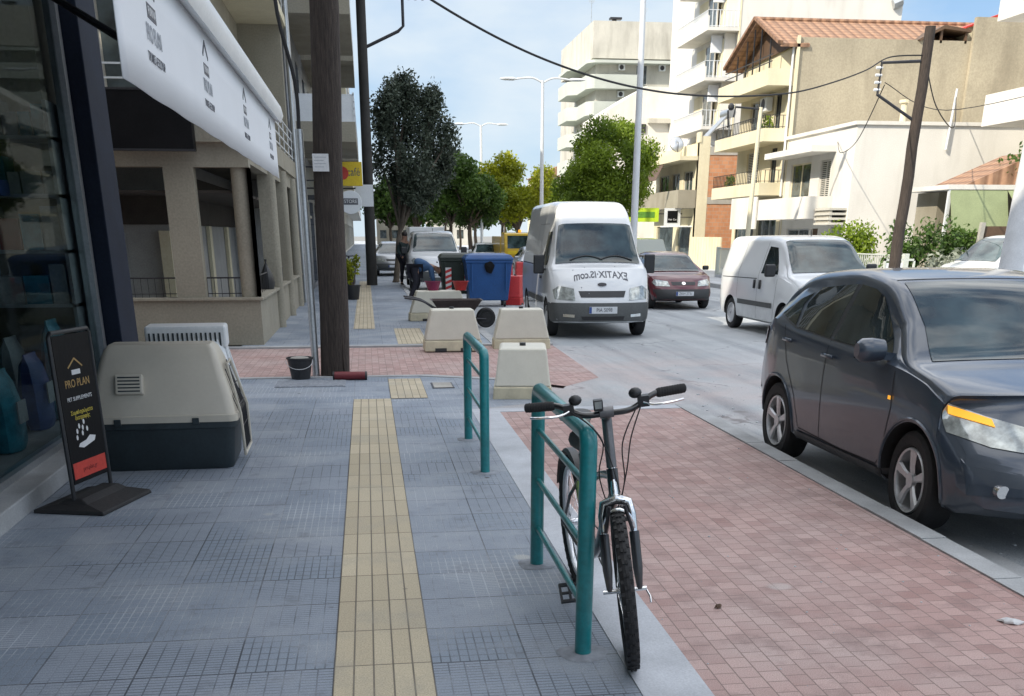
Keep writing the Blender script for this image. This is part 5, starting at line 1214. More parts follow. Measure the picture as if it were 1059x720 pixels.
# ================================================================== TREES AND PLANTS
def leaves(name, blobs, n, size, m, parent, M, seed, shell=.55, aspect=.5):
    r_ = np.random.default_rng(seed); V = []; tint = []
    w = np.array([b_[3]*b_[4]*b_[5] for b_ in blobs]); w = w/w.sum()
    idx = r_.choice(len(blobs), n, p=w); B = np.array(blobs)[idx]
    d = r_.normal(size=(n, 3)); d /= np.linalg.norm(d, axis=1)[:, None]
    rad = (shell+(1-shell)*r_.random(n))*np.where(r_.random(n) < .35, r_.random(n), 1)*(1+.12*r_.normal(size=n))
    c = B[:, :3]+d*rad[:, None]*B[:, 3:6]
    a = r_.normal(size=(n, 3)); a /= np.linalg.norm(a, axis=1)[:, None]
    b = np.cross(a, r_.normal(size=(n, 3))); b /= np.linalg.norm(b, axis=1)[:, None]
    s = size*(.6+.8*r_.random(n))[:, None]
    vs = np.stack([c-a*s, c+b*s*aspect, c+a*s, c-b*s*aspect], 1).reshape(-1, 3)-np.array(M)
    me = bpy.data.meshes.new(name); me.vertices.add(4*n); me.vertices.foreach_set('co', vs.ravel())
    me.loops.add(4*n); me.loops.foreach_set('vertex_index', np.arange(4*n)); me.polygons.add(n)
    me.polygons.foreach_set('loop_start', np.arange(n)*4); me.update(calc_edges=True)
    at = me.attributes.new('tint', 'FLOAT', 'FACE'); bt = r_.random(len(blobs))[idx]*.7+r_.random(n)*.3; at.data.foreach_set('value', bt.astype(np.float32))
    me.materials.append(m); o = bpy.data.objects.new(name, me); COL.objects.link(o); o.parent = parent; return o
def tree(name, label, loc, trunk_h, crown, n, size, lm, bk, seed, tr=.14, nb=16, group=None, cat='tree', bs=.36, lean=(0, 0)):
    """crown = (dx,dy,zc,rx,ry,rz) relative to loc"""
    t = thing(name, label, cat, loc, 0, group); r_ = random.Random(seed); dx, dy, zc, rx, ry, rz = crown
    blobs = []
    while len(blobs) < nb:
        p = [r_.uniform(-1, 1) for _ in range(3)]; l = math.sqrt(sum(v*v for v in p))
        if l > 1 or l < .35: continue
        k = r_.uniform(.75, 1.25)*bs; blobs.append((dx+p[0]*rx*.78, dy+p[1]*ry*.78, zc+p[2]*rz*.78, rx*k, ry*k, rz*k*.8 if rz > rx else rz*k))
    m = MB(); f = Vector((lean[0], lean[1], trunk_h))
    m.tube(smooth_path([(0, 0, -.05), (lean[0]*.3+.03, lean[1]*.3, trunk_h*.4), (lean[0]*.7-.02, lean[1]*.7+.03, trunk_h*.75), f], 4), [tr*(1.35 if i == 0 else 1.0-.03*i) for i in range(13)], 9)
    m.build('trunk', bk, t, smooth=True)
    m = MB()
    for bl in blobs[:14]:
        e = Vector(bl[:3]); mid = (f+e)/2+Vector((r_.uniform(-.2, .2), r_.uniform(-.2, .2), r_.uniform(-.1, .3)))
        pp_ = smooth_path([f-Vector((0, 0, .1)), mid, e], 4); m.tube(pp_, [tr*.55*(1-.085*i) for i in range(len(pp_))], 6)
    m.build('branches', bk, t, smooth=True)
    leaves('crown', blobs, n, size, lm, t, (0, 0, 0), seed)
    return t
lf_olive = mat_leaf('dull_olive_leaf', (0.028, 0.042, 0.026), (0.12, 0.15, 0.105), .2)
lf_dark = mat_leaf('dark_green_leaf', (0.03, 0.065, 0.012), (0.11, 0.20, 0.03), .4)
lf_mid = mat_leaf('mid_green_leaf', (0.07, 0.13, 0.010), (0.28, 0.38, 0.03), .45)
lf_yel = mat_leaf('yellow_green_leaf', (0.17, 0.21, 0.010), (0.45, 0.46, 0.02), .45)
tree('olive_tree', 'tall dull green olive tree on the left pavement beside the dark post', (1.05, 41, 0), 1.9, (.85, 0, 4.45, 1.7, 1.6, 3.15), 34000, .062, lf_olive, bark, 11, .12, 46, bs=.25, lean=(.25, 0))
tree('street_tree', 'big sunlit green tree behind the tall white van, white lamp post in front', (10.3, 46, 0), 2.2, (.05, 0, 4.1, 2.85, 2.5, 2.25), 38000, .068, lf_mid, bark2, 12, .16, 44, bs=.24)
tree('street_tree', 'yellow green tree above the yellow truck, left of the big green one', (9.2, 66, 0), 2.0, (.0, 0, 4.2, 2.85, 2.4, 2.1), 20000, .09, lf_yel, bark2, 13, .15, 34, bs=.26)
tree('street_tree', 'dark green tree right of the olive tree, its low crown over the parked vans', (5.7, 60, 0), 2.2, (.05, 0, 3.9, 1.8, 1.8, 2.1), 18000, .09, lf_dark, bark2, 14, .15, 18, bs=.38)
tree('street_tree', 'small green tree crown low between the yellow tree and the tall van', (12.4, 74, 0), 1.8, (0, 0, 3.4, 1.7, 1.6, 1.5), 5000, .14, lf_mid, bark2, 15, .12, 12, bs=.4)
TL = ['dark street tree %s' % q_ for q_ in ('just behind the dark tree right of the olive', 'between the yellow green tree and the dark tree', 'directly behind the small white van, left of the dark tree', 'behind the yellow green tree crown', 'deep behind the dark tree crown, hardly seen', 'far behind the yellow truck', 'low behind the olive tree trunk', 'in sunlight behind the big green tree', 'farthest above the tall van roof', 'farthest above the small van roof', 'bright and hidden behind the tall van')]
for i, (x, y, s, mt) in enumerate([(5.6, 72, 1.2, lf_dark), (8.4, 84, 1.1, lf_dark), (3.2, 70, 1.0, lf_dark), (11.5, 92, 1.2, lf_dark), (5.0, 96, 1.3, lf_dark), (8.0, 110, 1.3, lf_dark), (2.0, 88, 1.1, lf_dark), (13.5, 106, 1.2, lf_mid), (11, 128, 1.4, lf_dark), (4, 126, 1.5, lf_dark), (15.5, 90, 1.1, lf_mid)]):
    tree('street_tree', TL[i], (x, y, 0), 2.0*s, (0, 0, 3.7*s, 2.0*s, 2.0*s, 1.9*s), 4500, .17, mt, bark2, 30+i, .15, 12, group='far street trees', bs=.42)
for t_, sd_ in PL: leaves('foliage', [(0, 0, .55, .3, .3, .35), (.1, .1, .75, .2, .25, .25)], 260, .06, lf_mid, t_, (0, 0, 0), sd_)
def shrub(label, loc, r, h, n, seed, m=lf_mid, cat='shrub', size=.07, name='shrub'):
    t = thing(name, label, cat, loc); r_ = random.Random(seed); bl = [(r_.uniform(-1, 1)*r*.6, r_.uniform(-1, 1)*r*.5, h*(.35+.5*r_.random()), r*.45, r*.45, h*.3) for _ in range(9)]
    mb = MB()
    for q_ in bl[:6]: mb.tube([(q_[0]*.2, q_[1]*.2, 0), (q_[0]*.7, q_[1]*.7, q_[2]*.6), q_[:3]], [.02, .015, .008], 5)
    mb.build('stems', bark2, t); leaves('foliage', bl, n, size, m, t, (0, 0, 0), seed); return t
shrub('bushy green shrub behind the fence beside the small white delivery van', (15.2, 33.0, 0), 1.0, 1.9, 2200, 51)
shrub('green shrub directly behind the base of the leaning wooden pole', (15.2, 29.2, 0), .9, 1.9, 1800, 52, lf_dark)
shrub('dark tall shrub in front of the green awning', (16.9, 29.6, 0), .8, 1.9, 2200, 53, lf_dark)
shrub('pale oleander shrub right of the leaning wooden pole', (15.6, 27.4, 0), .6, 1.4, 1200, 54, mat_leaf('pale_leaf', (.12, .15, .09), (.40, .42, .36)))
shrub('grapevine sprawling over the terracotta roof of the awning house', (20.6, 31.0, 2.7), 1.6, 1.9, 3000, 55, lf_dark, 'vine', name='vine')
shrub('flowering plants spilling over the high white balcony', (24.0, 34.1, 5.45), 1.1, 1.2, 1500, 56, lf_mid, 'plant', name='balcony_plant')
shrub('dark tall bush at the far right beside the white lamp post', (19.6, 28.4, 0), .9, 3.0, 2400, 57, lf_dark)
t = thing('flower_pot', 'terracotta pot on the high white balcony at right', 'pot', (22.7, 33.9, 5.47))
m = MB(); m.lathe([(.0, 0), (.2, 0), (.28, .4), (.3, .4), (.3, .46), (.25, .46)], n=18); m.build('pot', roof_m, t, smooth=True); m = MB(); m.cyl((0, 0, .38), (0, 0, .41), .25, n=16); m.build('soil', wood_d, t)

# ================================================================== POLES AND WIRES
def taper_pole(name, label, base, top, r0, r1, m, cat='pole'):
    t = thing(name, label, cat, base); d = Vector(top)-Vector(base)
    n = 10; pts = [d*i/n+Vector((.012*math.sin(i*1.7), .012*math.cos(i*2.1), 0))*(name == 'utility_pole') for i in range(n+1)]
    mb = MB(); mb.tube(pts, [r0+(r1-r0)*i/n for i in range(n+1)], 16); mb.build('shaft', m, t, smooth=True); return t
t = taper_pole('utility_pole', 'thick dark wooden utility pole with paper notice at the pavement edge', (-.48, 13.7, -.05), (-.22, 13.7, 8.2), .185, .15, polewood)
m = MB(); m.box(-.10, .09, -.205, -.2, 2.62-.18, 2.62+.01); o = m.build('paper_notice', ink_w, t)
m = MB()
for k in range(4): m.box(-.08, .06-.03*(k % 2), -.2066, -.2062, 2.59-k*.035, 2.596-k*.035)
m.build('print', ink_l, o)
m = MB(); m.tube([(-.24, -.04, .02), (-.24, -.04, 2.9)], .045, 10); m.build('conduit', metal_l, t, smooth=True)
m = MB(); m.tube(smooth_path([(-.24, -.04, 2.9), (-.25, -.05, 3.4), (-.40, -.1, 4.2), (-.30, 0, 5.0), (-.34, 0, 6.5)], 6), .022, 8); m.build('cable', rubber, t, smooth=True)
m = MB(); m.bar((.13, -.13, .02), (.11, -.14, 1.5), .035, .03); m.build('cover_strip', polewood, t)
t = taper_pole('street_post', 'slim dark post with angled top arm beside the olive tree', (.15, 38.8, -.05), (.22, 38.8, 10.0), .19, .15, mat('dark_post', (.035, .033, .03), .8, var=.2))
m = MB(); m.tube([(.0, 0, 7.4), (1.25, 0, 7.95), (1.42, 0, 8.1), (1.42, 0, 9.6)], .05, 8); m.tube([(1.42, 0, 9.05), (2.1, 0, 9.0)], .03, 6); m.build('arm', metal_d, t)
m = MB()
for x_ in (1.62, 1.85, 2.08): m.cyl((x_, 0, 8.85), (x_, 0, 9.02), .05, n=8)
m.build('insulators', white_mt, t)
t = taper_pole('utility_pole', 'dark wooden pole leaning right of the low white house across the road', (12.9, 25.3, -.15), (13.05, 25.3, 6.1), .145, .115, polewood)
bp = [(-.02, 0, 4.35), (-.95, 0, 4.85), (-.93, 0, 5.5), (0, 0, 5.55)]
m = MB(); m.tube(bp, .035, 8); m.build('bracket', metal_d, t)
for k in range(4): m = MB(); m.cyl((-1.05, 0, 4.95+k*.15), (-.90, 0, 4.95+k*.15), .03, n=8); m.build('insulator', white_mt, t)
def wire(label, pts, r=.018): 
    o = MB().tube(smooth_path(pts, 8), r, 6).build('power_cable', rubber, smooth=True); return tag(o, label, 'cable')
wire('long sagging black cable crossing the street between the two wooden poles', [(-.35, 13.7, 4.96), (.9, 14.85, 4.46), (2.18, 16, 4.11), (3.48, 17.15, 3.92), (4.77, 18.3, 3.87), (6.05, 19.45, 3.94), (7.33, 20.6, 4.09), (8.58, 21.75, 4.3), (9.82, 22.9, 4.63), (11.03, 24.05, 5.02), (12.0, 25.0, 5.42), (12.95, 25.3, 5.52)], .015)
wire('black cable running down from the leaning pole to the house at right', [(13.0, 25.3, 5.5), (15.4, 29, 4.9), (18.2, 33, 4.75), (21.55, 39.2, 6.3)], .016)
wire('thin cable from the bracket of the leaning pole to the low white house', [(12.1, 25.3, 4.9), (14.2, 31, 4.2), (16.4, 37, 4.3), (18.0, 41, 4.95)], .012)
wire('thin black cable between the leaning pole bracket and the right edge balcony', [(12.1, 25.3, 4.95), (16, 29.5, 4.85), (22.1, 33.7, 6.0)], .010)
def lamp_post(label, base, h, r0, r1, arms, al=1.4, head=True, group=None):
    t = taper_pole('lamp_post', label, base, (base[0], base[1], base[2]+h), r0, r1, white_mt, 'lamp post')
    if group: t['group'] = group
    m = MB(); m.cyl((0, 0, 0), (0, 0, .35), r0*1.5, r0*1.2, 12); m.build('base', white_mt, t)
    for s in arms:
        m = MB(); m.tube(smooth_path([(0, 0, h-.1), (s*al*.4, 0, h+.12), (s*al, 0, h+.05)], 5), .04, 6); a = m.build('arm', white_mt, t)
        m = MB(); m.loft([[(s*(al+f*.75), .15*w*math.cos(q_), h+.06+.08*w*math.sin(q_)) for q_ in [2*PI*k/8 for k in range(8)]] for f, w in ((-.1, .4), (.1, 1), (.7, .9), (1, .3))]); m.build('lamp_head', white_mt, a)
    return t
lamp_post('white lamp post directly right of the tall white van, running out of the picture top', (8.95, 36, -.12), 10.5, .13, .08, (-1, 1))
lamp_post('white lamp post with two arms left of the big green tree', (9.1, 56.5, .0), 8.75, .12, .07, (-1, 1))
lamp_post('small far lamp post with two arms over the yellow green tree', (8.9, 84, .0), 9.2, .12, .08, (-1, 1), 1.3)
lamp_post('farthest tiny lamp post low beside the dark tree', (8.7, 122, .0), 8.6, .13, .1, (-1, 1), 1.3)
t = taper_pole('lamp_post', 'thick white painted concrete lamp post at the right picture edge', (12.9, 20.4, -.15), (13.1, 20.4, 8.5), .25, .13, mat('chalky_concrete', (.60, .61, .62), .8, var=.08, stain=(.42, .43, .43)), 'lamp post')
t = taper_pole('lamp_post', 'slim cream lamp post with black lantern in front of the gabled house', (12.75, 35.6, 0), (12.9, 35.6, 5.5), .09, .06, cream, 'lamp post')
m = MB(); m.tube([(.14, 0, 5.45), (-.7, 0, 5.5), (-.75, 0, 5.2)], .03, 6); m.build('arm', metal_d, t); m = MB(); m.sphere((-.85, 0, 5.5), .11, 10); m.tube([(-.95, 0, 5.4), (-.9, 0, 4.9)], .03, 6); m.build('lantern', black_pl, t)
# wires over the left pavement
wire('thin black cable looping from the slim dark post toward the stone clad building', [(.22, 38.8, 8.9), (-.4, 34, 8.2), (-1.75, 30, 8.4)], .015)

# ================================================================== STREET OBJECTS
def skin_mesh(verts, edges, radii, name, m, parent, sub=2, root=0):
    me = bpy.data.meshes.new(name); me.from_pydata(verts, edges, []); o = bpy.data.objects.new(name, me); COL.objects.link(o)
    sk = o.modifiers.new('s', 'SKIN'); sk.use_smooth_shade = True; sk.branch_smoothing = .6
    for i, v in enumerate(me.skin_vertices[0].data):
        r = radii[i]; v.radius = (r, r) if not isinstance(r, tuple) else r; v.use_root = (i == root)
    ss = o.modifiers.new('u', 'SUBSURF'); ss.levels = sub; ss.render_levels = sub
    bpy.context.view_layer.update()
    nm = bpy.data.meshes.new_from_object(o.evaluated_get(bpy.context.evaluated_depsgraph_get())); bpy.data.objects.remove(o)
    nm.materials.clear(); nm.materials.append(m); nm.polygons.foreach_set('material_index', [0]*len(nm.polygons)); nm.polygons.foreach_set('use_smooth', [True]*len(nm.polygons))
    o = bpy.data.objects.new(name, nm); COL.objects.link(o); o.parent = parent; return o

# ---- teal railings
def railing_thing(label, x, y0, y1, h):
    t = thing('bike_railing', label, 'railing', (x, y0, 0), 0, 'teal railings along the pavement'); d = y1-y0; r = .036; cr_ = .05
    pts = [(0, 0, -.03), (0, 0, h-cr_-r)]+[(0, cr_-cr_*math.cos(a), h-r-cr_+cr_*math.sin(a)) for a in (PI/8, PI/4, 3*PI/8)]+[(0, cr_, h-r), (0, d-cr_, h-r)]+[(0, d-cr_+cr_*math.sin(a), h-r-cr_+cr_*math.cos(a)) for a in (PI/8, PI/4, 3*PI/8)]+[(0, d, h-r-cr_), (0, d, -.03)]
    MB().tube(pts, r, 18).build('frame', teal, t, smooth=50)
    for z in (.70, .45, .2): MB().tube([(0, .03, z*h/.93), (0, d-.03, z*h/.93)], .0145, 10).build('rail', teal, t, smooth=True)
    for y in (0, d):
        m = MB(); m.loft([[(rr_*math.cos(a)*(1+.12*math.sin(3*a+y)), y+rr_*math.sin(a)*(1+.1*math.cos(2*a)), z) for a in [2*PI*k/18 for k in range(18)]] for rr_, z in ((.11, .001), (.10, .006), (.04, .009))]); m.build('cement_collar', collar_m, t, smooth=True)
    return t
railing_thing('nearer teal steel railing, with the bicycle leaning on it', .85, 4.02, 5.32, .99)
railing_thing('farther teal steel railing, standing empty before the pale barriers', .82, 7.68, 9.05, .925)

# ---- bicycle
bk = thing('bicycle', 'black mountain bicycle with silver fork crown leaning on the teal railing', 'bicycle', (1.02, 3.90, 0)); bk.rotation_euler = (0, R(-4.6), 0)
WR = .335; frame_b = paint('black_bike_paint', (.012, .012, .014), .1, .3)
green_b = mat('green_print', (.16, .34, .03), .45)
def bike_wheel(parent, name, sp=28):
    w = MB(); w.cyl((-.035, 0, 0), (.035, 0, 0), .018, n=14); w.cyl((-.05, 0, 0), (-.045, 0, 0), .006, n=8)
    o = w.build(name, chrome, parent, smooth=True)
    t = MB(); tr_ = .026; n = 72; vs = []
    prof = [(WR-.052, -.012), (WR-.045, -.020), (WR-.026, -.0275), (WR-.010, -.022), (WR-.004, -.011), (WR-.002, 0), (WR-.004, .011), (WR-.010, .022), (WR-.026, .0275), (WR-.045, .020), (WR-.052, .012)]
    t.lathe(prof, axis='x', n=n)
    for k in range(84):      # tread knobs
        a = 2*PI*k/84; d = Vector((0, math.cos(a), math.sin(a))); e = Vector((0, -math.sin(a), math.cos(a)))
        for xx, rr_, ww in (((-.006, WR-.001, .005), (.007, WR-.001, .005)) if k % 2 else ((-.019, WR-.009, .006), (.019, WR-.009, .006))):
            c_ = d*rr_+Vector((xx, 0, 0)); M_ = Matrix.Translation(c_) @ Matrix(((1, 0, 0, 0), (0, e.y, d.y, 0), (0, e.z, d.z, 0), (0, 0, 0, 1))); t.box(-ww, ww, -.0075, .0075, -.004, .005, 0, M_)
    t.build('tyre', rubber, o)
    r_ = MB(); r_.lathe([(WR-.050, -.014), (WR-.068, -.012), (WR-.072, 0), (WR-.068, .012), (WR-.050, .014)], axis='x', n=56); r_.build('rim', alu, o, smooth=True)
    s_ = MB()
    for k in range(sp):
        a = 2*PI*k/sp; b_ = a+(.5 if k % 4 < 2 else -.5); sx_ = .03 if k % 2 else -.03
        s_.tube([(sx_, .018*math.cos(b_), .018*math.sin(b_)), (0, (WR-.07)*math.cos(a), (WR-.07)*math.sin(a))], .0011, 4)
    s_.build('spokes', chrome, o); return o
rear = bike_wheel(bk, 'rear_wheel'); rear.location = (0, 1.07, WR)
# steering assembly: rotates about the head axis
HA = Vector((0, .0, 0)); head_dir = Vector((0, .30, .954)).normalized(); head_lo = Vector((0, .10, .66))   # steerer through here
SM = Matrix.Translation(head_lo) @ Matrix.Rotation(R(-10), 4, head_dir) @ Matrix.Translation(-head_lo)
fw_ = bike_wheel(bk, 'front_wheel'); fw_.matrix_local = SM @ Matrix.Translation((0, -.02, WR))
def st(name, mb, m, parent=None, **k): return mb.build(name, m, parent or bk, M=SM, **k)
m = MB()
for s in (-1, 1):
    m.tube([(s*.062, -.02, WR), (s*.062, -.008, WR+.09), (s*.062, .04, WR+.23)], [.012, .021, .021], 12)
st('fork_lowers', m, frame_b, smooth=True) 
m = MB()
for s in (-1, 1): m.tube([(s*.062, .04, WR+.22), (s*.062, .066, WR+.30), (s*.052, .078, WR+.345), (0, .085, WR+.362)], [.015, .016, .019, .022], 12)
m.tube([(0, .085, WR+.35), tuple(head_lo+head_dir*.16)], .016, 12); st('fork_crown', m, chrome, smooth=True)
m = MB(); m.tube([(-.06, .005, WR+.255)]+[(.062*math.sin(a), .0, WR+.255+.085*math.cos(a)) for a in [R(-70+20*k) for k in range(8)]]+[(.06, .005, WR+.255)], .008, 8); st('fork_arch', m, chrome, smooth=True)
m = MB()
for s in (-1, 1):
    m.tube([(s*.055, -.01, WR+.25), (s*.03, -.02, WR+.36)], .007, 8); m.box(s*.022-.006, s*.022+.006, -.045, .03, WR+.255, WR+.275)
m.tube([(-.035, -.02, WR+.37), (.035, -.02, WR+.38)], .003, 6); st('brake', m, metal_d)
m = MB()
m.cyl((-.09, -.02, WR), (.09, -.02, WR), .010, .009, 12)
m.tube([(.085, -.02, WR), (.10, -.04, WR-.03), (.10, -.06, WR-.05)], .004, 6); st('axle_nut', m, chrome, smooth=True)
top = head_lo+head_dir*.385
m = MB(); m.tube([tuple(head_lo+head_dir*.16), tuple(top)], .021, 14); m.tube([tuple(top-head_dir*.02), tuple(top+Vector((0, -.08, .015)))], .019, 12); m.cyl(top+Vector((-.028, -.085, .016)), top+Vector((.028, -.085, .016)), .023, n=14); st('stem', m, mat('satin_grey_stem', (.16, .16, .165), .35, .6), smooth=True)
hb = top+Vector((0, -.085, .016))
m = MB(); m.tube(smooth_path([hb+Vector((-.31, .055, .045)), hb+Vector((-.20, .03, .045)), hb+Vector((-.10, .0, .0)), hb+Vector((0, 0, -.004)), hb+Vector((.10, .0, .0)), hb+Vector((.20, .03, .045)), hb+Vector((.31, .055, .045))], 6), .0125, 12); st('handlebar', m, frame_b, smooth=True)
for s in (-1, 1):
    g0 = hb+Vector((s*.205, .032, .045)); g1 = hb+Vector((s*.325, .058, .046))
    m = MB(); m.tube([g0, g0+(g1-g0)*.05, g1-(g1-g0)*.04, g1], [.015, .0185, .0185, .013], 12)
    for k in range(9): p = g0+(g1-g0)*(.1+.09*k); m.cyl(p, p+(g1-g0)*.03, .0198, n=12)
    st('grip', m, rubber, smooth=True)
    c0 = hb+Vector((s*.15, .02, .034))
    m = MB(); m.box(c0.x-.022, c0.x+.022, c0.y-.03, c0.y+.02, c0.z-.03, c0.z+.012); m.sphere((c0.x-s*.03, c0.y-.005, c0.z+.025), .027, 12, sc=(1, 1, .8)); st('shifter', m, black_pl, smooth=True)
    m = MB(); m.tube(smooth_path([c0+Vector((0, -.03, -.012)), c0+Vector((s*.04, -.06, -.02)), c0+Vector((s*.11, -.062, -.018)), c0+Vector((s*.155, -.045, -.016))], 5), .0048, 8); st('brake_lever', m, chrome, smooth=True)
m = MB(); m.box(hb.x-.05, hb.x-.012, hb.y-.03, hb.y+.015, hb.z+.012, hb.z+.055); o = st('bike_computer', m, black_pl, bevel=.004); m = MB(); m.box(hb.x-.045, hb.x-.017, hb.y-.0312, hb.y-.0302, hb.z+.022, hb.z+.05); st('screen', m, lamp_clear, parent=o)
for pts in ([hb+Vector((-.14, -.02, .02)), hb+Vector((-.06, -.06, -.05)), hb+Vector((-.01, -.06, -.16)), (0.02, .03, WR+.40)],
            [hb+Vector((.14, -.02, .02)), hb+Vector((.085, -.06, -.10)), hb+Vector((.06, -.05, -.22)), hb+Vector((.035, .06, -.36)), (.02, .30, .56)],
            [hb+Vector((.12, -.02, .01)), hb+Vector((.05, -.05, -.12)), hb+Vector((.045, -.03, -.28)), (.01, .2, .62)],
            [hb+Vector((-.12, -.02, .01)), hb+Vector((-.03, -.06, -.10)), hb+Vector((-.055, -.02, -.25)), (-.02, .22, .60)]):
    st('brake_cable', MB().tube(smooth_path(pts, 7), .0028, 6), rubber)
hl = head_lo+head_dir*.02; hh = head_lo+head_dir*.155; bb = Vector((0, .62, .30)); stp = Vector((0, .80, .74))
m = MB(); m.tube([hl, hh], .024, 14)
m.tube(smooth_path([hh-head_dir*.03, (0, .35, .74), (0, .60, .66), (0, .755, .63)], 5), .018, 12)
m.tube(smooth_path([hl+head_dir*.03, (0, .30, .56), (0, .48, .38), bb], 5), .025, 12)
m.tube([bb, stp], .016, 12); m.cyl(bb-Vector((.037, 0, 0)), bb+Vector((.037, 0, 0)), .022, n=14)
for s in (-1, 1):
    m.tube([bb+Vector((s*.02, 0, 0)), (s*.045, .80, .30), (s*.06, 1.07, WR)], .010, 8); m.tube([(0, .775, .66), (s*.05, .90, .52), (s*.06, 1.07, WR)], .009, 8)
m.build('frame', frame_b, bk, smooth=True)
m = MB(); m.prism([(.40, .40), (.62, .56), (.66, .62), (.40, .50)], -.004, .004, 'yz'); 
m = MB(); m.tube([stp, (0, .83, .87)], .0135, 12); m.build('seat_post', alu, bk, smooth=True)
m = MB(); rings = []
for y_, w, z_, h_ in ((.66, .018, .895, .02), (.69, .028, .90, .035), (.76, .036, .895, .045), (.84, .062, .895, .05), (.90, .085, .905, .055), (.945, .078, .91, .05), (.96, .05, .91, .03)):
    rings.append([(w*math.cos(a), y_, z_+(h_*.35 if math.sin(a) > 0 else h_*.75)*math.sin(a)) for a in [2*PI*k/14 for k in range(14)]])
m.loft(rings); sd_ = m.build('saddle', black_pl, bk, smooth=True)
m = MB(); m.tube([(-.022, .72, .875), (-.022, .84, .862), (.022, .84, .862), (.022, .72, .875)], .0035, 6); m.build('saddle_rail', chrome, sd_)
m = MB()    # rear mudguard and small bag under the saddle
rings = []
for k in range(12):
    a = R(20+10*k); y_, z_ = 1.07+.375*math.cos(a), WR+.375*math.sin(a); ny, nz = math.cos(a), math.sin(a); rings.append([(-.03, y_-.012*ny, z_-.012*nz), (-.018, y_, z_), (.018, y_, z_), (.03, y_-.012*ny, z_-.012*nz), (.016, y_-.006*ny, z_-.006*nz), (-.016, y_-.006*ny, z_-.006*nz)])
m.loft(rings); m.build('mudguard', black_pl, bk, smooth=True)
m = MB(); m.loft([[(w*math.cos(a), y_, .80+.045*math.sin(a)*f) for a in [2*PI*k/10 for k in range(10)]] for y_, w, f in ((.74, .02, .5), (.78, .045, 1), (.86, .05, 1.1), (.90, .035, .8))]); m.build('saddle_bag', grey_plas, bk, smooth=True)
m = MB(); m.prism([(.70, .50), (.76, .62), (.80, .60), (.76, .46)], -.035, -.028, 'yz'); m.build('green_reflector', green_b, bk)
cr_o = MB(); cr_o.lathe([(.03, .045), (.085, .045), (.088, .048), (.085, .052), (.03, .052), (.03, .045)], tuple(bb), 'x', 32); cr_o.build('chainring', metal_d, bk)
m = MB()
for s in (-1, 1):
    e = bb+Vector((s*.075, s*(-.12)*-1*-1, -.12 if s < 0 else .12)); e = bb+Vector((s*.075, -.03 if s < 0 else .03, -.17 if s < 0 else .17)); m.tube([bb+Vector((s*.055, 0, 0)), e], [.012, .009], 8)
m.build('crank', metal_l, bk, smooth=True)
for s in (-1, 1):
    e = bb+Vector((s*.075, -.03 if s < 0 else .03, -.17 if s < 0 else .17)); m = MB(); x0, x1 = sorted((e.x+s*.01, e.x+s*.105))
    m.cyl((x0, e.y, e.z), (x1, e.y, e.z), .008, n=8)
    MP = Matrix.Translation((0, e.y, e.z)) @ Matrix.Rotation(R(48 if s < 0 else 20), 4, 'X') @ Matrix.Translation((0, -e.y, -e.z))
    for yy in (-.042, .042): m.box(x0, x1, e.y+yy-.006, e.y+yy+.006, e.z-.012, e.z+.012, 0, MP)
    for xx in (x0, (x0+x1)/2-.005, x1-.01): m.box(xx, xx+.01, e.y-.04, e.y+.04, e.z-.008, e.z+.008, 0, MP)
    m.build('pedal', black_pl, bk)
m = MB(); m.tube(smooth_path([(.05, .62, .385), (.05, .85, .378), (.05, 1.07, .375), (.05, 1.10, .335), (.05, 1.07, .30), (.05, .85, .25), (.05, .62, .215), (.05, .54, .30)], 4), .004, 6, closed=True); m.build('chain', metal_d, bk)

# ---- pavement sign board
ang = math.atan2(.45, .13)
t = thing('sign_board', 'slim black pet food sign board with red bottom band on a black rubber base', 'sign', (-1.92, 7.10, 0), ang)
m = MB(); m.loft([[(x*fx, y*fy, z) for x, y in ((-.33, -.25), (.33, -.25), (.33, .25), (-.33, .25))] for z, fx, fy in ((0, 1, 1), (.025, .99, .98), (.055, .80, .42), (.085, .72, .22))]); m.build('base', rubber, t, bevel=.008)
m = MB(); m.tube([(-.235, 0, .05), (-.235, 0, 1.10), (-.215, 0, 1.125), (.215, 0, 1.125), (.235, 0, 1.10), (.235, 0, .05)], .014, 10); m.build('frame', black_pl, t, smooth=True)
m = MB(); m.box(-.215, .215, -.008, .008, .17, 1.105); bd = m.build('panel', signblk, t)
m = MB(); m.box(-.2, .2, -.0095, -.0085, .20, .305); m.build('red_band', ink_r, t)
FT = lambda x, z: frame((x, -.0095, z), (1, 0, 0), (0, 0, 1))
text_mesh('PRO PLAN', .07, FT(0, .80), ink_g, 'lettering', t, sx=.9, depth=.0008); text_mesh('PET SUPPLEMENTS', .036, FT(0, .705), ink_w, 'lettering', t, depth=.0008)
text_mesh('Συμπληρώματα\nδιατροφής', .036, FT(0, .60), ink_y, 'lettering', t, depth=.0008); text_mesh('pro.plan.gr', .04, FT(.0, .25), mat('dark_red_print', (.2, .02, .02)), 'lettering', t, depth=.0012)
m = MB(); m.box(-.05, .05, -.011, -.0085, .855, .885); m.build('print_band', ink_w, t)
for s in (-1, 1): m = MB(); m.bar((s*.085, -.0095, .90), (0, -.0095, .955), .002, .01); m.build('roof_emblem', ink_g, t)
m = MB(); rr = random.Random(5)
m.add([(x, -.0096, z) for x, z in ((-.10, .40), (-.04, .385), (.10, .41), (.12, .44), (.05, .455), (.0, .43), (-.08, .42))], [tuple(range(7))])
for (x, z) in ((-.09, .50), (-.06, .53), (-.02, .515), (.03, .50), (-.03, .48), (-.10, .46), (.0, .55)): m.add([(x+.012*math.cos(a), -.0096, z+.018*math.sin(a)) for a in [2*PI*k/7 for k in range(7)]], [tuple(range(7))])
m.build('pale_drawing', ink_w, t)

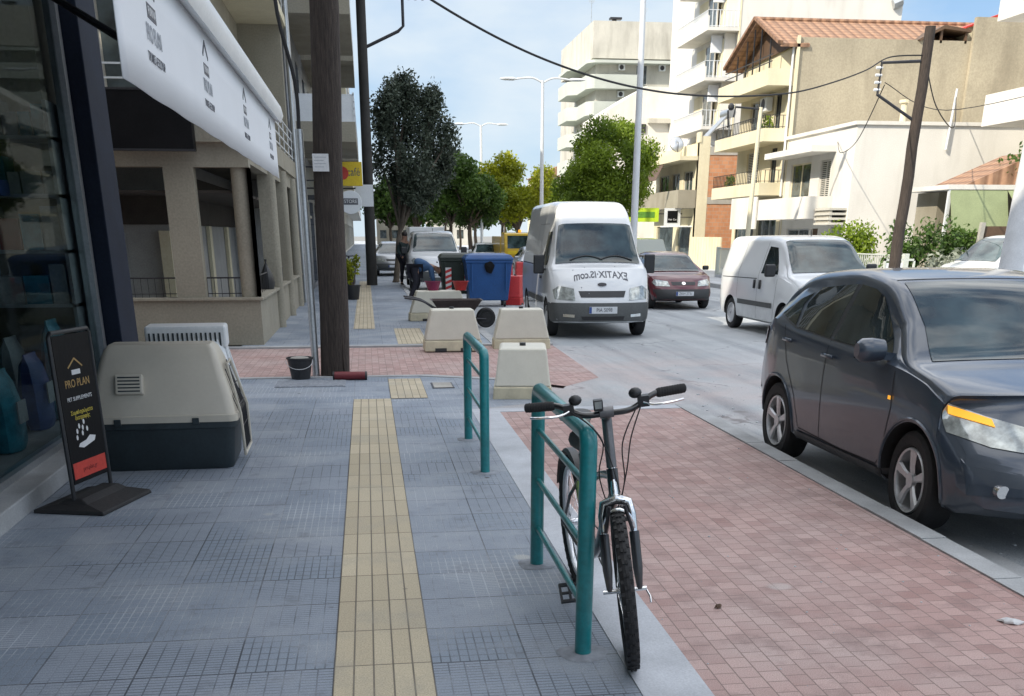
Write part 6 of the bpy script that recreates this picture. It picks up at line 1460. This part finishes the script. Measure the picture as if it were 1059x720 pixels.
# ---- pet carriers
shell_m = mat('beige_plastic', (.52, .48, .40), .4, var=.05, scale=3, bmp=0.02, grain=.02, stain=(.45, .41, .33)); tray_m = mat('dark_green_plastic', (.018, .028, .033), .5, var=.2)
def carrier(label, loc, rz, W, D, H, sm, tm, group='pet carriers outside the shop', slat_rows=5):
    t = thing('pet_carrier', label, 'pet carrier', loc, rz, group); hb_ = H*.40
    def ring(z, w, d, r=.07, n=5, yo=0):
        out = []
        for cx_, cy_, a0 in ((w/2-r, d/2-r, 0), (-w/2+r, d/2-r, PI/2), (-w/2+r, -d/2+r, PI), (w/2-r, -d/2+r, 3*PI/2)):
            out += [(cx_+r*math.cos(a0+PI/2*k/n), cy_+yo+r*math.sin(a0+PI/2*k/n), z) for k in range(n+1)]
        return out
    m = MB(); m.loft([ring(0, W*.86, D*.84), ring(.03, W*.89, D*.87), ring(hb_-.05, W*.95, D*.95), ring(hb_-.045, W*.985, D*.985), ring(hb_, W*.985, D*.985)]); tr = m.build('tray', tm, t, smooth=35)
    m = MB(); m.loft([ring(hb_+.001, W, D), ring(hb_+.05, W, D), ring(hb_+.055, W*.975, D*.965), ring(H*.62, W*.93, D*.86), ring(H*.88, W*.80, D*.60, .06), ring(H*.965, W*.74, D*.48, .05), ring(H, W*.68, D*.36, .03)]); sh = m.build('shell', sm, t, smooth=35)
    m = MB(); x0 = -W*.20; y0 = -D*.405; z0 = H*.70
    M_ = Matrix.Translation((x0, y0+.005, z0)) @ Matrix.Rotation(R(-24), 4, 'X')
    m.box(-.10, .10, -.035, .02, -.075, .075, 0, M_); vb_ = m.build('vent_box', sm, sh, bevel=.01)
    m = MB()
    for k in range(slat_rows): m.box(-.08, .08, -.0375, -.03, -.06+k*.026, -.05+k*.026, 0, M_)
    m.build('vent_slats', tm, sh)
    for xx in (-W*.3, W*.22): m = MB(); m.box(xx-.025, xx+.025, -D/2-.012, -D/2+.01, hb_-.015, hb_+.035); m.build('clip', tm, t, bevel=.004)
    # wire door on the right hand end
    m = MB(); xd = W/2-.01
    prof = lambda z: D*.36*(1 if z < H*.5 else max(.35, 1-(z-H*.5)/(H*.62)))
    for k in range(9): yy = -D*.32+D*.64*k/8; zz = H*.86-abs(yy)*.5; m.tube([(xd+.03-.0, yy, H*.12), (xd+.02, yy, H*.45), (xd-.07, yy, zz)], .004, 6)
    for z in (H*.14, H*.32, H*.5, H*.66, H*.8): w_ = prof(z)*.95; xx = xd+.025-(max(0, z-H*.45)*.24); m.tube([(xx, -w_, z), (xx, w_, z)], .004, 6)
    m.build('wire_door', metal_d, t)
    m = MB(); m.tube([(xd+.035, -D*.33, H*.1), (xd+.03, -D*.36, H*.45), (xd-.05, -D*.22, H*.84), (xd-.06, D*.22, H*.84), (xd+.03, D*.36, H*.45), (xd+.035, D*.33, H*.1)], .011, 8, closed=True); m.build('door_frame', sm, t, smooth=True)
    return t
carrier('large beige topped pet carrier with dark tray standing by the shop column', (-1.60, 8.42, 0), R(1), 1.10, .74, .92, shell_m, tray_m)
c2 = carrier('white topped pet carrier mostly hidden behind the beige one', (-1.55, 9.32, 0), R(4), .74, .58, .98, white_mt, tray_m)
m = MB()
for k in range(16): m.box(-.30+k*.038, -.285+k*.038, -.175, -.165, .82, .93)
m.build('top_slots', tray_m, c2)
m = MB(); m.box(-.33, .33, -.165, .165, .80, .985); m.build('top_rim', white_mt, c2, bevel=.02)

# ---- bucket, roll
t = thing('bucket', 'black builder\'s bucket standing just left of the thick wooden pole', 'bucket', (-.90, 13.42, 0))
m = MB(); m.lathe([(0.0, .0), (.115, 0), (.155, .24), (.168, .245), (.168, .262), (.15, .262), (.145, .24), (.11, .015), (0, .015)], n=28); m.build('body', black_pl, t, smooth=35)
m = MB(); m.tube([(.165*math.cos(a), .165*math.sin(a)*.5-.08, .25-.02-.10*abs(math.sin(a))) for a in [PI+PI*k/12 for k in range(13)]], .004, 6); m.build('handle', metal_l, t)
m = MB(); m.loft([[(.13*f*math.cos(a)*(1+.1*math.sin(3*a)), .13*f*math.sin(a), z) for a in [2*PI*k/12 for k in range(12)]] for f, z in ((1, .235), (.8, .262), (.4, .272), (.05, .268))]); m.build('mortar', concrete, t, smooth=True)
t = thing('hose_roll', 'short dark red roll lying at the foot of the thick wooden pole', 'roll', (-.28, 13.22, .052), R(-4))
m = MB(); m.cyl((-.21, 0, 0), (.21, 0, 0), .05, n=20); m.build('tube', mat('dark_red_plastic', (.16, .02, .025), .5), t, smooth=35)
m = MB(); m.lathe([(.03, -.212), (.052, -.212), (.054, -.19)], axis='x', n=20); m.lathe([(.03, .212), (.052, .212), (.054, .19)], axis='x', n=20); m.build('end_ring', black_pl, t)

# ---- pale plastic barriers
bar_m = mat('cream_barrier_plastic', (.62, .595, .50), .5, var=.06, scale=3, bmp=.03, grain=.03, stain=(.50, .46, .36))
bar_low = mat('stained_barrier_foot', (.54, .49, .35), .6, var=.15, scale=6, grain=.04)
red_pl = mat('red_barrier_plastic', (.50, .03, .03), .5, var=.12)
def barrier(label, loc, rz, W=1.08, D=.46, H=.62, m1=bar_m, m2=bar_low, group='pale trapezoid barriers blocking the crossing', tw=.74):
    t = thing('road_barrier', label, 'barrier', loc, rz, group)
    def rg(z, w, d): return [(-w/2, -d/2, z), (w/2, -d/2, z), (w/2, d/2, z), (-w/2, d/2, z)]
    m = MB(); m.loft([rg(.0, W, D), rg(H*.26, W*.985, D*.97)]); f_ = m.build('foot', m2, t, bevel=.015)
    m = MB(); m.loft([rg(H*.262, W*.965, D*.94), rg(H*.97, W*tw, D*.80), rg(H, W*tw*.97, D*.75)]); m.build('body', m1, t, bevel=.02)
    for xx in (-W*.22, W*.22): m = MB(); m.box(xx-.09, xx+.09, -D/2-.003, -D/2+.05, -.0, .05); m.build('fork_slot', dark_in, f_)
    m = MB(); m.cyl((0, 0, H-.01), (0, 0, H+.03), .035, n=12); m.build('filler_cap', black_pl, t)
    return t
barrier('pale barrier on the crossing directly below the wheelbarrow', (1.27, 16.6, 0), R(1), .90)
barrier('pale barrier right behind the nearest one, close to the tall white van', (2.42, 17.0, -.03), R(-3), .92)
barrier('nearest pale barrier, turned end on, just beyond the farther teal railing', (1.70, 11.8, -.01), R(82), .95, .66, .54)
barrier('farthest pale barrier, behind the wheelbarrow handles', (1.45, 22.6, 0), R(3), 1.25, .46, .60)
barrier('red plastic barrier standing against the right side of the blue container', (4.05, 29.6, -.12), R(70), 1.0, .5, .75, red_pl, red_pl, 'red and white plastic barriers along the works', .6)
barrier('red plastic barrier beyond the blue container, nearest in the red and white row', (5.15, 36, -.12), R(85), 1.1, .5, .95, red_pl, red_pl, 'red and white plastic barriers along the works')
barrier('white plastic barrier following the red one beside the tall white van', (5.4, 33.6, -.12), R(85), 1.1, .5, .95, white_mt, white_mt, 'red and white plastic barriers along the works')
barrier('second red plastic barrier, farthest of the red and white row', (5.0, 39.0, -.12), R(85), 1.1, .5, .95, red_pl, red_pl, 'red and white plastic barriers along the works')
for x, z, lab, mm_ in ((1.35, .60, 'magenta tub on top of the farthest pale barrier', mat('magenta_plastic', (.25, .02, .08), .5)), (1.98, .60, 'red tub on the right end of the farthest pale barrier', red_pl)):
    t = thing('tub', lab, 'tub', (x-.05 if x > 1.5 else x, 22.6, z), 0); m = MB(); m.lathe([(0, 0), (.11, 0), (.16, .16), (.17, .17), (.15, .17), (.10, .02), (0, .02)], n=20); m.build('body', mm_, t, smooth=35); m = MB(); m.lathe([(.155, .165), (.178, .17), (.178, .18), (.155, .18)], n=20); m.build('rim', mm_, t)

# ---- wheelbarrow
t = thing('wheelbarrow', 'dark wheelbarrow with its long handles pointing left above the pale barrier', 'wheelbarrow', (1.62, 20.6, 0), 0)
def rg(z, x0, x1, d): return [(x0, -d, z), (x1, -d*.85, z), (x1, d*.85, z), (x0, d, z)]
m = MB(); m.loft([rg(.22, -.22, .30, .16), rg(.52, -.42, .52, .32), rg(.53, -.45, .55, .34), rg(.53, -.41, .51, .31), rg(.24, -.2, .28, .14)]); m.build('tray', mat('rusty_tray', (.07, .05, .045), .6, .3, var=.4), t, smooth=30)
m = MB()
for s in (-1, 1): m.tube(smooth_path([(.62, s*.06, .17), (.25, s*.13, .2), (-.3, s*.22, .34), (-.62, s*.27, .52), (-.95, s*.29, .58)], 4), .018, 8); m.tube([(-.25, s*.2, .33), (-.32, s*.24, .0), (-.1, s*.18, .22)], .014, 6)
m.build('handles', metal_d, t, smooth=True)
m = MB(); m.lathe([(.10, -.035), (.16, -.045), (.19, 0), (.16, .045), (.10, .035)], (.62, 0, .19), 'y', 24); m.cyl((.62, -.06, .19), (.62, .06, .19), .1, n=16); m.build('wheel', rubber, t, smooth=30)

# ---- containers
def container(label, loc, W, D, H, bm_, lid_m, rz=0, stripes=False):
    t = thing('waste_container', label, 'waste container', loc, rz, 'wheeled waste containers')
    def rg(z, w, d): return [(-w/2, -d/2, z), (w/2, -d/2, z), (w/2, d/2, z), (-w/2, d/2, z)]
    m = MB(); m.loft([rg(.16, W*.80, D*.72), rg(.20, W*.82, D*.74), rg(H*.82, W*.97, D*.95), rg(H*.83, W*1.0, D*1.0), rg(H*.87, W*1.0, D*1.0)]); m.build('body', bm_, t, bevel=.025)
    m = MB(); m.loft([rg(H*.872, W*1.03, D*1.03), rg(H*.91, W*1.03, D*1.03), rg(H*.97, W*.92, D*.86), rg(H, W*.7, D*.5)]); l_ = m.build('lid', lid_m, t, bevel=.02)
    for s in (-1, 1): m = MB(); m.box(s*W*.36-.02, s*W*.36+.02, -D*.5-.025, -D*.5+.02, H*.3, H*.82); m.build('rib', bm_, t)
    for sx_ in (-1, 1):
        for sy in (-1, 1): m = MB(); m.cyl((sx_*W*.34-.03, sy*D*.28, .09), (sx_*W*.34+.03, sy*D*.28, .09), .09, n=16); m.bar((sx_*W*.34, sy*D*.28, .09), (sx_*W*.34, sy*D*.28, .2), .06, .06); m.build('wheel', black_pl, t)
    m = MB(); m.tube([(-W*.5-.06, -D*.1, H*.8), (-W*.5-.06, D*.1, H*.8)], .02, 8); m.tube([(W*.5+.06, -D*.1, H*.8), (W*.5+.06, D*.1, H*.8)], .02, 8); m.build('handle', metal_d, t)
    return t
blue_pl = mat('blue_container_plastic', (.012, .075, .24), .45, var=.1, stain=(.02, .07, .18)); grn_pl = mat('dark_green_container', (.02, .03, .022), .5, var=.15)
t = container('blue wheeled recycling container between the small van and the tall white van', (3.20, 28.9, -.12), 1.26, .95, 1.34, blue_pl, blue_pl)
m = MB(); m.loft([[(.13*f*math.cos(a)*(1+.15*math.sin(3*a)), -.485-.02*(1-f), 1.0+.15*f*math.sin(a)*(1+.1*math.cos(5*a))) for a in [2*PI*k/16 for k in range(16)]] for f in (1, .6, .1)]); m.build('black_stain', signblk, t)
t = container('dark green waste container half hidden left of the blue one', (2.45, 29.9, -.0), .95, .85, 1.22, grn_pl, grn_pl)
for s in (-1, 1):
    m = MB(); st_ = MB()
    x0 = s*.26-.08; m.box(x0, x0+.16, -.452, -.446, .25, .85); sp_ = m.build('white_strip', ink_w, t)
    for k in range(4): st_.add([(x0, -.4535, .28+k*.14), (x0+.16, -.4535, .34+k*.14), (x0+.16, -.4535, .41+k*.14), (x0, -.4535, .35+k*.14)], [(0, 1, 2, 3)])
    st_.build('red_stripes', red_pl, sp_)

# ---- people
skin_c = mat('skin', (.38, .22, .15), .6, var=.05); hair_c = mat('dark_hair', (.02, .015, .012), .7); blue_cl = mat('blue_work_shirt', (.05, .11, .22), .85, var=.15); dk_cl = mat('dark_trousers', (.022, .022, .032), .9, var=.15); shoe = mat('dark_shoe', (.03, .025, .02), .7)
def person(label, loc, rz, J, shirt=blue_cl, hairr=.105):
    """J: joint name -> (x,y,z); body is one skinned mesh, clothes are slightly larger skins over it"""
    t = thing('person', label, 'person', loc, rz)
    names = ['pelvis', 'waist', 'chest', 'neck', 'head', 'headtop', 'shL', 'elL', 'wrL', 'haL', 'shR', 'elR', 'wrR', 'haR', 'hipL', 'knL', 'anL', 'toL', 'hipR', 'knR', 'anR', 'toR']
    rad = dict(pelvis=.16, waist=.17, chest=.20, neck=.055, head=.095, headtop=.07, sh=.06, el=.042, wr=.03, ha=.035, hip=.09, kn=.058, an=.04, to=.035)
    E_ = [('pelvis', 'waist'), ('waist', 'chest'), ('chest', 'neck'), ('neck', 'head'), ('head', 'headtop')]
    for s in 'LR': E_ += [('chest', 'sh'+s), ('sh'+s, 'el'+s), ('el'+s, 'wr'+s), ('wr'+s, 'ha'+s), ('pelvis', 'hip'+s), ('hip'+s, 'kn'+s), ('kn'+s, 'an'+s), ('an'+s, 'to'+s)]
    def sub(ns, k, name, m):
        k *= 1.12
        ed = [(ns.index(a), ns.index(b)) for a, b in E_ if a in ns and b in ns]
        return skin_mesh([J[n] for n in ns], ed, [rad.get(n, rad.get(n[:2], rad.get(n[:3], .05)))*k for n in ns], name, m, t)
    sub(names, 1.0, 'body', skin_c)
    sub(['chest', 'waist', 'pelvis', 'shL', 'elL', 'wrL', 'shR', 'elR', 'wrR'], 1.38, 'shirt', shirt)
    sub(['pelvis', 'hipL', 'knL', 'anL', 'hipR', 'knR', 'anR'], 1.22, 'trousers', dk_cl)
    h_ = Vector(J['headtop']); m = MB(); hd = Vector(J['head']); c_ = (h_+hd)/2+(h_-hd).normalized()*.02; m.sphere(c_, hairr, 14, sc=(1, 1, 1)); m.build('hair', hair_c, t, smooth=True)
    for s in 'LR':
        a = Vector(J['an'+s]); b = Vector(J['to'+s]); skin_mesh([tuple(a-Vector((0, 0, .02))-(b-a)*.35), tuple(b), tuple(b+(b-a)*.2)], [(0, 1), (1, 2)], [.05, .045, .03], 'shoe', shoe, t, 1)
        ha = Vector(J['ha'+s]); wr_ = Vector(J['wr'+s]); d = (ha-wr_).normalized(); q_ = d.orthogonal().normalized(); m = MB()
        for k in range(5):
            off = q_*(-.03+.015*k); L_ = (.05, .075, .082, .076, .06)[k]; m.tube([ha+off, ha+off+d*L_*.5, ha+off+d*L_+q_.cross(d)*.02], [.010, .009, .007], 6)
        m.build('fingers', skin_c, t, smooth=True)
    return t
person('workman in blue shirt and dark trousers bending right down beside the small white van', (1.30, 30.0, 0), 0, dict(
    pelvis=(0, 0, .86), waist=(.16, 0, .93), chest=(.42, 0, .90), neck=(.60, 0, .82), head=(.70, 0, .74), headtop=(.76, 0, .66),
    shL=(.44, .17, .84), elL=(.50, .2, .56), wrL=(.56, .14, .32), haL=(.58, .12, .25), shR=(.44, -.17, .84), elR=(.48, -.2, .56), wrR=(.54, -.12, .32), haR=(.56, -.1, .25),
    hipL=(0, .1, .80), knL=(.10, .14, .45), anL=(-.06, .15, .07), toL=(.08, .15, .04), hipR=(0, -.1, .80), knR=(.02, -.14, .44), anR=(-.16, -.15, .07), toR=(-.02, -.15, .04)))
person('person in dark clothes with bright blue shoulder standing by the olive tree trunk', (1.35, 38.6, 0), R(20), dict(
    pelvis=(0, 0, .95), waist=(0, 0, 1.1), chest=(0, .01, 1.33), neck=(0, 0, 1.52), head=(0, -.03, 1.62), headtop=(0, -.03, 1.72),
    shL=(.19, 0, 1.42), elL=(.25, .02, 1.14), wrL=(.24, -.12, .93), haL=(.23, -.16, .88), shR=(-.19, 0, 1.42), elR=(-.25, .03, 1.14), wrR=(-.22, -.15, .98), haR=(-.2, -.2, .95),
    hipL=(.1, 0, .9), knL=(.11, -.04, .5), anL=(.12, .02, .08), toL=(.13, -.13, .04), hipR=(-.1, 0, .9), knR=(-.12, .03, .5), anR=(-.12, .12, .08), toR=(-.13, -.02, .04)), mat('dark_green_jacket', (.02, .035, .035), .9))
# ---- scooter and plant far left
t = thing('scooter', 'dark motor scooter parked against the stone clad building beyond the thick pole', 'scooter', (-.55, 35.5, 0), R(8))
m = MB(); m.loft([[(w*math.cos(a), y_, z_+h_*math.sin(a)) for a in [2*PI*k/10 for k in range(10)]] for y_, w, z_, h_ in ((.5, .1, .55, .2), (.9, .17, .62, .22), (1.3, .17, .68, .18), (1.6, .06, .72, .08))]); m.prism([(.12, .3), (.2, .95), (.27, .95), (.24, .3), (.6, .25), (.6, .18), (.2, .18)], -.17, .17, 'yz'); m.build('fairing', frame_b, t, smooth=30)
m = MB(); m.loft([[(w*math.cos(a), y_, .86+.06*math.sin(a)) for a in [2*PI*k/10 for k in range(10)]] for y_, w in ((.62, .1), (.8, .15), (1.3, .15), (1.45, .08))]); m.build('saddle', rubber, t, smooth=True)
for y_ in (0.0, 1.25): m = MB(); m.lathe([(.12, -.045), (.2, -.06), (.235, 0), (.2, .06), (.12, .045), (.12, -.045)], (0, y_, .235), 'x', 24); m.build('wheel', rubber, t, smooth=30)
m = MB(); m.tube([(0, 0, .24), (0, .1, .6), (0, .2, 1.02)], .03, 8); m.tube([(-.32, .25, 1.05), (0, .2, 1.03), (.32, .25, 1.05)], .016, 8); m.build('handlebar', metal_d, t)
m = MB(); m.sphere((0, .12, .88), .09, 12); m.build('headlight', lamp_clear, t, smooth=True)
pt = shrub('yellow green potted plant on the left pavement just right of the thick pole', (-.42, 30.2, .35), .22, .75, 500, 71, lf_yel, 'potted plant', .05, 'potted_plant')
m = MB(); m.lathe([(0, -.35), (.15, -.35), (.2, .0), (.22, .0), (.22, .04), (0, .03)], n=18); m.build('pot', black_pl, pt, smooth=30)
# ---- litter and rubble
rr = np.random.default_rng(4); m = MB()
def bit(x, y, z, s):
    a = rr.random()*6; m.loft([[(x+s*f*math.cos(a+q_)*(.7+.5*rr.random()), y+s*f*math.sin(a+q_)*(.7+.5*rr.random()), z+s*h_) for q_ in (0, 1.3, 2.5, 3.8, 5)] for f, h_ in ((.9, 0), (1, .3), (.4, .6))])
for _ in range(200):
    x, y = 3.40+abs(rr.normal())*.5, rr.uniform(3, 18); bit(x, y, -.12 if y < 10.6 else -.119, .006+.014*rr.random()**3)
for _ in range(150): bit(rr.uniform(1.3, 3.2), rr.uniform(2.5, 10.4), 0, .003+.006*rr.random()**2)
for _ in range(90): bit(rr.uniform(-2, 1), rr.uniform(3, 13), 0, .002+.005*rr.random()**2)
for _ in range(50): bit(3.1+abs(rr.normal())*1.1, rr.uniform(10.8, 18), -.119, .008+.016*rr.random()**3)
tag(m.build('rubble', kerb_m), kind='stuff', label='small stones and dust crumbs scattered along the kerb', cat='rubble')
def scrap(label, x, y, s, mt, z=0.004, rz=.4):
    m = MB(); n = 9; m.loft([[(s*(1+.3*math.sin(k*2.1+j))*math.cos(2*PI*k/n)*f, .5*s*(1+.2*math.cos(k*1.7))*math.sin(2*PI*k/n)*f, h_+.004*math.sin(k*3)) for k in range(n)] for j, (f, h_) in enumerate(((1, .001), (.9, .010), (.5, .018), (.1, .012)))])
    o = m.build('litter', mt, smooth=True); o.location = (x, y, z); o.rotation_euler = (0, 0, rz); tag(o, label, 'litter'); return o
scrap('crumpled pale scrap on the red paving at the right', 2.92, 4.12, .055, ink_w, rz=-.5)
scrap('dry dark leaf on the road between the crossover car and the crossing', 3.45, 12.1, .09, wood_d, -.115, .6)
scrap('small dark leaf on the red paving near the bicycle wheel', 1.62, 4.5, .02, wood_d)
# drain cover near the crossing
t = thing('drain_cover', 'small rectangular drain cover set in the grey paving near the crossing', 'drain cover', (.72, 12.55, .001), 0)
m = MB(); m.box(-.02, .24, -.24, .24, -.01, .006); m.build('frame', metal_d, t); m = MB(); m.box(.0, .22, -.22, .22, -.01, .009); m.build('plate', concrete, t)
t = thing('drain_cover', 'ribbed square utility cover in the paving in front of the thick pole', 'drain cover', (-.75, 12.9, .001), 0)
m = MB(); m.box(-.42, .42, -.28, .28, -.01, .006); m.build('frame', collar_m, t); m = MB()
for k in range(13): m.box(-.4+k*.062, -.355+k*.062, -.26, .26, -.01, .010)
m.build('plate', collar_m, t)
